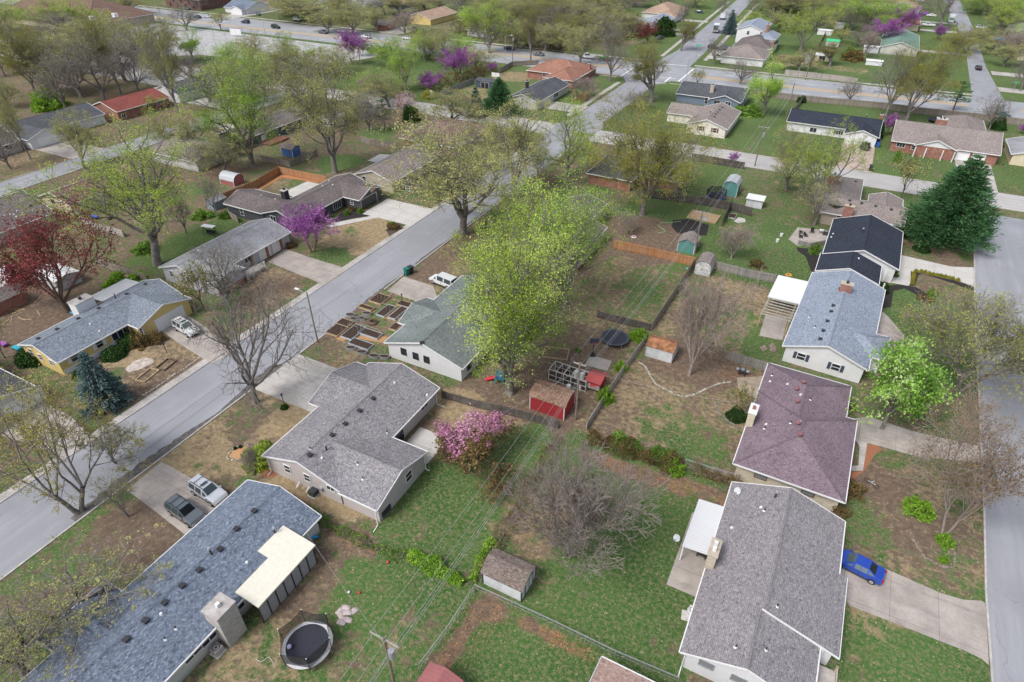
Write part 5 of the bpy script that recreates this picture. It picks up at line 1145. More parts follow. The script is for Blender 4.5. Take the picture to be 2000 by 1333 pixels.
car('sedan','black',(1507,4),0,'black car at the top edge right of the northern street')
car('sedan','white',(1796,4),0,'white car at the top edge beside the large bare tree')
car('pickup','white',(1148,115),178,'white flatbed truck towing a trailer on the avenue',GA,1.1)
# trailer with green machine behind the flatbed
x,y=P(1182,119); t=thing('trailer','flat trailer with a lime green machine towed along the avenue','trailer',(x,y,.03),R(-2))
b=MB(); b.box(-2.8,2.8,-1.1,1.1,.55,.72); b.beam((-2.8,0,.6),(-4.2,0,.6),.12,.12); b.build('bed',DARK,t)
for xx in (.3,1.2):
    for sg in (-1,1):
        b=MB(); b.cyl((xx,sg*1.02,.36),(xx,sg*1.25,.36),.36,n=12); b.build('wheel',RUBBER,t)
x2,y2=P(1176,114,.72); m_=thing('mower','lime green riding mower carried on the flat trailer','mower',(x,y,.75),R(-2)); b=MB(); b.box(-1.5,-.3,-.5,.5,.25,.8); b.box(-2.0,-1.5,-.4,.4,.2,.65); b.build('body',plain('lime_paint',(.12,.6,.1),.4),m_); b=MB(); b.box(-.6,-.2,-.35,.35,.8,1.3); b.build('seat',BLACK,m_)
for xx in (-1.8,-.5):
    for sg in (-1,1):
        b=MB(); b.cyl((xx,sg*.45,.25),(xx,sg*.65,.25),.25,n=12); b.build('wheel',RUBBER,m_)
# moving truck with open back
def truck(name,label,cat,px,hd,L,Wd,Hh,cabL,m,open_=False):
    x,y=P(*px); t=thing(name,label,cat,(x,y,.03),R(hd)); b=MB()
    b.box(-L/2,L/2-cabL-.15,-Wd/2,Wd/2,.9,1.0); b.box(-L/2,L/2-cabL-.15,-Wd/2,-Wd/2+.08,1.0,Hh); b.box(-L/2,L/2-cabL-.15,Wd/2-.08,Wd/2,1.0,Hh); b.box(-L/2,L/2-cabL-.15,-Wd/2,Wd/2,Hh,Hh+.1); b.box(L/2-cabL-.25,L/2-cabL-.15,-Wd/2+.08,Wd/2-.08,1.0,Hh)
    if not open_: b.box(-L/2,-L/2+.06,-Wd/2+.08,Wd/2-.08,1.0,Hh)
    b.build('cargo_box',m,t); b=MB(); z1=min(Hh,2.4)
    b.add([(L/2-cabL,-Wd*.46,.5),(L/2,-Wd*.46,.5),(L/2,Wd*.46,.5),(L/2-cabL,Wd*.46,.5),(L/2-cabL,-Wd*.44,z1),(L/2-cabL*.55,-Wd*.42,z1),(L/2-cabL*.55,Wd*.42,z1),(L/2-cabL,Wd*.44,z1),(L/2,-Wd*.45,1.25),(L/2,Wd*.45,1.25),(L/2-cabL*.25,-Wd*.45,1.35),(L/2-cabL*.25,Wd*.45,1.35)],
      [(3,2,1,0),(4,5,6,7),(0,1,8,10,5,4),(2,3,7,6,11,9),(1,2,9,8),(8,9,11,10),(3,0,4,7)]); b.build('cab',m,t)
    b=MB(); b.poly([(L/2-cabL*.25+.03,-Wd*.4,1.42),(L/2-cabL*.25+.03,Wd*.4,1.42),(L/2-cabL*.53,Wd*.38,z1-.05),(L/2-cabL*.53,-Wd*.38,z1-.05)]); b.build('windscreen',CARGLASS,t)
    for xx in (-L/2+1.2,L/2-.9):
        for sg in (-1,1):
            b=MB(); b.cyl((xx,sg*(Wd/2-.3),.42),(xx,sg*(Wd/2+.0),.42),.42,n=14); b.build('wheel',RUBBER,t)
    return t
truck('moving_truck','white box truck with open dark cargo door on the northern street','truck',(1398,63),98,8.5,2.4,3.4,2.2,CARCOL['white'],True)
truck('delivery_van','smaller white van parked ahead of the open box truck','van',(1411,38),98,6,2.2,2.6,1.8,CARCOL['white'])
truck('camper','white camper parked on the upper right street','camper',(1856,44),-92,8.0,2.5,3.1,1.6,CARCOL['white'])
# utility trailer on the white garage driveway
x,y=P(1688,291); t=thing('utility_trailer','black open utility trailer on the driveway of the navy roofed house','trailer',(x,y,.03),R(88))
b=MB(); b.box(-2.0,2.0,-1.0,1.0,.5,.6); b.box(-2.0,2.0,-1.0,-.94,.6,1.1); b.box(-2.0,2.0,.94,1.0,.6,1.1); b.box(1.94,2.0,-.94,.94,.6,1.1); b.build('bed',plain('trailer_black',(.035,.035,.038),.6),t)
b=MB(); b.beam((-2,-.9,.52),(-3.3,0,.5),.1,.1); b.beam((-2,.9,.52),(-3.3,0,.5),.1,.1); b.build('tow_bar',DARK,t)
for sg in (-1,1):
    b=MB(); b.cyl((.2,sg*1.02,.36),(.2,sg*1.25,.36),.36,n=12); b.build('wheel',RUBBER,t)
x,y=P(1946,80); t=thing('boat_trailer','trailer under a bright blue tarpaulin at the upper right','trailer',(x,y,.02),R(5)); b=MB()
b.add([(-3,-1,.4),(3,-.9,.4),(3,.9,.4),(-3,1,.4),(-3,-.3,1.6),(2.6,-.2,1.4),(2.6,.2,1.4),(-3,.3,1.6)],[(3,2,1,0),(4,5,6,7),(0,1,5,4),(1,2,6,5),(2,3,7,6),(3,0,4,7)]); b.build('tarpaulin',plain('blue_tarp',(.1,.25,.6),.6,var=.3),t)
for sg in (-1,1):
    b=MB(); b.cyl((0,sg*.85,.3),(0,sg*1.05,.3),.3,n=10); b.build('wheel',RUBBER,t)

# ------------------------------------------------------------------ sheds
def shed(label,x0,x1,y0,y1,axis,ez,rise,wall,roof,style='gable',door=None,trim=None,name='shed',rz=0,ov=.2,base=None,doorm=None):
    cx,cy=(x0+x1)/2,(y0+y1)/2; t=thing(name,label,'shed',(cx,cy,0),R(rz)); w2,d2=(x1-x0)/2,(y1-y0)/2
    A,B=(w2,d2) if axis=='x' else (d2,w2); M=(lambda a,b,z:(a,b,z)) if axis=='x' else (lambda a,b,z:(b,a,z))
    if style=='gambrel': pr=[(-B-.08,ez-.05),(-B*.72,ez+rise*.68),(0,ez+rise),(B*.72,ez+rise*.68),(B+.08,ez-.05)]
    elif style=='round': pr=[(-B-.05,ez-.05),(-B*.86,ez+rise*.5),(-B*.5,ez+rise*.86),(0,ez+rise),(B*.5,ez+rise*.86),(B*.86,ez+rise*.5),(B+.05,ez-.05)]
    elif style=='flat': pr=[(-B-.25,ez),(B+.25,ez+rise)]
    else: pr=[(-B-ov,ez-rise*ov/B),(0,ez+rise),(B+ov,ez-rise*ov/B)]
    rf=MB(); th=.06
    fl=(lambda f:f) if axis=='x' else (lambda f:f[::-1])
    for i in range(len(pr)-1):
        (b0,z0),(b1,z1)=pr[i],pr[i+1]
        rf.poly(fl([M(-A-ov,b1,z1),M(-A-ov,b0,z0),M(A+ov,b0,z0),M(A+ov,b1,z1)])); rf.poly(fl([M(-A-ov,b0,z0-th),M(-A-ov,b1,z1-th),M(A+ov,b1,z1-th),M(A+ov,b0,z0-th)]))
        for a in (-A-ov,A+ov): rf.poly([M(a,b0,z0),M(a,b1,z1),M(a,b1,z1-th),M(a,b0,z0-th)])
    for (b,z) in (pr[0],pr[-1]): rf.poly([M(-A-ov,b,z),M(A+ov,b,z),M(A+ov,b,z-th),M(-A-ov,b,z-th)])
    rf.build('roof',roof,t)
    wl=MB(); ins=lambda b: max(-B,min(B,b))
    for sg in (-1,1): wl.poly([M(-A,sg*B,0),M(A,sg*B,0),M(A,sg*B,ez),M(-A,sg*B,ez)][::-1 if (sg>0)==(axis=='x') else 1])
    for sg in (-1,1):
        q=[M(sg*A,-B,0),M(sg*A,B,0)]+[M(sg*A,ins(b),min(z,ez+rise)-th) for b,z in pr[::-1]]
        wl.poly(q if (sg>0)==(axis=='x') else q[::-1])
    wl.build('wall',wall,t)
    if door:
        side,wd,ht=door
        m=MB(); 
        def pl(u0,u1,z0,z1,d):
            if side=='S': m.box(u0,u1,-d2-d,-d2+.02,z0,z1)
            elif side=='E': m.box(w2-.02,w2+d,u0,u1,z0,z1)
            elif side=='W': m.box(-w2-d,-w2+.02,u0,u1,z0,z1)
        pl(-wd/2,wd/2,.08,ht,.04); dd=m.build('door',doorm or wall,t)
        m=MB()
        for u in (-wd/2-.05,wd/2-.02,-.03): pl(u,u+.07,.08,ht+.06,.07)
        pl(-wd/2,wd/2,ht,ht+.07,.07); m.build('door_trim',trim or WHITE,dd)
    if trim:
        m=MB()
        for a in (-1,1):
            for c in (-1,1):
                p=M(a*A,c*B,0); m.box(p[0]-.05,p[0]+.05,p[1]-.05,p[1]+.05,0,ez-.02)
        m.build('corner_trim',trim,t)
    return t
def shp(label,px,Ln,Wd,axis,ez,rise,wall,roof,**k):
    x,y=P(*px); w2,d2=(Ln/2,Wd/2) if axis=='x' else (Wd/2,Ln/2)
    return shed(label,x-w2,x+w2,y-d2,y+d2,axis,ez,rise,wall,roof,**k)
SRED=siding('barn_red_siding',(.33,.03,.035),.3,True); STEAL=siding('teal_siding',(.1,.26,.24),.3,True); SLBL=siding('blue_shed_siding',(.06,.13,.34),.25); SWM=siding('white_metal_siding',(.62,.63,.65),.25,True,.2); 
RUSTROOF=plain('rusty_roof',(.3,.14,.07),.85,var=.55,scale=1.4); METG=siding('grey_ribbed_roof',(.42,.44,.46),.3,True); SH_SHED=shingle('shed_brown_shingle',(.23,.13,.09),(.32,.2,.14),(.38,.27,.2),.25); SHB=shingle('shed_two_tone_shingle',(.15,.115,.1),(.2,.16,.14),(.25,.21,.19),.1)
REDMET=siding('red_ribbed_metal',(.34,.12,.12),.35,True,.1); OLDW=plain('peeling_white_paint',(.5,.5,.5),.8,var=.4,scale=2.5)
shed('barn red shed with brown shingle roof behind the chicken run',-25.6,-20.9,53.9,57.3,'x',2.2,.75,SRED,SH_SHED,'gambrel',trim=WHITE)
shed('white gambrel shed with brown roof and black trimmed doors',-18.6,-14.5,29.6,32.6,'x',1.7,.9,SWM,SHB,'gambrel',door=('E',1.5,1.8),trim=DARK)
shp('rusty roofed white metal shed beside the brown twiggy tree',(1291,692),3.8,2.9,'x',1.9,.6,SWM,RUSTROOF,ov=.1,trim=GREYMETAL)
shp('teal shed with grey shingle roof behind the new cedar fence',(1343,486),3.6,3.0,'y',2.0,.8,STEAL,SH_TAUPE,trim=WHITE)
shp('silver white shed with streaked peeling walls beside the grey fence',(1375,529),3.6,2.6,'y',1.9,.9,OLDW,SH_TAUPE,style='gambrel',ov=.1)
shp('tall teal barn shed with pale metal roof near the round trampoline',(1427,377),4.2,3.0,'y',2.4,1.1,STEAL,METG,style='gambrel',trim=WHITE)
shp('white flat topped shed under branches near the teal barn shed',(1473,402),3.2,2.4,'x',1.8,.1,SWM,WHITE,style='flat')
shp('bright blue shed with white trim behind the weathered fence',(570,303),3.6,2.8,'x',2.1,.7,SLBL,SH_TAUPE,trim=WHITE)
shp('round roofed barn shed with red and white walls beside the cedar fence',(455,357),4.2,3.0,'x',1.1,1.3,siding('red_white_siding',(.3,.1,.1),.4,True),METG,style='round',trim=WHITE)
shp('small grey blue shed among bare trees west of the charcoal house',(425,405),3.0,2.4,'y',1.9,.6,siding('blue_grey_siding',(.25,.29,.34),.25,True),SH_GREY)
shp('white roofed lean-to shed under the red maple',(118,552),6.0,4.0,'x',2.0,.5,SWM,METW,ov=.2)
shp('round white roofed shelter at the left edge under the red maple',(30,552),4.5,4.0,'x',1.5,1.0,SWM,METW,style='round')
shp('brown shed at the left edge above the scrap wood',(8,600),5.0,4.4,'y',2.2,.9,REDBRICK,SH_BRN)
shed('shed with ribbed red metal roof at the bottom edge',-18.1,-15.1,16.2,20.0,'y',2.1,.55,SLBL,REDMET,ov=.15)
shp('grey shed beside the twin redbuds at the upper right',(1638,56),4.0,3.0,'x',2.0,.7,SGRY,SH_GREY); shp('white shed with bright green roof at the upper right',(1625,90),5.0,4,'x',2.0,.6,SW,plain('green_metal_roof',(.06,.45,.2),.5))
shp('pale blue shed with brown roof at the end of a fence',(1573,120),3.5,3.2,'y',2.0,.9,siding('ice_blue_siding',(.55,.6,.66),.25),SH_BRN); shp('tan and white shelter with open dark front',(1605,118),5,3.6,'x',2.0,.6,SCREAM,METW,door=('S',2.2,1.8),doorm=DARK)  # the shelter's dark door panel stands in for shade inside its open front
shp('long white shed near the yellow green tree at the upper right',(1610,68),6,2.5,'x',1.9,.4,SW,METW); shp('small white roofed shelter beside the brown tree',(1700,102),5.5,3.4,'x',2.1,.4,SGRY,METW); shp('white slatted shed in front of the brown tree',(1706,127),5.5,2.6,'x',1.6,.3,SW,WHITE)
shp('grey metal shed roof among the trees north of the fenced yard',(655,243),6,5,'y',2.4,.8,SPALE,SH_GREY); shp('small pale shed next to the grey metal one among the trees',(705,225),6,5,'y',2.4,.8,SPALE,SH_GREY)
shp('dark open sided shed near the blue spruce by the fence',(953,170),7,4,'x',2.2,.5,SNAVY,SH_DK,door=('S',3.,1.8),doorm=BLACK)  # black door panel paints the shaded interior of the open side

# ------------------------------------------------------------------ fences
def fence(label,pts,h_,m,post=None,step=2.4,kind='board',name='fence',gap=0.0,pm=None):
    pts=[np.array(p,float) for p in pts]; org=sum(pts)/len(pts); t=thing(name,label,'fence',(org[0],org[1],0)); rnd=random.Random(len(label))
    pn=MB(); ra=MB(); posts=[]
    for i in range(len(pts)-1):
        a,b=pts[i]-org,pts[i+1]-org; L=np.linalg.norm(b-a); n=max(1,int(round(L/step)))
        d=(b-a)/L; nr=np.array((-d[1],d[0]))
        for k in range(n):
            p,q=a+(b-a)*k/n,a+(b-a)*(k+1)/n; hh=h_*(1+rnd.uniform(-.025,.025)); posts.append(p)
            if kind in('board','wall'):
                w_=.025 if kind=='board' else .09; tl=nr*rnd.uniform(-.04,.04)
                P0,P1=p+nr*w_,p-nr*w_; Q0,Q1=q+nr*w_,q-nr*w_
                pn.add([(*P1,.04),(*Q1,.04),(*Q0,.04),(*P0,.04),(*(P1+tl),hh),(*(Q1+tl),hh),(*(Q0+tl),hh),(*(P0+tl),hh)],[(3,2,1,0),(4,5,6,7),(0,1,5,4),(1,2,6,5),(2,3,7,6),(3,0,4,7)])
            elif kind=='mesh':
                for z in (.5,.9,): pn.beam((*p,z*h_*.98),(*q,z*h_*.98),.018,.018)
                for j in range(6):
                    c=p+(q-p)*j/6; e=p+(q-p)*(j+1)/6; pn.beam((*c,.05),(*e,h_-.03),.009,.009); pn.beam((*e,.05),(*c,h_-.03),.009,.009)
        if kind=='board':
            for z in (.35,h_*.82): ra.beam((*(a-nr*.06),z),(*(b-nr*.06),z),.06,.09)
        elif kind=='mesh': ra.beam((*a,h_),(*b,h_),.05,.05)
    posts.append(pts[-1]-org)
    pn.build('panel' if kind!='mesh' else 'wire_mesh',m,t)
    if ra.v: ra.build('rail',pm or m,t)
    ps=MB()
    if kind=='mesh': ps.cyl((0,0,0),(0,0,h_+.06),.035,n=6)
    else: ps.box(-.06,.06,-.06,.06,0,h_+.06)
    pme=ps.mesh('post',pm or m)
    for p in posts[:100]: put('post',pme,t,(p[0],p[1],0))
    return t
def pf(label,px,*a,**k): return fence(label,[P(*q) for q in px],*a,**k)
pf('new orange cedar fence around the lawn behind the charcoal house',[(428,398),(500,369),(547,340),(640,360)],1.8,CEDAR)
pf('weathered grey fence around the yard with the blue shed',[(500,312),(567,327),(620,304)],1.5,OLDWOOD)
pf('dark weathered fence along the north edge of the vivid green lawn',[(706,278),(722,284),(775,292)],1.7,OLDWOOD)
pf('orange board fence between two back yards below the dirt yard',[(1198,486),(1270,501),(1356,521)],1.8,CEDAR)
pf('dark brown fence behind the sand box and trampoline',[(1272,388),(1350,398),(1426,411),(1466,423)],1.8,DARKWOOD)
pf('short dark fence between sand box and pale gravel patch',[(1428,402),(1410,442)],1.7,DARKWOOD)
pf('grey fence with exposed rails east of the peeling white shed',[(1395,526),(1452,541),(1512,553)],1.6,GREYWOOD)
pf('long brown fence running down the back lot line',[(1354,522),(1332,556),(1300,604),(1272,647)],1.6,OLDWOOD)
pf('low grey rear fence above the large black trampoline',[(1167,621),(1215,634),(1270,647)],1.3,DARKWOOD)
pf('pale grey board fence beside the chicken run',[(1258,672),(1216,730),(1190,768),(1145,840)],1.2,PALEWOOD)
pf('grey fence between the white house and the mauve roofed house',[(1420,703),(1460,715),(1500,727)],1.5,GREYWOOD)
pf('grey privacy fence along the avenue behind the navy roofed house',[(1512,193),(1566,199),(1640,206),(1720,213),(1800,224)],1.9,OLDWOOD)
pf('dark privacy fence along the avenue behind the wide brick house',[(1800,224),(1860,230),(1930,238),(2000,247)],1.9,OLDWOOD)
pf('side fence running down from the avenue beside the navy roofed house',[(1566,200),(1556,213),(1541,231)],1.7,OLDWOOD)
pf('pale plank fence on the far side of the avenue',[(1532,147),(1580,152),(1620,157),(1672,164)],1.8,PALEWOOD)
pf('brown fence behind the grey brown hip roofed house',[(1518,118),(1545,119),(1570,122)],1.8,planks('brown_planks',(.24,.15,.11)))
pf('long wooden fence between gardens at the upper right',[(1578,132),(1600,90),(1622,48)],1.7,OLDWOOD)
pf('dark fence on the south side of the cross street',[(1350,313),(1400,322),(1452,331)],1.7,DARKWOOD)
pf('grey fence along the lawn by the blue spruce',[(862,190),(895,176),(926,163)],1.8,GREYWOOD)
pf('brown fence beside the avenue near the red brick house',[(976,144),(1000,130),(1052,127)],1.7,OLDWOOD)
pf('low dark wire fence in front of the blue spruce',[(860,194),(890,198),(917,203)],1.2,DARKWOOD,kind='mesh')
pf('leaning brown fence between the red maple and the white house',[(192,519),(240,536),(290,553)],1.6,OLDWOOD)
pf('tan board fence under the large yellow green tree',[(165,438),(205,452),(243,464)],1.5,PALEWOOD)
pf('dark fence between the middle house yard and the red shed',[(864,778),(935,798),(1020,818),(1090,838)],1.3,DARKWOOD)
pf('short fence by the corner of the charcoal house',[(445,423),(460,432),(466,436)],1.5,OLDWOOD)
pf('low brick wall under the bare tree by the car park',[(345,130),(352,124),(356,118)],1.0,GREYBRICK,kind='wall',name='garden_wall')
pf('chain link fence running from the white gambrel shed to the bottom edge',[(927,1155),(1000,1188),(1086,1228),(1200,1284),(1322,1336)],1.1,GREYMETAL,kind='mesh',step=3.)
pf('straight rail fence with leaf litter along the bottom back lot line',[(926,1158),(876,1235),(820,1310)],1.1,GREYMETAL,kind='mesh',step=3.,pm=PALEWOOD)
pf('wire fence buried in the hedge beside the cream brick house',[(1336,912),(1390,930),(1442,944)],1.3,GREYMETAL,kind='mesh',step=3.)
pf('wooden handrail fence around the deck of the navy roofed house',[T(7,300,570),T(7,390,590),T(7,500,570)],.9,GREYWOOD)

# ------------------------------------------------------------------ poles, wires, lamps
def pole(label,base,h_,arm=None,tf=0,name='utility_pole',r=.15,dir_=(1,0),xy=None):
    x,y=xy or P(*base); t=thing(name,label,'utility pole',(x,y,0)); b=MB(); b.cyl((0,0,0),(0,0,h_),r,r*.72,n=8); b.build('post',POLEWOOD,t)
    for z,L in (arm or []):
        b=MB(); b.beam((-dir_[0]*L/2,-dir_[1]*L/2,z),(dir_[0]*L/2,dir_[1]*L/2,z),.11,.13); c=b.build('crossarm',PALEWOOD,t)
        for f in (-.45,-.15,.15,.45):
            b=MB(); b.cyl((dir_[0]*L*f,dir_[1]*L*f,z+.06),(dir_[0]*L*f,dir_[1]*L*f,z+.22),.05,n=6); b.build('insulator',GREYMETAL,c)
    for k in range(tf):
        b=MB(); xx=.38 if k%2==0 else -.38; b.cyl((xx,.05,h_-2.5-.5*(k//2)),(xx,.05,h_-1.5-.5*(k//2)),.26,n=12); b.build('transformer',GREYMETAL,t)
    return (x,y,h_)
# pole line down the back lots
pa=pole('wooden pole with long crossarm at the bottom of the picture beside the round trampoline',None,9.4,[(9.2,2.6)],1,xy=(-19.6,17.2))
pb=pole('wooden pole with grey transformers beside the red shed',None,9.2,[(8.9,1.6)],2,xy=(-19.6,54.6))
pc=pole('tall leaning pole beside the teal shed behind the cedar fence',(1354,508),9.4,[(9.1,2.2)],0)
pd=pole('pole with white transformer near the cross street corner',(1474,325),9.5,[(9.2,2.4)],1)
pe=pole('dark pole in the yard of the navy roofed house',(1535,230),9.5,[(9.2,2.2)],0)
pole('wooden pole beside the blush cherry and the cross street',(789,190),9.0,[]); pole('tall pole at the roadside in front of the olive woods',(1064,103),11,[]); pole('pole with transformer near the street light on the avenue',(1001,122),10,[],1); pole('pole beside the bright green tree near the parking lot',(703,120),9,[])
pole('pole at the end of the garden fence at the upper right',(1573,157),9.5,[])
pole('pole at the upper right beside the twin redbuds',(1626,48),9.5,[(9,2)])
def wire(a,b,label,sag=.5,r=.013,n=10,group='overhead wires along the back lot line'):
    a=np.array(a,float);b=np.array(b,float); m=MB(); pts=[]
    for i in range(n+1):
        t=i/n; p=a*(1-t)+b*t; p[2]-=4*sag*t*(1-t); pts.append(p)
    for i in range(n): m.cyl(pts[i],pts[i+1],r,n=5,caps=False)
    return tag(m.build('power_cable',GREYMETAL),label,'cable',group)
WL='thin grey overhead cable strung between the wooden poles along the back lot line'
E0=(-19.6,-24,9.3)
line=[E0,pa,pb,pc,pd,pe]
for i in range(len(line)-1):
    a,b=line[i],line[i+1]
    for off,dz in ((-1.15,0),(.3,.05),(1.0,-.6),(.75,-1.6),(.15,-2.0)):
        wire((a[0]+off,a[1],a[2]+dz),(b[0]+off*.8,b[1],b[2]+dz),WL,.55)
for q,lab in (((-36,25,2.6),'service wire sloping from the transformer pole down to the blue grey roof'),((-31.4,39.0,3.0),'service wire sloping from the transformer pole to the middle house'),((-35.6,60,3.2),'service wire sloping from the transformer pole to the green roofed house'),((.3,64,3.2),'service wire crossing the yard to the mauve roofed house')):
    wire((-19.6,54.6,8.2) if q[1]>30 else (-19.6,17.2,8.4),q,lab,.5,.011,group=None)
def street_lamp(label,base,h_,az,arm=2.0,wood=False,headm=None):
    x,y=P(*base); t=thing('street_lamp',label,'street lamp',(x,y,0),R(az)); b=MB(); b.cyl((0,0,0),(0,0,h_),.12 if wood else .09,.08 if wood else .06,n=8); b.build('post',POLEWOOD if wood else GREYMETAL,t)
    b=MB(); b.cyl((0,0,h_-.8),(arm*.6,0,h_-.15),.04,n=6); b.cyl((arm*.6,0,h_-.15),(arm,0,h_),.04,n=6); b.build('arm',GREYMETAL,t)
    b=MB(); b.add([(arm-.1,-.13,h_-.02),(arm+.6,-.16,h_-.02),(arm+.6,.16,h_-.02),(arm-.1,.13,h_-.02),(arm-.1,-.1,h_+.14),(arm+.6,-.1,h_+.12),(arm+.6,.1,h_+.12),(arm-.1,.1,h_+.14)],[(3,2,1,0),(4,5,6,7),(0,1,5,4),(1,2,6,5),(2,3,7,6),(3,0,4,7)]); b.build('lamp_head',WHITE,t)
street_lamp('street lamp on a wooden pole beside the vegetable beds',(621,669),8.6,180,1.5,True)
street_lamp('tall street lamp by the avenue near the purple redbud',(639,57),9,-20,3); street_lamp('curved street lamp by the avenue right of the bright green tree',(987,118),9,-10,3); street_lamp('traffic light mast at the corner of avenue and street',(1339,165),8,75,6)
street_lamp('slim lamp pole in the car park left of centre',(424,97),9,0,.8); street_lamp('slim lamp pole in the car park beside the young tree',(446,94),9,180,.8); street_lamp('lamp pole on the median strip by the black suv',(519,70),10,90,1.5); street_lamp('lamp pole beside the house drive across the avenue',(543,45),9,90,1.5)
def lantern(label,base,h_=2.0):
    x,y=P(*base); t=thing('lamp_post',label,'lamp post',(x,y,0)); b=MB(); b.cyl((0,0,0),(0,0,h_),.05,n=8); b.build('post',BLACK,t)
    b=MB(); b.lathe([(.06,0),(.16,.28),(.0,.45)],8,(0,0,h_)); b.build('lantern',BLACK,t)
lantern('black lantern post rising from a small round shrub on the front lawn',(557,797)); lantern('black lantern post among the raised beds',(787,598),1.9); lantern('small black lantern post in the yellow house garden',(326,690),1.4)
def sign(label,base,h_,wd,ht,m,text=None,size=.3,rz=0,name='street_sign',cat='sign'):
    x,y=P(*base); t=thing(name,label,cat,(x,y,0),R(rz)); b=MB(); b.cyl((0,0,0),(0,0,h_),.05,n=6); b.build('post',GREYMETAL,t)
    b=MB(); b.box(-wd/2,wd/2,-.03,.03,h_-ht,h_); b.build('sign_board',m,t)
GRS=plain('sign_green',(.03,.4,.2),.5)
sign('green street name sign on the traffic mast at the crossing',(1359,122),6.2,2.0,.55,GRS); sign('green street name sign at the upper right corner',(1978,178),2.8,1.6,.35,GRS); sign('white rectangular sign beside the cross street',(843,194),2.6,.9,1.9,WHITE); sign('low white sign board with green panel beside the car park',(462,72),3.2,5.5,2.6,WHITE,rz=12); 
x,y=P(468,72); b=MB(); 
sign('white notice board behind the dark open shed',(968,158),2.6,3,1.4,WHITE)
# hydrant
x,y=P(199,813); t=thing('fire_hydrant','yellow fire hydrant beside the kerb at the lower left','hydrant',(x,y,0)); YH=plain('hydrant_yellow',(.62,.46,.04),.5)
b=MB(); b.lathe([(.2,0),(.2,.06),(.13,.08),(.13,.55),(.17,.57),(.16,.65),(.08,.75),(.0,.78)],12); b.build('body',YH,t)
for sg in (-1,1):
    b=MB(); b.cyl((0,sg*.1,.45),(0,sg*.25,.45),.07,n=8); b.build('outlet',YH,t)
# wheeled bins
def bin_(label,px,m,rz=0,lidm=None,sc=1.0,open_=False):
    x,y=P(*px); t=thing('wheeled_bin',label,'bin',(x,y,0),R(rz)); b=MB(); b.add([(-.24,-.26,.06),(.24,-.26,.06),(.24,.26,.06),(-.24,.26,.06),(-.3,-.32,1.0),(.3,-.32,1.0),(.3,.34,1.0),(-.3,.34,1.0)],[(3,2,1,0),(4,5,6,7),(0,1,5,4),(1,2,6,5),(2,3,7,6),(3,0,4,7)]); b.build('body',m,t)
    b=MB(); b.box(-.33,.33,-.36,.38,1.0,1.07); b.cyl((-.3,.42,1.02),(.3,.42,1.02),.035,n=6); b.build('lid',lidm or m,t)
    for sg in (-1,1):
        b=MB(); b.cyl((sg*.25,.28,.12),(sg*.31,.28,.12),.12,n=10); b.build('wheel',RUBBER,t)
    t.scale=(sc,)*3
BG=plain('bin_green',(.01,.14,.1),.5); BD=plain('bin_dark',(.03,.035,.045),.5); BBL=plain('bin_blue',(.03,.1,.4),.5)
bin_('dark green wheeled bin at the kerb, left of the pair',(795,538),BG,70,sc=1.25); bin_('dark grey wheeled bin at the kerb, right of the pair',(803,534),BD,70,sc=1.25)
bin_('black wheeled bin at the end of the utility trailer driveway',(1699,334),BD,0,sc=1.3); bin_('blue wheeled bin beside the white garage, front one',(1713,288),BBL,0,sc=1.2); bin_('blue wheeled bin beside the white garage, rear one',(1714,281),BD,0,BBL,sc=1.2)
bin_('bright green wheeled bin at the white house on the lower left edge',(74,776),plain('bin_bright',(.03,.4,.1),.5),30,sc=1.3); bin_('green wheeled bin at the kerb of the western street',(388,256),BG,0,sc=1.3); bin_('dark wheeled bin at the kerb of the northern street',(1341,70),BD,0,sc=1.4); bin_('dark green bin at the kerb of the upper right street',(1882,22),BG,0,sc=1.6)
def mailbox(label,px):
    x,y=P(*px); t=thing('mailbox',label,'mailbox',(x,y,0),R(90)); b=MB(); b.box(-.05,.05,-.05,.05,0,1.0); b.build('post',POLEWOOD,t); b=MB(); b.box(-.1,.1,-.25,.25,1.0,1.1); b.cyl((0,-.25,1.1),(0,.25,1.1),.1,n=10); b.build('box',BLACK,t)
mailbox('black mailbox leaning beside the right hand cross street',(1955,331))
# ------------------------------------------------------------------ garden things
def raised_bed(label,cx,cy,Lx,Ly,rz=0,poles=0,m=None,h_=.32,grp='raised vegetable beds beside the green roofed house'):
    x,y=P(cx,cy); t=thing('raised_bed',label,'raised bed',(x,y,0),R(rz),grp); b=MB(); a,c=Lx/2,Ly/2
    b.box(-a,a,-c,-c+.06,0,h_); b.box(-a,a,c-.06,c,0,h_); b.box(-a,-a+.06,-c+.06,c-.06,0,h_); b.box(a-.06,a,-c+.06,c-.06,0,h_); b.build('frame',m or LUMBER,t)
    b=MB(); b.box(-a+.06,a-.06,-c+.06,c-.06,.03,h_-.07); b.build('soil',SOIL,t)
    for k in range(poles):
        xx=-a+.1+(Lx-.2)*k/max(1,poles-1); b=MB(); b.cyl((xx,0,.1),(xx,0,1.5),.025,n=6); b.build('stake',PALEWOOD,t)
    if poles>1:
        b=MB(); b.beam((-a+.1,0,1.45),(a-.1,0,1.45),.04,.04); b.build('trellis_bar',PALEWOOD,t)
BLUEB=plain('pale_blue_boards',(.38,.42,.45),.7,var=.2)
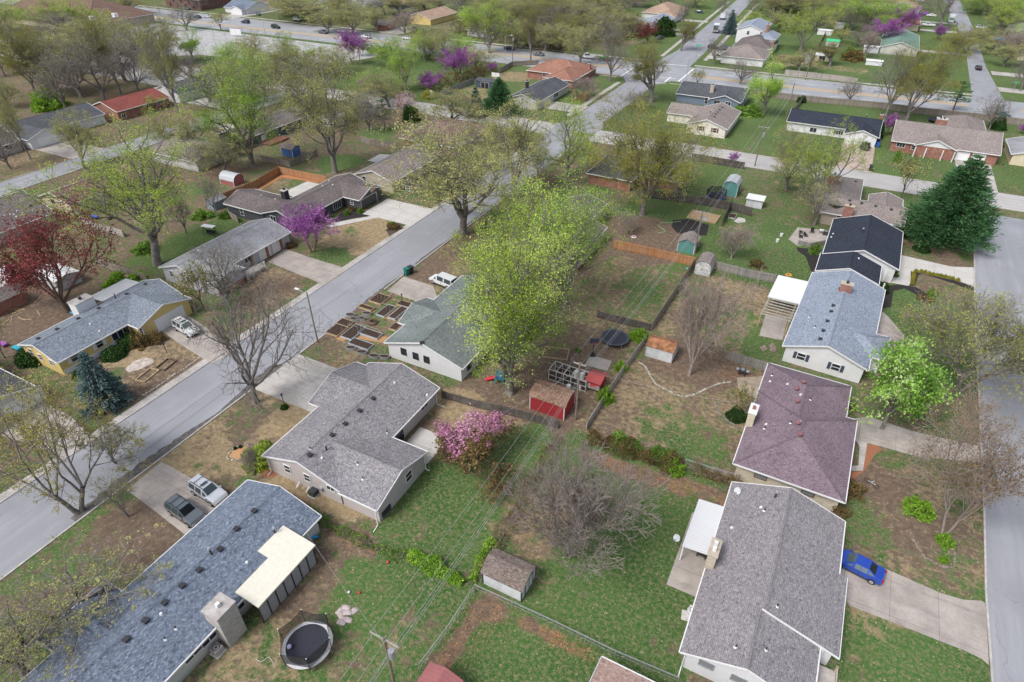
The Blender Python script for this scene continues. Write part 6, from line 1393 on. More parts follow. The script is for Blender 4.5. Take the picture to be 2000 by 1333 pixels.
RB=[(930,985,2.4,2.6,4,LUMBER,'wooden bed with four white stakes beside the driveway'),(830,1050,2.6,1.0,0,LUMBER,'narrow wooden bed by the kerb, north end'),(1070,1090,1.3,3.6,0,BLUEB,'long pale blue bed with dark soil nearest the green roof'),(980,1075,1.6,3.2,3,BLUEB,'pale blue bed with trellis in the middle of the garden'),(1120,1025,2.4,1.4,0,LUMBER,'wooden bed at the foot of the lantern post'),
 (610,1220,2.2,2.6,3,LUMBER,'wooden bed with trellis at the south west corner'),(670,1165,2.2,1.6,2,LUMBER,'square wooden bed with stakes by the kerb'),(735,1235,2.0,3.6,3,BLUEB,'pale blue bed with tall trellis at the south end'),(860,1245,3.6,1.5,2,BLUEB,'pale blue bed running toward the green roof'),(1050,1195,1.3,1.8,0,LUMBER,'small wooden bed touching the green roofed house'),(790,1325,3.6,1.5,0,BLUEB,'pale blue bed closest to the red boundary corner')]
for zx,zy,a,c,pl,m,lab in RB: raised_bed(lab.replace('red boundary corner','street lamp pole'),*T(5,zx,zy),a,c,0,pl,m)
def trough(label,px,rz=60):
    x,y=P(*px); t=thing('planter',label,'planter',(x,y,0),R(rz),'oval metal planters'); b=MB(); n=16; pts=[(.75*cos(2*pi*i/n),.42*sin(2*pi*i/n)) for i in range(n)]
    q=[(p[0],p[1],0) for p in pts]+[(p[0]*1.04,p[1]*1.04,.45) for p in pts]+[(p[0]*.97,p[1]*.95,.45) for p in pts]+[(p[0]*.95,p[1]*.93,.36) for p in pts]
    b.add(q,[(k*n+i,k*n+(i+1)%n,(k+1)*n+(i+1)%n,(k+1)*n+i) for k in range(3) for i in range(n)]); b.build('tub',GREYMETAL,t); b=MB(); b.add(q[3*n:],[tuple(range(n))]); b.build('soil',SOIL,t)
for q,l in (((712,1110,5),'oval tub at the north end of the kerb row'),((745,1140,5),'second oval tub in the kerb row'),((790,1135,5),'oval tub beside the old tyre planter'),((835,1098,5),'oval tub next to the narrow wooden bed'),((715,88,9),'leftmost of the four oval tubs on the grass strip'),((798,120,9),'second of the four oval tubs on the grass strip'),((890,150,9),'third of the four oval tubs on the grass strip'),((967,155,9),'rightmost of the four oval tubs beside the white wall')): trough(l,T(q[2],q[0],q[1]),20)
pave('garden_path',[T(5,950,1120),T(5,1040,1040),T(5,1090,1050),T(5,1000,1135)],MULCH,.014); pave('garden_path',[T(5,600,1280),T(5,690,1205),T(5,720,1215),T(5,660,1300)],MULCH,.014); pave('garden_path',[T(5,760,1275),T(5,800,1240),T(5,1000,1265),T(5,950,1308)],MULCH,.014)
x,y=P(*T(5,875,1160)); t=thing('tyre_planter','dark brushy stump planter in the middle of the vegetable garden','planter',(x,y,0)); b=MB(); b.lathe([(.35,0),(.75,.05),(.8,.25),(.5,.42),(.3,.4)],14); b.build('rim',BARKB,t); b=MB()
for k in range(16):
    a=k*.4; b.cyl((.1*cos(a),.1*sin(a),.2),(.5*cos(a),.5*sin(a),.8+.2*sin(k)),.02,n=4)
b.build('twigs',BARKB,t)
x,y=P(*T(5,740,1055)); t=thing('wire_hoop','thin wire hoop standing at the kerb beside the raised beds','hoop',(x,y,.55),R(30)); b=MB()
for i in range(16): b.cyl((.5*cos(i*pi/8),0,.5*sin(i*pi/8)),(.5*cos((i+1)*pi/8),0,.5*sin((i+1)*pi/8)),.015,n=4,caps=False)
b.build('hoop',GREYMETAL,t)
# trampolines
def trampoline(label,px,r,net=True,rim=None,poles=6,h_=.85,nh=1.7):
    x,y=P(*px); t=thing('trampoline',label,'trampoline',(x,y,0)); b=MB(); n=36
    b.lathe([(r-.32,h_),(r,h_-.01),(r+.02,h_-.06),(r-.32,h_-.05)],n); b.build('rim_pad',rim or plain('rim_grey',(.5,.5,.52),.6),t)
    b=MB(); b.add([((r-.32)*cos(2*pi*i/n),(r-.32)*sin(2*pi*i/n),h_-.02-.0) for i in range(n)],[tuple(range(n))]); b.build('mat',plain('trampoline_mat',(.03,.032,.045),.75),t)
    for k in range(poles):
        a=2*pi*(k+.3)/poles; b=MB(); b.cyl((r*cos(a),r*sin(a),0),(r*cos(a),r*sin(a),h_),.035,n=6); b.build('leg',GREYMETAL,t)
        if net:
            b=MB(); b.cyl((1.03*r*cos(a),1.03*r*sin(a),h_-.4),(1.08*r*cos(a),1.08*r*sin(a),h_+nh),.03,n=6); p=b.build('net_pole',BLACK,t); b=MB(); b.lathe([(.0,0),(.06,.03),(.0,.1)],8,(1.08*r*cos(a),1.08*r*sin(a),h_+nh)); b.build('pole_cap',WHITE,p)
    if net:
        b=MB(); m=poles
        A=[(1.03*r*cos(2*pi*(k+.3)/m),1.03*r*sin(2*pi*(k+.3)/m)) for k in range(m)]
        for k in range(m):
            p,q=A[k],A[(k+1)%m]
            for f in (0,.5):
                pass
            b.poly([(*p,h_),(*q,h_),(q[0]*1.04,q[1]*1.04,h_+nh*.97),((p[0]+q[0])*.5,(p[1]+q[1])*.5,h_+nh*.9),(p[0]*1.04,p[1]*1.04,h_+nh*.97)])
        b.build('safety_net',NETM,t)
    return t
m,n_,b_=mat('net_mesh'); NETM=m; tb=nd(n_,'BsdfTransparent'); ms=nd(n_,'MixShader'); ms.inputs[0].default_value=.7; b_.inputs['Base Color'].default_value=(.03,.03,.035,1); n_.links.new(tb.outputs[0],ms.inputs[1]); n_.links.new(b_.outputs[0],ms.inputs[2]); n_.links.new(ms.outputs[0],n_.nodes['Material Output'].inputs[0])
trampoline('large round trampoline with grey rim and net on the lower lawn',(604,1268),2.15)
trampoline('big black trampoline beside the basketball hoop',(1200,668),2.05,False,plain('rim_dark',(.05,.06,.08)))
trampoline('blue rimmed trampoline with dark net in front of the teal barn shed',(1397,391),1.9,True,plain('rim_blue',(.1,.14,.4)))
trampoline('dark trampoline behind the wide brick house at the upper right',(1828,239),2.3,False,plain('rim_black',(.02,.03,.03)))
x,y=P(*T(13,255,1050)); 
def ball(label,px,r,m,z=0):
    x,y=P(*px,z); t=MB(); t.lathe([(max(.001,r*sin(pi*i/8)),r-r*cos(pi*i/8)) for i in range(9)],12); o=t.build('ball',m,smooth=True); tag(o,label,'ball'); o.location=(x,y,z)
ball('lavender ball lying on the grey rimmed trampoline mat',T(13,255,1050),.22,plain('lavender',(.42,.4,.6),.5),.84)
RDB=plain('ball_red',(.6,.05,.07),.5); ball('red ball on the grass near the stacked bags',T(13,776,640),.14,RDB); ball('red ball on the grass below the middle house',T(13,992,410),.14,RDB); ball('white ball beside the red ball near the stacked bags',T(13,700,636),.13,WHITE); ball('blue and white ball near the long brown fence',T(6,1315,756),.16,plain('ball_blue',(.3,.45,.7),.5))
# bags of mulch stacked on the lawn
x0,y0=P(*T(13,680,800)); rnd=random.Random(4); BAG=plain('bag_plastic',(.5,.42,.41),.45,var=.3,scale=4)
for k,(dx,dy,z,a) in enumerate(((-.5,.5,0,20),(.35,.55,0,70),(-.4,-.3,0,-25),(.4,-.35,0,15),(0,.1,.17,30),(-.75,0,0,80),(.05,-.8,0,15))):
    t=MB(); q=[]; n=10
    for i in range(n+1):
        u=-.42+.84*i/n; wv=.27*(1-.25*abs(u/.42)**4); hh=.085*(1-abs(u/.42)**3)+.01; q.append([(u,-wv,.02),(u,-wv*.7,hh*1.9),(u,wv*.7,hh*1.9),(u,wv,.02)])
    for i in range(n):
        t.add(q[i]+q[i+1],[(0,4,5,1),(1,5,6,2),(2,6,7,3)])
    o=t.build('mulch_bag',BAG,smooth=True); tag(o,'crinkled pale mulch bag in the small heap on the lower lawn','bag','mulch bags heaped on the lawn'); o.location=(x0+dx,y0+dy,z); o.rotation_euler=(0,0,R(a))
# chicken run and coop
x,y=P(1113,745); t=thing('chicken_run','open white framed chicken run beside the red shed','chicken run',(x,y,0),R(-2)); PW=plain('run_timber',(.55,.52,.48),.8,var=.2); L,Wd,Hh=5.4,2.0,1.7
b=MB()
for k in range(6):
    xx=-L/2+L*k/5
    for yy in (-Wd/2,Wd/2): b.box(xx-.04,xx+.04,yy-.04,yy+.04,0,Hh)
    b.beam((xx,-Wd/2,Hh),(xx,Wd/2,Hh),.08,.08)
for yy in (-Wd/2,Wd/2):
    for z in (.08,.85,Hh+.001): b.beam((-L/2,yy,z),(L/2,yy,z),.075,.075)
b.build('frame',PW,t); b=MB()
for yy in (-Wd/2,Wd/2): b.poly([(-L/2,yy+.0,.1),(L/2,yy,.1),(L/2,yy,Hh),(-L/2,yy,Hh)])
b.build('wire_mesh',NETM,t)
x,y=P(1163,757); t=thing('chicken_coop','raised red coop at the end of the chicken run','coop',(x,y,0),R(-2)); b=MB(); b.box(-.95,.95,-1.1,1.1,.55,1.75); b.build('walls',SRED,t); b=MB(); b.box(-.95,.95,-1.14,-1.102,.55,1.3); b.build('front_boards',PALEWOOD,t); b=MB(); b.box(-.35,.35,-1.18,-1.15,1.0,1.35); b.build('hatch',RDB,t)
b=MB(); b.add([(-1.1,-1.3,1.75),(1.1,-1.3,1.75),(1.1,0,2.2),(-1.1,0,2.2),(1.1,1.3,1.75),(-1.1,1.3,1.75)],[(0,1,2,3),(3,2,4,5)]); b.add([(-1.1,-1.3,1.69),(1.1,-1.3,1.69),(1.1,0,2.14),(-1.1,0,2.14),(1.1,1.3,1.69),(-1.1,1.3,1.69)],[(3,2,1,0),(5,4,2,3)]); b.build('roof',siding('red_metal_roof',(.36,.06,.06),.3,True),t)
for sx in (-.85,.85):
    for sy in (-1,1):
        b=MB(); b.box(sx-.05,sx+.05,sy-.05,sy+.05,0,.55); b.build('leg',LUMBER,t)
for q,l in (((490,255),'left'),((528,265),'right'),((372,250),'far left')): 
    x,y=P(*T(10,*q)); t=thing('feeder','red plastic feeder inside the chicken run, %s one'%l,'feeder',(x,y,0)); b=MB(); b.lathe([(.22,0),(.25,.1),(.14,.12),(.14,.4),(.0,.5)],10); b.build('drum',RDB,t); b=MB(); b.lathe([(.27,.0),(.3,.05),(.3,.08)],10); b.build('tray',RDB,t)
# basketball hoop
x,y=P(*T(10,605,133)); t=thing('basketball_hoop','portable basketball hoop with dark backboard beside the black trampoline','basketball hoop',(x,y,0),R(-60)); b=MB(); b.cyl((0,0,0),(0,0,2.7),.06,n=8); b.build('pole',BLACK,t); b=MB(); b.box(.2,.26,-.6,.6,2.3,3.1); b.build('backboard',plain('backboard',(.05,.06,.1),.4),t); b=MB()
for i in range(12): b.cyl((.5+.23*cos(i*pi/6),.23*sin(i*pi/6),2.45),(.5+.23*cos((i+1)*pi/6),.23*sin((i+1)*pi/6),2.45),.02,n=4)
b.build('ring',RDB,t); b=MB(); b.box(-.5,.4,-.35,.35,0,.15); b.build('base',BLACK,t)
# heat pump, air conditioners
def aircon(label,px,m,w_=.8,h_=.75,xy=None):
    x,y=xy or P(*px); t=thing('air_conditioner',label,'air conditioner',(x,y,0)); b=MB(); b.box(-w_/2-.12,w_/2+.12,-w_/2-.12,w_/2+.12,0,.08); b.build('pad',CONCW,t); b=MB(); b.box(-w_/2,w_/2,-w_/2,w_/2,.08,h_); b.build('cabinet',m,t)
    b=MB(); b.lathe([(w_*.42,h_+.005),(w_*.42,h_+.03),(w_*.36,h_+.03),(w_*.36,h_+.008)],16); b.lathe([(w_*.12,h_+.02),(.001,h_+.05)],10); b.build('fan_grille',DARK,t)
aircon('dark air conditioner on a pad at the south wall of the middle house',T(9,437,1178),plain('ac_dark',(.045,.05,.055),.5)); aircon('beige air conditioner behind the blue grey roofed house',T(12,1640,1080),plain('ac_beige',(.36,.33,.32),.5)); aircon('white air conditioner beside the large grey mauve roof',T(14,1352,800),plain('ac_white',(.6,.6,.6),.5)); aircon('grey air conditioner behind the navy roofed house',T(7,470,640),plain('ac_grey',(.2,.2,.21),.5))
x,y=P(*T(14,1310,810)); t=tag(MB().box(-.45,.45,-.5,.5,0,.06).build('concrete_pad',CONCW),'pale concrete pad beside the white air conditioner','slab'); t.location=(x,y,0); t.rotation_euler=(0,0,R(10))
# satellite dish on its own post
def dish(label,px,h_=1.6,z0=0,az=-110):
    x,y=P(*px,z0); t=thing('satellite_dish',label,'satellite dish',(x,y,z0),R(az)); b=MB(); b.cyl((0,0,0),(0,0,h_),.035,n=6); b.build('post',GREYMETAL,t); b=MB(); n=14; rr_=[0,.2,.36]; 
    q=[(.02,0,0)]+[(.12*(k/2)**2,rr_[k]*cos(2*pi*i/n),rr_[k]*1.1*sin(2*pi*i/n)) for k in (1,2) for i in range(n)]; q=[(p[0]*.8+p[2]*-.5,p[1],p[2]*.85+h_+.1) for p in q]
    b.add(q,[(0,1+i,1+(i+1)%n) for i in range(n)]+[(1+i,1+n+i,1+n+(i+1)%n,1+(i+1)%n) for i in range(n)]); b.build('reflector',plain('dish_grey',(.5,.52,.55),.4),t); b=MB(); b.cyl((0,0,h_-.1),(.5,0,h_+.15),.02,n=5); b.box(.46,.58,-.05,.05,h_+.1,h_+.22); b.build('receiver_arm',GREYMETAL,t)
dish('grey satellite dish on a post in the lower right lawn',T(14,1222,298)); dish('dark satellite dish on the corner of the large grey mauve roof',T(10,1690,1170),.4,2.6)
# kayaks, playset, grill, patio furniture, odds and ends
x,y=P(*T(13,375,240)); KB=plain('kayak_blue',(.02,.3,.62),.4)
t=thing('kayak','bright blue kayak leaning by the end of the white patio roof','kayak',(x,y,.3),R(35)); b=MB(); n=10; st=[]
for i in range(n+1):
    u=-1.4+2.8*i/n; w_=.36*max(.02,(1-abs(u/1.4)**2.2)); st.append([(u,-w_,.12),(u,-w_*.6,0),(u,w_*.6,0),(u,w_,.12),(u,0,.24*(w_/.36)**.5)])
for i in range(n): b.add(st[i]+st[i+1],[(k,5+k,5+(k+1)%5,(k+1)%5) for k in range(5)])
b.build('hull',KB,t); b=MB(); b.lathe([(.02,.26),(.26,.25),(.29,.22)],12); b.build('cockpit',BLACK,t)
x,y=P(*T(9,1830,330)); t=thing('play_slide','small teal and blue climbing set with red slide under the trees','playset',(x,y,0),R(20)); TQ=plain('toy_teal',(.03,.25,.3),.5); b=MB()
for sx in (-.5,.5):
    for sy in (-.5,.5): b.box(sx-.07,sx+.07,sy-.07,sy+.07,0,1.5)
b.box(-.5,.5,-.5,.5,.7,.8); b.build('tower',TQ,t); b=MB()
for sg in (-1,1): b.box(-.5,.5,sg*.5-.03,sg*.5+.03,.95,1.45)
b.build('panel',plain('toy_blue',(.04,.12,.4),.5),t); b=MB(); b.add([(-.5,-.25,.75),(-.5,.25,.75),(-2.0,.25,.08),(-2.0,-.25,.08),(-.5,-.25,.9),(-.5,.25,.9),(-2.0,.25,.2),(-2.0,-.25,.2)],[(0,1,2,3),(0,3,7,4),(1,5,6,2)]); b.build('slide',RDB,t)
def grill(label,px,z=0):
    x,y=P(*px); t=thing('barbecue_grill',label,'grill',(x,y,z)); b=MB(); b.box(-.45,.45,-.28,.28,.35,.8); b.build('cabinet',DARK,t); b=MB(); b.lathe([(.3,0),(.28,.15),(.0,.3)],10,(0,0,.8)); b.build('lid',plain('grill_steel',(.35,.36,.38),.3,.6),t); b=MB(); b.box(.45,.85,-.25,.25,.74,.78); b.box(-.85,-.45,-.25,.25,.74,.78); b.build('shelf',GREYMETAL,t)
    for sx in (-.4,.4):
        b=MB(); b.box(sx-.04,sx+.04,-.25,.25,0,.35); b.build('leg',BLACK,t)
grill('steel barbecue on the paving beside the mauve roofed house',T(10,1725,275)); grill('black barbecue under the edge of the ribbed white patio roof',T(14,1420,360)); grill('black barbecue on the deck of the navy roofed house',T(7,505,500))
def patio_chair(label,px,rz=0,m=None):
    x,y=P(*px); t=thing('patio_chair',label,'chair',(x,y,.0),R(rz),'dark chairs on the deck behind the navy roofed house'); b=MB(); b.box(-.3,.3,-.3,.3,.38,.46); b.build('seat',m or BLACK,t); b=MB(); b.box(-.3,-.24,-.3,.3,.46,.95); b.build('backrest',m or BLACK,t)
    for sx in (-.27,.27):
        for sy in (-.27,.27):
            b=MB(); b.box(sx-.03,sx+.03,sy-.03,sy+.03,0,.38); b.build('leg',m or BLACK,t)
for q,l,a in (((320,485),'dark patio chair at the left rail of the deck',0),((355,510),'dark patio chair nearest the lawn on the deck',40),((320,520),'dark patio chair at the corner of the deck railing',20),((405,480),'dark patio chair in the middle of the deck',-90)): patio_chair(l,T(7,*q),a)
x,y=P(*T(7,475,485)); t=thing('patio_table','small pale table beside the black barbecue on the deck','table',(x,y,0)); b=MB(); b.box(-.4,.4,-.35,.35,.66,.71); b.build('table_top',WHITE,t)
for sx in (-.35,.35):
    for sy in (-.3,.3):
        b=MB(); b.box(sx-.03,sx+.03,sy-.03,sy+.03,0,.66); b.build('leg',BLACK,t)
x,y=P(*T(6,1440,365)); t=thing('sand_box','large timber edged sand box behind the black mulch','sand box',(x,y,0),R(-2)); b=MB(); b.box(-2.9,2.9,-2.0,-1.85,0,.3); b.box(-2.9,2.9,1.85,2.0,0,.3); b.box(-2.9,-2.75,-1.85,1.85,0,.3); b.box(2.75,2.9,-1.85,1.85,0,.3); b.build('frame',LUMBER,t); b=MB(); b.box(-2.75,2.75,-1.85,1.85,.01,.2); b.build('sand',plain('sand',(.42,.29,.17),.95,var=.2,scale=2),t)
x,y=P(*T(6,1440,385)); t=tag(MB().add([(-.9,-.4,0),(.9,-.3,0),(.8,.5,0),(-.7,.4,0),(-.5,-.1,.5),(.4,0,.4)],[(0,1,5,4),(1,2,5),(2,3,4,5),(3,0,4)]).build('tarp_bundle',plain('grey_tarp',(.3,.31,.35),.6,var=.3)),'crumpled grey tarp lying on the sand box','tarp'); t.location=(x,y,.2)
x,y=P(*T(6,1655,362)); raised_bed('small concrete edged bed beside the pale gravel patch',*T(6,1655,362),1.4,2.2,0,0,CONCST,grp=None); pave('gravel_patch',[T(6,1665,395),T(6,1700,365),T(6,1750,375),T(6,1755,400),T(6,1700,410)],plain('pale_gravel',(.5,.47,.43),.9,var=.2,scale=4))
x,y=P(*T(6,915,515)); t=thing('tyre','painted tyre with pink, blue and white edge lying in the dirt yard','tyre',(x,y,0)); b=MB(); b.lathe([(.25,.05),(.42,.0),(.5,.1),(.42,.22),(.25,.17)],16); b.build('tread',WHITE,t); b=MB(); b.lathe([(.44,.205),(.33,.225),(.24,.19)],16); b.build('side_wall',plain('tyre_pink',(.6,.25,.4),.6),t)
b=MB(); pts=[T(6,1270,395),T(6,1200,405),T(6,1120,405),T(6,1100,430),T(6,1150,465),T(6,1130,482),T(6,1095,478)]; pts=[P(*q) for q in pts]
for i in range(len(pts)-1): b.cyl((*pts[i],.04),(*pts[i+1],.04),.04,n=6)
tag(b.build('garden_hose',plain('hose_green',(.25,.5,.2),.5)),'pale green garden hose curling across the dirt yard','hose')
b=MB(); pts=[P(*T(13,20*k,1135+18*sin(k*.9)+(0 if k<5 else (k-5)*25))) for k in range(8)]
for i in range(len(pts)-1): b.cyl((*pts[i],.03),(*pts[i+1],.03),.025,n=6)
tag(b.build('garden_hose',plain('hose_pale',(.5,.48,.42),.5)),'pale garden hose looped on the grass left of the large trampoline','hose')
def slabrow(name,label,pts,m,sz=(.5,.4,.08),cat='stepping stone',grp=None):
    rnd=random.Random(9)
    for q in pts:
        x,y=P(*q); o=MB().box(-sz[0]/2,sz[0]/2,-sz[1]/2,sz[1]/2,0,sz[2]).build(name,m); tag(o,label,cat,grp); o.location=(x,y,.0); o.rotation_euler=(0,0,rnd.uniform(0,3)); s=rnd.uniform(.75,1.25); o.scale=(s,s,rnd.uniform(.8,1.4))
# low stone edgings
def stone_edge(name,label,pts,closed=False,sz=.3,m=None,step=.23,cat='edging'):
    t=thing(name,label,cat,(0,0,0)); rnd=random.Random(len(pts)); g=[np.array(P(*q)) for q in pts]+([np.array(P(*pts[0]))] if closed else []); st=MB(); c0=g[0]; t.location=(c0[0],c0[1],0); k=0; b=MB()
    for i in range(len(g)-1):
        L=np.linalg.norm(g[i+1]-g[i]); n=max(1,int(L/step))
        for j in range(n):
            p=g[i]+(g[i+1]-g[i])*(j+rnd.uniform(.2,.8))/n-c0; s=sz*rnd.uniform(.6,1.2); a=rnd.uniform(0,3); h_=s*rnd.uniform(.35,.6); q=[]
            for z,f in ((0,1),(h_*.7,1),(h_,.65)): q+=[(p[0]+s*.5*f*cos(a+d_*1.57+rnd.uniform(-.2,.2)),p[1]+s*.5*f*sin(a+d_*1.57),z) for d_ in range(4)]
            b.add(q,[(4*r_+d_,4*r_+(d_+1)%4,4*(r_+1)+(d_+1)%4,4*(r_+1)+d_) for r_ in range(2) for d_ in range(4)]+[(8,9,10,11)])
    o=b.build('stones',m or STONE,t); return t
stone_edge('stone_edging','curved row of pale stones around the leaf bed of the brown twiggy tree',[T(10,950,185),T(10,1000,215),T(10,1040,290),T(10,1080,350),T(10,1150,390),T(10,1230,430),T(10,1310,445),T(10,1390,420),T(10,1480,375),T(10,1560,345),T(10,1640,335)])
stone_edge('stone_edging','short curve of dark stones below the mauve house patio',[T(10,1520,480),T(10,1550,560),T(10,1610,620),T(10,1680,665),T(10,1720,690)],m=plain('dark_stone',(.2,.18,.16),.9,var=.4),step=.12)
stone_edge('stone_ring','oval stone ring around an orange mulch bed on the front lawn',[T(8,1705,890),T(8,1760,830),T(8,1850,800),T(8,1880,830),T(8,1850,890),T(8,1780,925),T(8,1715,915)],True)
pave('garden_bed',[T(8,1715,890),T(8,1765,838),T(8,1845,810),T(8,1870,832),T(8,1840,885),T(8,1775,915)],plain('orange_mulch',(.48,.27,.13),.95,var=.25,scale=8),.016)
stone_edge('stone_edging','broken line of pale stones along the front of the yellow house garden',[T(8,1070,440),T(8,1200,360),T(8,1300,285),T(8,1400,225),T(8,1500,150)])
stone_edge('stone_ring','ring of stones around the russet tree at the lower right',[T(15,1160,230),T(15,1250,370),T(15,1380,440),T(15,1470,450),T(15,1480,350),T(15,1440,260)],False,.35,plain('brown_stone',(.22,.18,.15),.9,var=.3))
pave('stone_patio',[T(8,940,235),T(8,1000,180),T(8,1090,150),T(8,1155,165),T(8,1150,190),T(8,1060,235),T(8,965,262)],plain('flagstone',(.46,.4,.36),.9,var=.35,scale=1.5))
def timber_frame(label,px,a,c,rz,m=LUMBER):
    x,y=P(*px); t=tag(MB().box(-a,a,-c,-c+.12,0,.2).box(-a,a,c-.12,c,0,.2).box(-a,-a+.12,-c+.12,c-.12,0,.2).box(a-.12,a,-c+.12,c-.12,0,.2).build('bed_frame',m),label,'garden bed'); t.location=(x,y,0); t.rotation_euler=(0,0,R(rz))
timber_frame('empty timber bed frame with bricks in the yellow house garden',T(8,1110,285),.8,1.4,10); timber_frame('second timber bed frame nearer the driveway of the yellow house',T(8,1250,205),.8,1.2,10,BARKB); timber_frame('hexagon like timber bed under the trees above the chicken run',T(10,330,120),1.8,1.3,15)
rnd=random.Random(12)
for k in range(14):
    x,y=P(*T(4,rnd.uniform(40,320),rnd.uniform(960,1220))); o=MB().box(-rnd.uniform(.5,1.6),rnd.uniform(.4,1.4),-.06,.06,0,.05).build('scrap_plank',LUMBER); tag(o,'scattered pale scrap plank lying on the bare earth behind the yellow house','plank','scrap planks behind the yellow house'); o.location=(x,y,.002*k); o.rotation_euler=(0,0,rnd.uniform(0,3))
x,y=P(*T(4,575,1065)); t=MB().lathe([(.02,.1),(.7,.1),(.8,.22),(.95,.25),(1.0,.12),(.95,0)],16).build('paddling_pool',plain('pool_blue',(.05,.35,.7),.4)); tag(t,'bright blue paddling pool beside the white chimney of the yellow house','pool'); t.location=(x,y,0)
def toy(label,px,c,s=.6):
    x,y=P(*px); m=plain('toy_%d'%int(c[0]*99+c[2]*9),c,.5); t=thing('play_toy',label,'toy',(x,y,0)); b=MB(); b.box(-s,s,-.3,.3,.2,.5); b.build('body',m,t)
    for sx in (-s*.7,s*.7):
        b=MB(); b.cyl((sx,-.32,.18),(sx,.32,.18),.18,n=10); b.build('wheel',BLACK,t)
toy('turquoise toy at the corner behind the yellow house',T(8,135,92),(.03,.4,.5),.7); toy('purple toy at the left edge behind the yellow house',T(8,30,60),(.3,.1,.35),.7); toy('blue toy car under the large yellow green tree',T(4,715,372),(.05,.12,.5),.9); toy('smaller blue and red toy under the large yellow green tree',T(4,822,378),(.3,.05,.2),.5)
x,y=P(*T(4,1585,500)); t=thing('garden_swing','dark framed garden swing with white canopy behind the streaked pale roof','swing',(x,y,0),R(12)); b=MB(); 
for sx in (-1.2,1.2):
    for sy in (-.5,.5): b.beam((sx,sy,0),(sx,0,1.9),.07,.07)
b.build('frame',BLACK,t); b=MB(); b.box(-1.3,1.3,-.55,.55,1.9,1.98); b.build('canopy',WHITE,t); b=MB(); b.box(-1,1,-.3,.3,.45,.52); b.box(-1,1,.25,.3,.52,1.0); b.build('seat',BLACK,t)
x,y=P(*T(4,975,850)); t=MB().add([(-.9,-.6,0),(.9,-.6,0),(.9,.6,0),(-.9,.6,0),(-.7,-.3,1.1),(.6,-.3,1.0),(.6,.3,1.0),(-.7,.3,1.1)],[(4,5,6,7),(0,1,5,4),(1,2,6,5),(2,3,7,6),(3,0,4,7)]).build('covered_pile',plain('pink_cover',(.36,.2,.19),.7)); tag(t,'pile under a faded pink cover against the leaning fence','pile'); t.location=(x,y,0)
for q,l in (((425,390),'white tub on an upturned stand beside the red shed'),((510,385),'white drum among the clutter beside the red shed')):
    x,y=P(*T(10,*q)); t=thing('plastic_drum',l,'drum',(x,y,0)); b=MB(); b.lathe([(.28,0),(.3,.4),(.3,.75),(.26,.8),(.001,.8)],12); b.build('drum',WHITE,t); b=MB(); b.lathe([(.31,.7),(.33,.73),(.31,.76)],12); b.build('band',GREYMETAL,t)
for q,l in (((175,508),'white bucket lying on the lawn west of the deck'),((145,550),'white bucket upright on the lawn west of the deck')):
    x,y=P(*T(7,*q)); t=MB().lathe([(.02,.02),(.16,0),(.2,.4),(.18,.4),(.15,.05)],12).build('bucket',WHITE); tag(t,l,'bucket'); t.location=(x,y,0); t.scale=(1.5,)*3
x,y=P(*T(7,232,800)); t=MB().lathe([(.3,.02),(.5,.0),(.55,.12),(.4,.2),(.28,.12)],14).build('float_ring',plain('ring_orange',(.6,.3,.06),.5)); tag(t,'orange ring by the grey fence next to the white patio roof','ring'); t.location=(x,y,0)
x,y=P(*T(11,850,1105)); t=thing('bicycle','small bicycle lying beside the dark shrubs at the lower right lawn','bicycle',(x,y,.2),R(-30)); b=MB(); b.beam((-.4,0,.1),(.4,.1,.1),.05,.05); b.beam((-.1,0,.1),(0,.5,.1),.05,.05); b.build('frame',plain('bike_white',(.5,.55,.6),.4),t)
for sx in (-.5,.5):
    b=MB(); b.lathe([(.28,-.02),(.34,0),(.28,.02),(.28,-.02)],14,(sx,0,.05)); b.build('wheel',RUBBER,t)
# scattered loose leaves: far too many to count
def litter(label,areas,n,size,cols,seed):
    rng=np.random.default_rng(seed); cen=[]
    for (px,py,rx,ry,k) in areas:
        x,y=P(px,py); m=int(n*k); a=rng.normal(0,.5,(m,2)); cen.append(np.stack([x+a[:,0]*rx,y+a[:,1]*ry,rng.uniform(.01,.05,m)],1))
    c=np.concatenate(cen); q,f=leaves(c,size,rng,.7); q[:,2]=np.abs(q[:,2]*.6); o=put('leaf_litter',npmesh('leaf_litter',q,f,leafmat('dry_leaves',cols,.1),rng.uniform(0,1,len(f)))); tag(o,label,'leaves',kind='stuff')
litter('dry orange leaves scattered along fences and under bare trees',[(1260,935,9,2,.25),(950,1200,3,3,.12),(890,1265,2.5,5,.16),(1120,1265,5,1.2,.08),(1060,1010,6,7,.16),(1370,730,6,5,.12),(1440,720,4,2,.05),(600,1110,3,6,.08),(680,1060,6,2,.05),(560,1190,4,3,.05)],5200,.13,[(.16,.08,.04),(.34,.18,.09),(.45,.3,.18)],5)

# ------------------------------------------------------------------ the trees and shrubs of the place
tree('front',(156,1000),735,350,'large many limbed tree with olive buds beside the street at the lower left')
tree('front',(226,905),820,130,'slim young tree leaning over the street in front of the large budding tree')
tree('frontg',None,1050,390,'yellow green tree overhanging the blue grey roof at the bottom left corner',xy=(-49.6,8.6),hmul=.72)
tree('frontg',None,1150,300,'leafy yellow tree at the very bottom left edge',xy=(-48.6,4.2),hmul=.8)
tree('frontg',(250,1010),930,100,'low green sprouting tree beside the wet driveway edge')
tree('bare',(500,787),528,265,'big bare oak at the kerb in front of the middle house')
tree('spruce',(210,790),684,96,'blue grey spruce in the yellow house garden')
tree('maple',(135,610),405,255,'red budded maple behind the yellow house')
tree('yel1',(307,517),190,300,'tall yellow green tree with leaning trunk beside the pale streaked roof')
tree('lime0',(494,325),92,200,'bright green leafed tree beside the dark slate sided house')
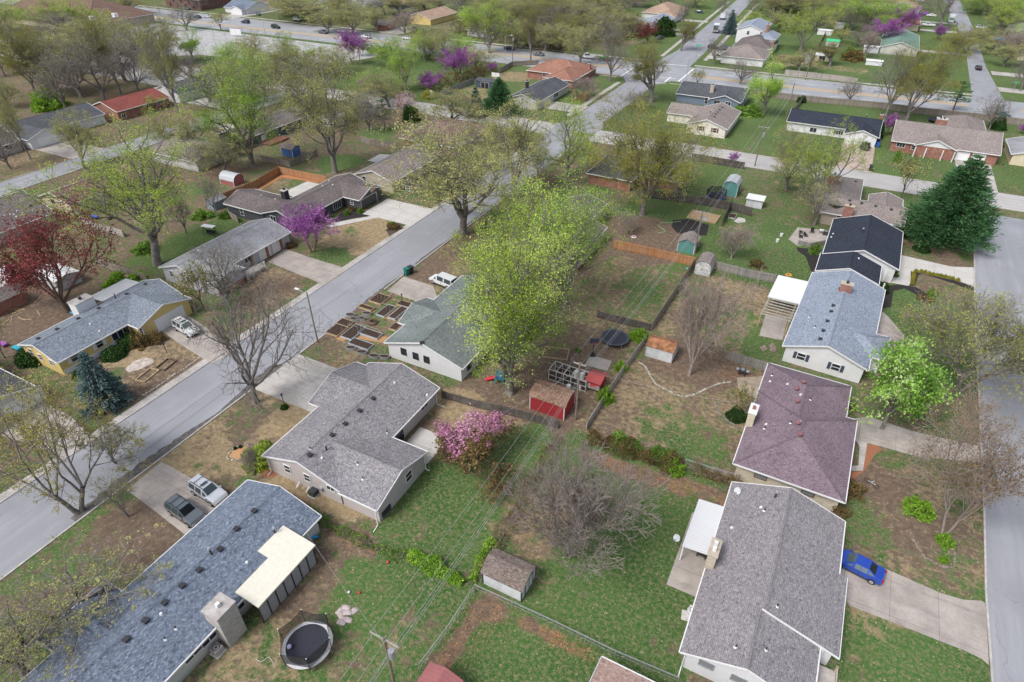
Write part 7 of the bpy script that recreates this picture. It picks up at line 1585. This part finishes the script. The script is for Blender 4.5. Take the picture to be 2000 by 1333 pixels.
tree('bud1',(655,338),88,215,'broad grey olive tree in the vivid green back yard')
tree('redbud',(612,493),402,116,'purple redbud in bloom in front of the charcoal house')
tree('bud0',(905,458),222,300,'wide drooping olive budded tree beside the street in the centre')
tree('bud2',(1003,388),188,180,'olive budded tree on the east kerb north of the drooping tree')
tree('yel0',(1107,345),200,175,'pale green sparse tree near the end of the street')
tree('olive0',(1255,420),190,240,'dense olive gold tree over the dark hipped roof')
tree('olive1',(1272,200),82,125,'olive tree at the street corner by the avenue')
tree('greybare',(1191,159),48,88,'bare grey tree beside the red brick house and avenue')
tree('olive1',(1036,125),14,62,'narrow olive tree on the avenue kerb at the top centre')
tree('bud0',(1133,127),44,90,'leaning olive budded tree across from the flatbed truck')
tree('maple',(1265,86),38,52,'small red maple beside the slate blue roofed house')
tree('lime1',(996,768),410,315,'yellow green tree rising behind the green roofed house')
tree('lime0',(1104,600),340,245,'brightest green leafed tree in the centre')
tree('yel0',(975,640),430,205,'light green tree at the street side of the green roofed house')
tree('lime0',(995,735),505,250,'lower yellow green tree leaning over the end of the green roof')
tree('yel0',(1030,520),352,170,'fresh green tree over the purple brown roof')
tree('green0',(1491,226),98,85,'slender green tree on the lawn beside the avenue houses')
tree('olive0',(1769,240),74,140,'rounded olive gold tree on the avenue behind the brick house')
tree('greybare',(1730,226),88,108,'brown bare tree left of the rounded olive tree')
tree('yel0',(1563,102),-6,112,'yellow green tree beside the white two storey house')
tree('bare',(1836,52),-40,100,'large bare tree on the corner of the upper right street')
tree('lime1',(1948,68),-8,95,'leafy green tree by the blue tarpaulin at the upper right')
tree('bare',(1992,178),85,62,'bare tree at the right edge north of the avenue')
tree('scrag',(1861,216),156,58,'sparse dark pine beside the avenue')
tree('greybare',(1931,254),178,72,'bare branching tree behind the wide brick house')
tree('redbud',(1731,265),222,34,'small purple redbud between the navy roof and the brick house')
tree('redbud',(1722,88),36,74,'purple redbud in bloom left of the green roof'); tree('redbud',(1760,62),14,66,'purple redbud in bloom behind the green roof'); tree('redbud',(1832,78),50,34,'faded redbud at the edge of the upper right street')
tree('baretw',(1690,112),58,52,'twiggy brown tree below the left hand redbud')
tree('yel0',(1592,405),235,165,'yellow green tree on the south side of the cross street')
tree('bud2',(1535,372),250,110,'greyer budding tree left of the yellow green cross street tree')
tree('frontg',(1590,440),340,110,'low yellow green tree overhanging the tan house')
tree('pine',(1836,474),302,176,'large dark green pine beside the right hand street')
tree('young',(1758,393),303,66,'small bare young tree on the lawn by the cross street')
tree('willow',(1872,760),560,350,'wide many stemmed pale green tree by the right hand street')
tree('pear',(1722,838),680,165,'white flecked green tree beside the mauve roof')
tree('russet',(1841,1046),800,240,'wide russet budded tree on the lower right verge')
tree('barefine',(1112,1085),868,275,'bare fine twigged tree with grey stems on the lower lawn')
tree('baretw',(1346,733),528,160,'brown twiggy tree beside the rusty shed')
tree('crab',(910,925),797,216,'pink flowering crabapple behind the middle house',rz=HEAD,hmul=.9)
shrub('b_yel',(508,905),3.6,2.6,'loose yellow green bush at the front corner of the middle house')
tree('redbud',(690,127),60,56,'purple redbud beside the car park entrance'); tree('redbud',(708,110),72,44,'lower purple redbud on the car park hedge')
tree('redbud',(893,157),94,70,'tall purple redbud above the grassy lot'); tree('redbud',(840,179),143,66,'low purple redbud in the grassy lot'); tree('redbud',(962,143),122,28,'small redbud beside the brown avenue fence'); tree('redbud',(1430,322),298,24,'small purple redbud in front of the dark fence on the cross street'); tree('redbud',(543,128),112,30,'faint purple redbud among the trees by the car park'); tree('redbud',(715,178),148,34,'dim redbud at the edge of the grassy lot')
tree('lime0',(794,178),76,86,'sparse bright green tree on the grassy lot'); tree('lime1',(956,104),-4,108,'tall bright green tree on the avenue at the top')
tree('blush',(790,226),184,54,'pale blush cherry beside the cross street'); shrub('b_dark',(803,236),5.2,4.6,'dark round holly beside the blush cherry')
tree('spruce',(930,228),168,40,'slim blue spruce at the cross street'); tree('pine',(975,224),150,75,'green pine pair beside the white trimmed house')
shrub('b_gold',(838,192),4.6,3.0,'round golden green bush by the cross street sign')
tree('scrag',(752,253),190,44,'scraggly thin evergreen by the green yard')
tree('young',(1360,170),136,40,'small round bare tree on the avenue corner lawn'); tree('greybare',(1393,126),68,54,'small bare tree in front of the parked white sedan')
tree('spruce',(1424,67),17,32,'blue green conifer beside the northern street'); shrub('b_dark',(1296,70),10,8.5,'large round dark evergreen beside the red tree')
tree('greybare',(1334,52),-6,40,'purplish bare tree by the tan brown roof at the top'); tree('greybare',(1410,30),-12,34,'bare tree near the northern street at the top'); tree('bare',(1470,30),-14,42,'bare tree right of the northern street at the top'); tree('young',(1430,45),25,22,'little bare tree by the blue green conifer')
shrub('b_dark',(1433,120),2.2,3.4,'dark clipped bush at the grey brown house corner'); shrub('b_dark',(1485,27),2,3,'dark pointed bush at the top right of the street')
# block west of the street
tree('olive0',(69,182),38,112,'golden olive tree at the upper left edge'); tree('greybare',(205,200),58,155,'large bare grey tree behind the red roofed house'); tree('bud1',(350,225),-2,86,'tall dark leaning tree in front of the car park'); tree('lime1',(117,62),-2,105,'bright yellow green tree beside the brown shop roof')
tree('bud2',(60,311),145,62,'thin leaning tree at the left edge near the western street'); tree('olive1',(236,184),32,80,'golden brown tree beside the brown shop roof corner'); tree('yel0',(300,215),186,60,'yellow tree in front of the red brick house'); tree('green0',(377,118),50,52,'small fresh green tree in the car park'); tree('bud0',(495,130),66,90,'grey budded tree at the car park edge'); tree('yel0',(560,128),62,90,'yellow green tree right of the car park')
tree('lime0',(450,128),78,60,'light green tree between the car park and the bright tree'); tree('bud2',(560,190),118,90,'olive tree behind the broad grey olive tree'); tree('greybare',(610,180),100,80,'bare grey tree beside the broad olive tree'); tree('bud0',(700,232),170,90,'olive tree over the small metal sheds')
tree('bare',(421,417),335,56,'dark bare tree beside the small grey blue shed'); tree('greybare',(365,458),365,64,'thin budding tree in the ivy yard'); tree('greybare',(395,330),268,110,'bare grey tree over the weathered grey roof'); tree('bud1',(330,300),225,70,'thin budding tree beside the weathered grey roof'); tree('greybare',(130,215),100,105,'bare brown tree left of the red roofed house'); tree('bud0',(20,210),150,70,'grey budded tree at the left edge'); tree('bare',(270,180),90,90,'dark bare tree by the red roofed house'); tree('bud2',(10,150),60,70,'dim olive tree at the upper left edge')
tree('greybare',(445,590),470,150,'bare slender tree in front of the white and grey house'); tree('young',(400,610),515,90,'small bare tree by the yellow house driveway'); tree('bud1',(10,700),600,55,'yellow leafed branch tree at the left edge beside the yellow house')
shrub('b_lime',(100,212),9,5.5,'bright green bush by the dark roofed white house'); shrub('b_dark',(255,672),3.4,1.7,'dark green shrub under the windows of the yellow house'); shrub('b_dark',(225,695),3.6,1.5,'clipped dark hedge bush below the yellow house window'); shrub('b_brown',(278,673),3.0,2.0,'brown green shrub by the yellow house driveway'); shrub('b_brown',(308,666),2.2,1.5,'low brown shrub beside the yellow house driveway'); shrub('b_dark',(160,735),2.4,1.3,'dark shrub at the south corner of the yellow house')
shrub('b_dark',(60,705),5,1.8,'dark undergrowth bush south of the yellow house',d_=3.5); shrub('b_lime',(240,555),6,1.6,'vine covered mound by the leaning fence'); shrub('b_green',(285,490),4,1.6,'green bushes under the large yellow green tree'); shrub('b_green',(395,425),4,1.4,'ivy patch behind the pale streaked roof'); shrub('b_green',(440,425),2.5,1.3,'shrub at the charcoal house corner')
shrub('b_green',(678,420),1.2,1.0,'small round shrub in the black mulch bed, left'); shrub('b_green',(704,416),1.3,1.1,'small round shrub in the black mulch bed, right'); shrub('b_brown',(688,411),1.8,.9,'low brown shrub in the black mulch bed'); shrub('b_green',(650,424),.9,.6,'tiny shrub beside the mulch bed bench'); shrub('b_brown',(770,446),2.6,.9,'low green shrub in the brown bed at the driveway'); shrub('b_green',(765,440),1.6,.7,'trailing plant in the brown bed near the kerb'); shrub('b_brown',(570,482),2,1.0,'brown shrub beside the twin garage doors')
shrub('b_dark',(556,797),1.1,.5,'small round dark shrub at the lantern post'); shrub('b_dark',(460,877),.5,.35,'left tuft in the stone ring bed'); shrub('b_dark',(470,874),.5,.35,'right tuft in the stone ring bed')
shrub('b_lime',(1183,783),1.9,2.2,'bright lime shrub at the pale grey fence, lower one'); shrub('b_lime',(1213,723),1.6,1.5,'bright lime vine on the pale grey fence, upper one'); shrub('b_lime',(1247,661),2.6,1.6,'green bush right of the black trampoline'); shrub('b_lime',(1318,921),1.9,1.8,'leafy lime shrub at the end of the hedge'); shrub('b_green',(1128,686),.9,.5,'small green clump under the basketball hoop')
shrub('b_dark',(1438,815),2.6,1.4,'dark evergreen bush beside the mauve roof chimney'); tree('young',(1437,812),752,58,'small leafless ornamental tree beside the mauve roof chimney')
shrub('b_dark',(1800,490),3.0,1.8,'clipped dark hedge block at the navy roofed house',d_=2.6); shrub('b_dark',(1790,463),3.2,2.0,'dark evergreen mass beside the large pine'); shrub('b_dark',(1720,568),2.6,1.5,'clipped dark hedge block by the white gable',d_=3.6); shrub('b_green',(1591,494),2.0,1.6,'bright rounded bush at the deck corner'); shrub('b_green',(1747,539),1.1,1.0,'small lime bush in the black bed by the porch')
for i,(zx,zy) in enumerate(((1187,772),(1225,775),(1255,780),(1285,790),(1315,798),(1345,803),(1375,808),(1407,815),(1435,822),(1463,830),(1502,840),(1172,790),(1168,808),(1165,826),(1162,845),(1160,866))): shrub('b_gold',T(7,zx,zy),.75,.6,'round golden clipped bush edging the pale driveway','row of golden clipped bushes along the driveway')
shrub('b_green',T(7,1310,945),1.6,.9,'dark green low shrub on the edge of the front lawn bed'); shrub('b_brown',T(7,1250,980),2.4,.7,'dry grey ornamental grasses beside the front lawn bed'); shrub('b_brown',T(11,690,1150),3.0,1.4,'dark red brown shrubs along the mauve house front'); shrub('b_brown',T(15,600,50),2.0,1.2,'bare brown bush between the mauve and grey roofs'); shrub('b_lime',T(15,1400,260),1.6,1.2,'bright ivy clump at the foot of the russet tree'); shrub('b_lime',T(15,1390,395),.8,.6,'small lime clump in the stone ring of the russet tree'); shrub('b_lime',T(15,1210,20),2.8,1.3,'bright green sprawling bush behind the russet tree'); shrub('b_brown',T(11,705,530),1.2,.7,'small dark shrub in the mauve house bed')
for i,(zx,zy,l) in enumerate(((1890,85,'left'),(1955,70,'upper'),(1965,95,'right'))): shrub('b_blush',T(10,zx,zy),.8,.5,'white flowering clump on the lawn by the white house, %s one'%l)
tree('baretw',(1428,505),440,90,'tangled tan brush beside the teal shed'); shrub('b_brown',(1480,520),2.6,1.2,'dry brush along the grey fence'); tree('baretw',(1225,455),415,60,'bare brush in the dirt yard'); shrub('b_dark',(1712,270),3,4.5,'dark ivy covered stump beside the navy roofed house'); shrub('b_dark',(1950,240),4,2.2,'rounded green topiary behind the brick house, upper'); shrub('b_dark',(1948,252),4.5,2.4,'rounded green topiary behind the brick house, lower'); shrub('b_green',(1750,317),1.6,3.0,'narrow green shrub in front of the brick house'); shrub('b_brown',(1948,285),3,2,'brown bush beside the white house corner'); tree('redbud',(1995,262),245,22,'pink shrub at the right edge')
shrub('b_green',(1455,224),10,2.6,'green hedge bushes beside the ivory house',d_=5); shrub('b_brown',(1665,118),8,4,'dense shrubs under the brown tree'); shrub('b_green',(1657,115),5,4,'green bush beside the shelter at the upper right'); shrub('b_dark',(1565,200),3,2,'small dark bush by the avenue fence'); tree('greybare',(1658,202),150,66,'low bare tree at the avenue fence'); tree('baretw',(1145,190),150,70,'tan brush beside the carport'); tree('greybare',(1245,215),170,80,'bare tree by the street corner')
tree('greybare',(1050,345),290,50,'thin bare tree at the roadside near the brown hipped roof'); tree('bud2',(835,300),255,120,'olive tree over the brown hipped roof'); tree('bud1',(945,330),240,120,'olive tree behind the drooping tree')
tree('young',(1210,318),270,60,'thin bare shrub tree north of the olive gold tree'); tree('bud0',(1320,380),250,120,'budding tree on the east side of the olive gold tree')
tree('baretw',(500,938),870,38,'thin reddish shrub at the front corner of the middle house')
# hedges
hedge('hedge','long rambling green hedge between two back yards right of centre',[P(1148,858),P(1215,880),P(1275,900),P(1330,918)],2.3,1.6,'brn',5200,seed=3,twig=BARKR); hedge('hedge','green ivy covering on the rambling hedge',[P(1195,868),P(1260,890),P(1310,907)],1.9,1.75,'grn',4200,seed=13)
hedge('hedge','tangle of vines and bare stems along the back lot line of the middle house',[P(1090,860),P(1040,950),P(985,1040),P(935,1135)],1.6,1.2,'brn',1500,seed=4,bare=1); hedge('hedge','bright green hedge at the south corner of the middle house lot',[P(800,1085),P(850,1112),P(905,1142)],1.5,1.1,'lime',3400,seed=5); hedge('hedge','lime green vines at the back corner of the lot',[P(965,1060),P(940,1105),P(920,1140)],1.3,1.0,'lime',1500,seed=6)
hedge('hedge','sparse low shrubs along the south boundary of the middle house',[P(600,1000),P(650,1032),P(720,1066),P(790,1092)],1.1,.7,'grn',1300,seed=7,bare=1); hedge('hedge','brushy hedge beside the cream brick house wire fence',[P(1350,920),P(1395,935),P(1440,950)],1.4,1.1,'brn',900,seed=8,bare=1)
hedge('hedge','dark foundation planting along the navy roofed house',[T(7,1700,420) and P(*T(7,1060,480)),P(*T(7,1180,560))],1.6,1.2,'hedge',900,seed=9)
hedge('hedge','green hedge along the avenue beside the car park',[P(722,100),P(775,108),P(830,114),P(880,121)],4.5,2.6,'grn',4000,seed=10,size=.4); hedge('hedge','dark scrub along the avenue north side at the top centre',[P(890,60),P(960,80),P(1040,88)],8,5,'brn',3500,seed=11,size=.5); hedge('hedge','brush along the edge of the grassy lot',[P(830,178),P(900,158),P(960,140)],6,3.0,'brn',3500,seed=12,size=.4); hedge('hedge','green scrub beyond the cross street on the grassy lot',[P(700,175),P(740,180),P(790,186)],7,3.2,'grn',3200,seed=14,size=.4); hedge('hedge','brown brush along the western side of the street corner',[P(1120,195),P(1148,198)],5,2.5,'orange',1800,seed=15,size=.3,bare=1)
# wooded background beyond the avenue
BG=[('bud0',610,40,-6,130,'broad green budded tree at the top left of centre'),('lime1',590,30,-10,80,'bright green tree at the top left of centre'),('bud1',690,68,10,70,'olive budded tree in front of the hidden grey house'),('bud2',735,62,14,60,'olive tree beside the tiny red brick cottage'),('baretw',791,68,20,66,'round tan brush tree before the yellow house'),('bare',905,30,-14,60,'bare tree beside the yellow house'),
 ('greybare',862,20,-14,50,'brown bare tree at the top edge above the yellow house'),('bud1',1000,55,-6,80,'bare olive tree in the woods, leftmost'),('greybare',1075,70,5,80,'grey bare tree in the woods behind the tall pole'),('olive1',1085,40,-10,80,'olive tree in the woods, second from left'),('bud0',1130,60,-4,90,'olive budded tree in the middle of the woods'),('olive0',1150,30,-14,80,'rounded olive tree at the top of the woods'),('bud2',1195,58,2,80,'olive budded tree at the right of the woods'),('greybare',1180,90,30,70,'bare tree at the front of the woods'),('baretw',1225,70,30,50,'pinkish brush at the right edge of the woods'),('olive0',1240,12,-20,60,'olive tree at the top beside the tan brown roof'),('bud1',1100,100,55,80,'dim olive tree behind the roadside in the woods'),('bud0',1010,95,40,60,'budded tree behind the street light'),
 ('lime0',1690,60,-8,100,'light green tree behind the left hand redbud'),('yel0',1650,30,-14,90,'yellow green tree at the top right'),('bud0',1720,20,-12,70,'budded tree at the top right beside the pale blue house'),('lime1',1900,20,-10,60,'bright green tree at the top of the upper right street'),('lime0',1985,30,-10,70,'green tree in the upper right corner'),('bud2',1620,20,-14,60,'dull tree at the top right'),('olive0',1870,110,60,50,'olive tree leaning over the upper right street'),('yel0',1535,20,-12,60,'yellow tree at the top edge right of the street'),('baretw',1975,110,60,60,'brown bush tree by the grey house at the right edge'),
 ('bud0',250,30,-14,70,'grey tree at the top beside the avenue on the left'),('greybare',365,60,5,56,'bare tree between the avenue and the car park'),('young',432,60,22,40,'small bare tree on the avenue verge'),('green0',20,60,-6,60,'green tree at the upper left corner'),('bud2',180,40,-6,70,'olive tree behind the brown shop roof'),('bare',395,20,-12,40,'bare tree beside the brick apartments'),('olive1',660,30,-14,60,'olive tree at the top between the houses'),('bud2',955,50,-4,60,'olive tree left of the woods'),('bud0',840,100,50,70,'budding tree on the avenue verge right of centre'),('lime0',905,112,70,60,'light green tree on the avenue verge near the redbud'),('greybare',880,130,80,60,'grey bare tree beside the tall redbud'),('bud1',930,140,90,60,'dim tree behind the small redbud'),('lime0',745,190,140,80,'green scrub tree at the edge of the grassy lot'),('yel0',470,160,98,90,'yellow green tree behind the bright green tree'),('green0',425,160,110,60,'green tree by the cross street west end'),('bud2',260,120,40,90,'brown budded tree below the shop roof'),('bud1',180,140,60,90,'bare budded tree at the upper left'),('greybare',330,170,100,60,'grey bare tree near the white gabled house on the western street')]
BG+=[('bud0',150,110,40,110,'broad olive tree in front of the brown shop roof'),('bud2',90,140,70,110,'grey olive tree left of the bare grey group'),('greybare',160,190,80,120,'pale bare tree in the bare grey group'),('greybare',285,130,40,70,'bare tree beside the tall dark leaning tree'),('yel0',60,20,-14,70,'yellow tree in the upper left corner by the car park'),('bud1',540,150,90,100,'olive tree at the edge of the grey car park'),('yel0',600,140,84,90,'pale green tree between the car park and the olive tree'),('bud0',650,150,92,80,'grey olive tree on the lawn below the car park'),('bud1',780,30,-12,70,'brown olive tree above the tiny brick cottage'),('bud2',640,66,20,70,'brown green tree beside the avenue street lamp'),
 ('lime0',930,60,6,70,'bright tree left of the woods beside the avenue'),('bud0',980,30,-16,80,'olive tree at the top edge at the left of the woods'),('olive1',1050,60,0,70,'thin olive tree standing in the woods near the tall pole'),('bud1',1110,30,-18,90,'wide olive tree at the top edge of the woods'),('bud2',1160,75,20,90,'olive brown tree in the lower part of the woods'),('greybare',1210,30,-14,80,'grey bare tree at the top right of the woods'),('bud0',1065,100,40,90,'broad olive tree at the avenue edge of the woods'),('bud2',1230,70,22,60,'olive tree between the woods and the slate blue roof'),('bud1',1200,10,-26,80,'olive tree at the very top behind the tan brown roof'),
 ('bud0',1560,30,-20,90,'olive green tree at the top above the two storey house'),('lime0',1745,10,-26,80,'green tree at the top edge above the redbuds'),('bud1',1690,10,-24,80,'olive tree at the top edge left of the redbuds'),('lime1',1945,20,-20,80,'wide green tree at the top right above the tarpaulin'),('bud2',1890,100,50,60,'olive branches tree beside the small black car'),('yel0',1985,100,50,70,'yellow green tree at the right edge above the avenue'),('greybare',1660,60,10,60,'bare grey tree beside the green topped shed'),('young',1640,85,56,40,'small bare fruit tree beside the green topped shed'),
 ('bud0',440,340,258,90,'thin olive tree beside the weathered grey roof'),('bud1',380,300,215,80,'grey olive tree left of the dark slate house'),('greybare',720,255,180,80,'bare grey tree beside the small metal sheds'),('bud2',880,250,170,100,'olive tree beside the brown hipped roof and cross street'),('bud2',165,330,215,80,'dull olive tree in front of the dark roofed white house'),('greybare',20,330,230,70,'bare tree at the left edge by the western street')]
BG+=[('greybare',120,90,20,100,'grey bare tree below the brown shop roof'),('bud0',200,110,30,110,'grey green tree below the brown shop roof'),('greybare',245,160,60,110,'bare tree in the middle of the bare grey group'),('bud2',110,180,70,110,'brown budded tree left of the bare grey group'),('yel0',165,70,-4,90,'yellow green tree in front of the brown shop roof'),('greybare',30,130,40,90,'grey bare tree at the left edge below the car park corner'),('bud1',0,90,-4,90,'olive tree at the extreme left edge near the top'),('bud0',310,130,36,90,'olive tree between the bare grey group and the leaning tree'),('greybare',410,200,118,90,'bare tree at the end of the western street'),('bud2',450,200,118,80,'budded tree by the green bin of the western street'),('bare',380,170,90,70,'dark bare tree near the end of the western street'),('bud1',520,200,110,90,'olive tree left of the broad grey olive tree'),('greybare',590,210,120,80,'bare tree in front of the broad grey olive tree'),('bud0',760,210,140,80,'budded tree beside the blush cherry'),('yel0',830,120,56,70,'pale green tree on the grassy lot near the avenue'),('bud2',870,110,56,60,'budded tree left of the tall redbud'),('lime0',760,130,70,70,'light green tree at the corner of the car park lawn'),
 ('bud0',700,40,-10,80,'olive tree at the top edge left of the brick cottage'),('greybare',750,30,-12,70,'bare tree at the top edge by the brick cottage'),('bud1',560,30,-14,70,'olive tree at the top edge beside the house drive'),('bud2',830,20,-20,70,'olive tree at the top edge right of the yellow house'),('olive1',900,20,-24,70,'olive tree at the top edge beside the bright tall tree'),('greybare',945,25,-18,70,'grey tree at the top edge left of the woods'),('bud0',1020,20,-24,80,'olive tree at the top edge in the left woods'),('bud2',1040,50,-2,80,'grey olive tree among the left woods'),('olive0',1120,80,26,90,'golden olive tree among the lower woods'),('greybare',1150,50,0,80,'grey tree in the centre of the woods'),('bud1',1090,15,-26,80,'olive tree at the top edge in the middle woods'),('bud0',1180,25,-18,80,'olive tree at the top edge in the right woods'),
 ('greybare',1290,18,-20,60,'grey tree at the top edge behind the tan brown roof'),('bud2',1360,14,-18,50,'olive tree at the top edge left of the northern street'),('bud1',1510,30,-14,70,'olive tree at the top edge behind the two storey house'),('bud0',1600,30,-12,80,'dull green tree behind the white shed at the upper right'),('yel0',1670,10,-24,80,'pale green tree at the top edge right of centre'),('greybare',1780,20,-16,60,'bare tree at the top edge behind the redbuds'),('bud0',1960,60,20,70,'olive tree by the brown roof at the right edge'),('lime0',1920,30,-12,70,'green tree beside the upper right street'),('bud2',1560,140,100,60,'budded tree beside the avenue far fence'),('greybare',1445,165,110,60,'grey tree on the corner lawn across the avenue'),('olive1',1330,100,40,50,'small olive tree at the corner of the northern street')]
BG+=[('bud0',1520,60,20,70,'grey green tree between the white two storey house and the lawns'),('yel0',1650,40,4,80,'pale green tree behind the green topped shed'),('bud2',1590,60,22,60,'dull olive tree beside the long white shed'),('lime0',1740,30,0,80,'fresh green tree above the left hand redbud'),('bud1',1960,130,84,60,'olive tree on the verge at the right edge'),('greybare',1680,90,46,56,'bare tree between the sheds and the redbud'),('yel0',1510,20,-14,80,'yellow tree at the top right of the northern street'),('bud0',1940,100,56,60,'olive tree across from the small black car'),('lime1',1470,60,24,46,'slim green tree behind the grey brown hip roof'),('olive1',1620,130,84,60,'olive tree on the far side of the plank fence')]
for k,bx,by,top,wd,l in BG: tree(k,(bx,by),top,wd*1.42,l)
hedge('brush','low olive brush filling the woods beside the avenue',[P(1000,70),P(1080,75),P(1160,80),P(1230,62)],22,4.5,'bud',7000,cat='brush',seed=21,size=.55); hedge('brush','low brown brush in the woods behind the tall pole',[P(1010,30),P(1090,28),P(1180,30)],30,4.5,'brn',6000,cat='brush',seed=22,size=.6); hedge('brush','dark green brush at the front of the woods',[P(1000,92),P(1040,90),P(1100,98)],8,3,'hedge',1800,cat='brush',seed=23,size=.4)
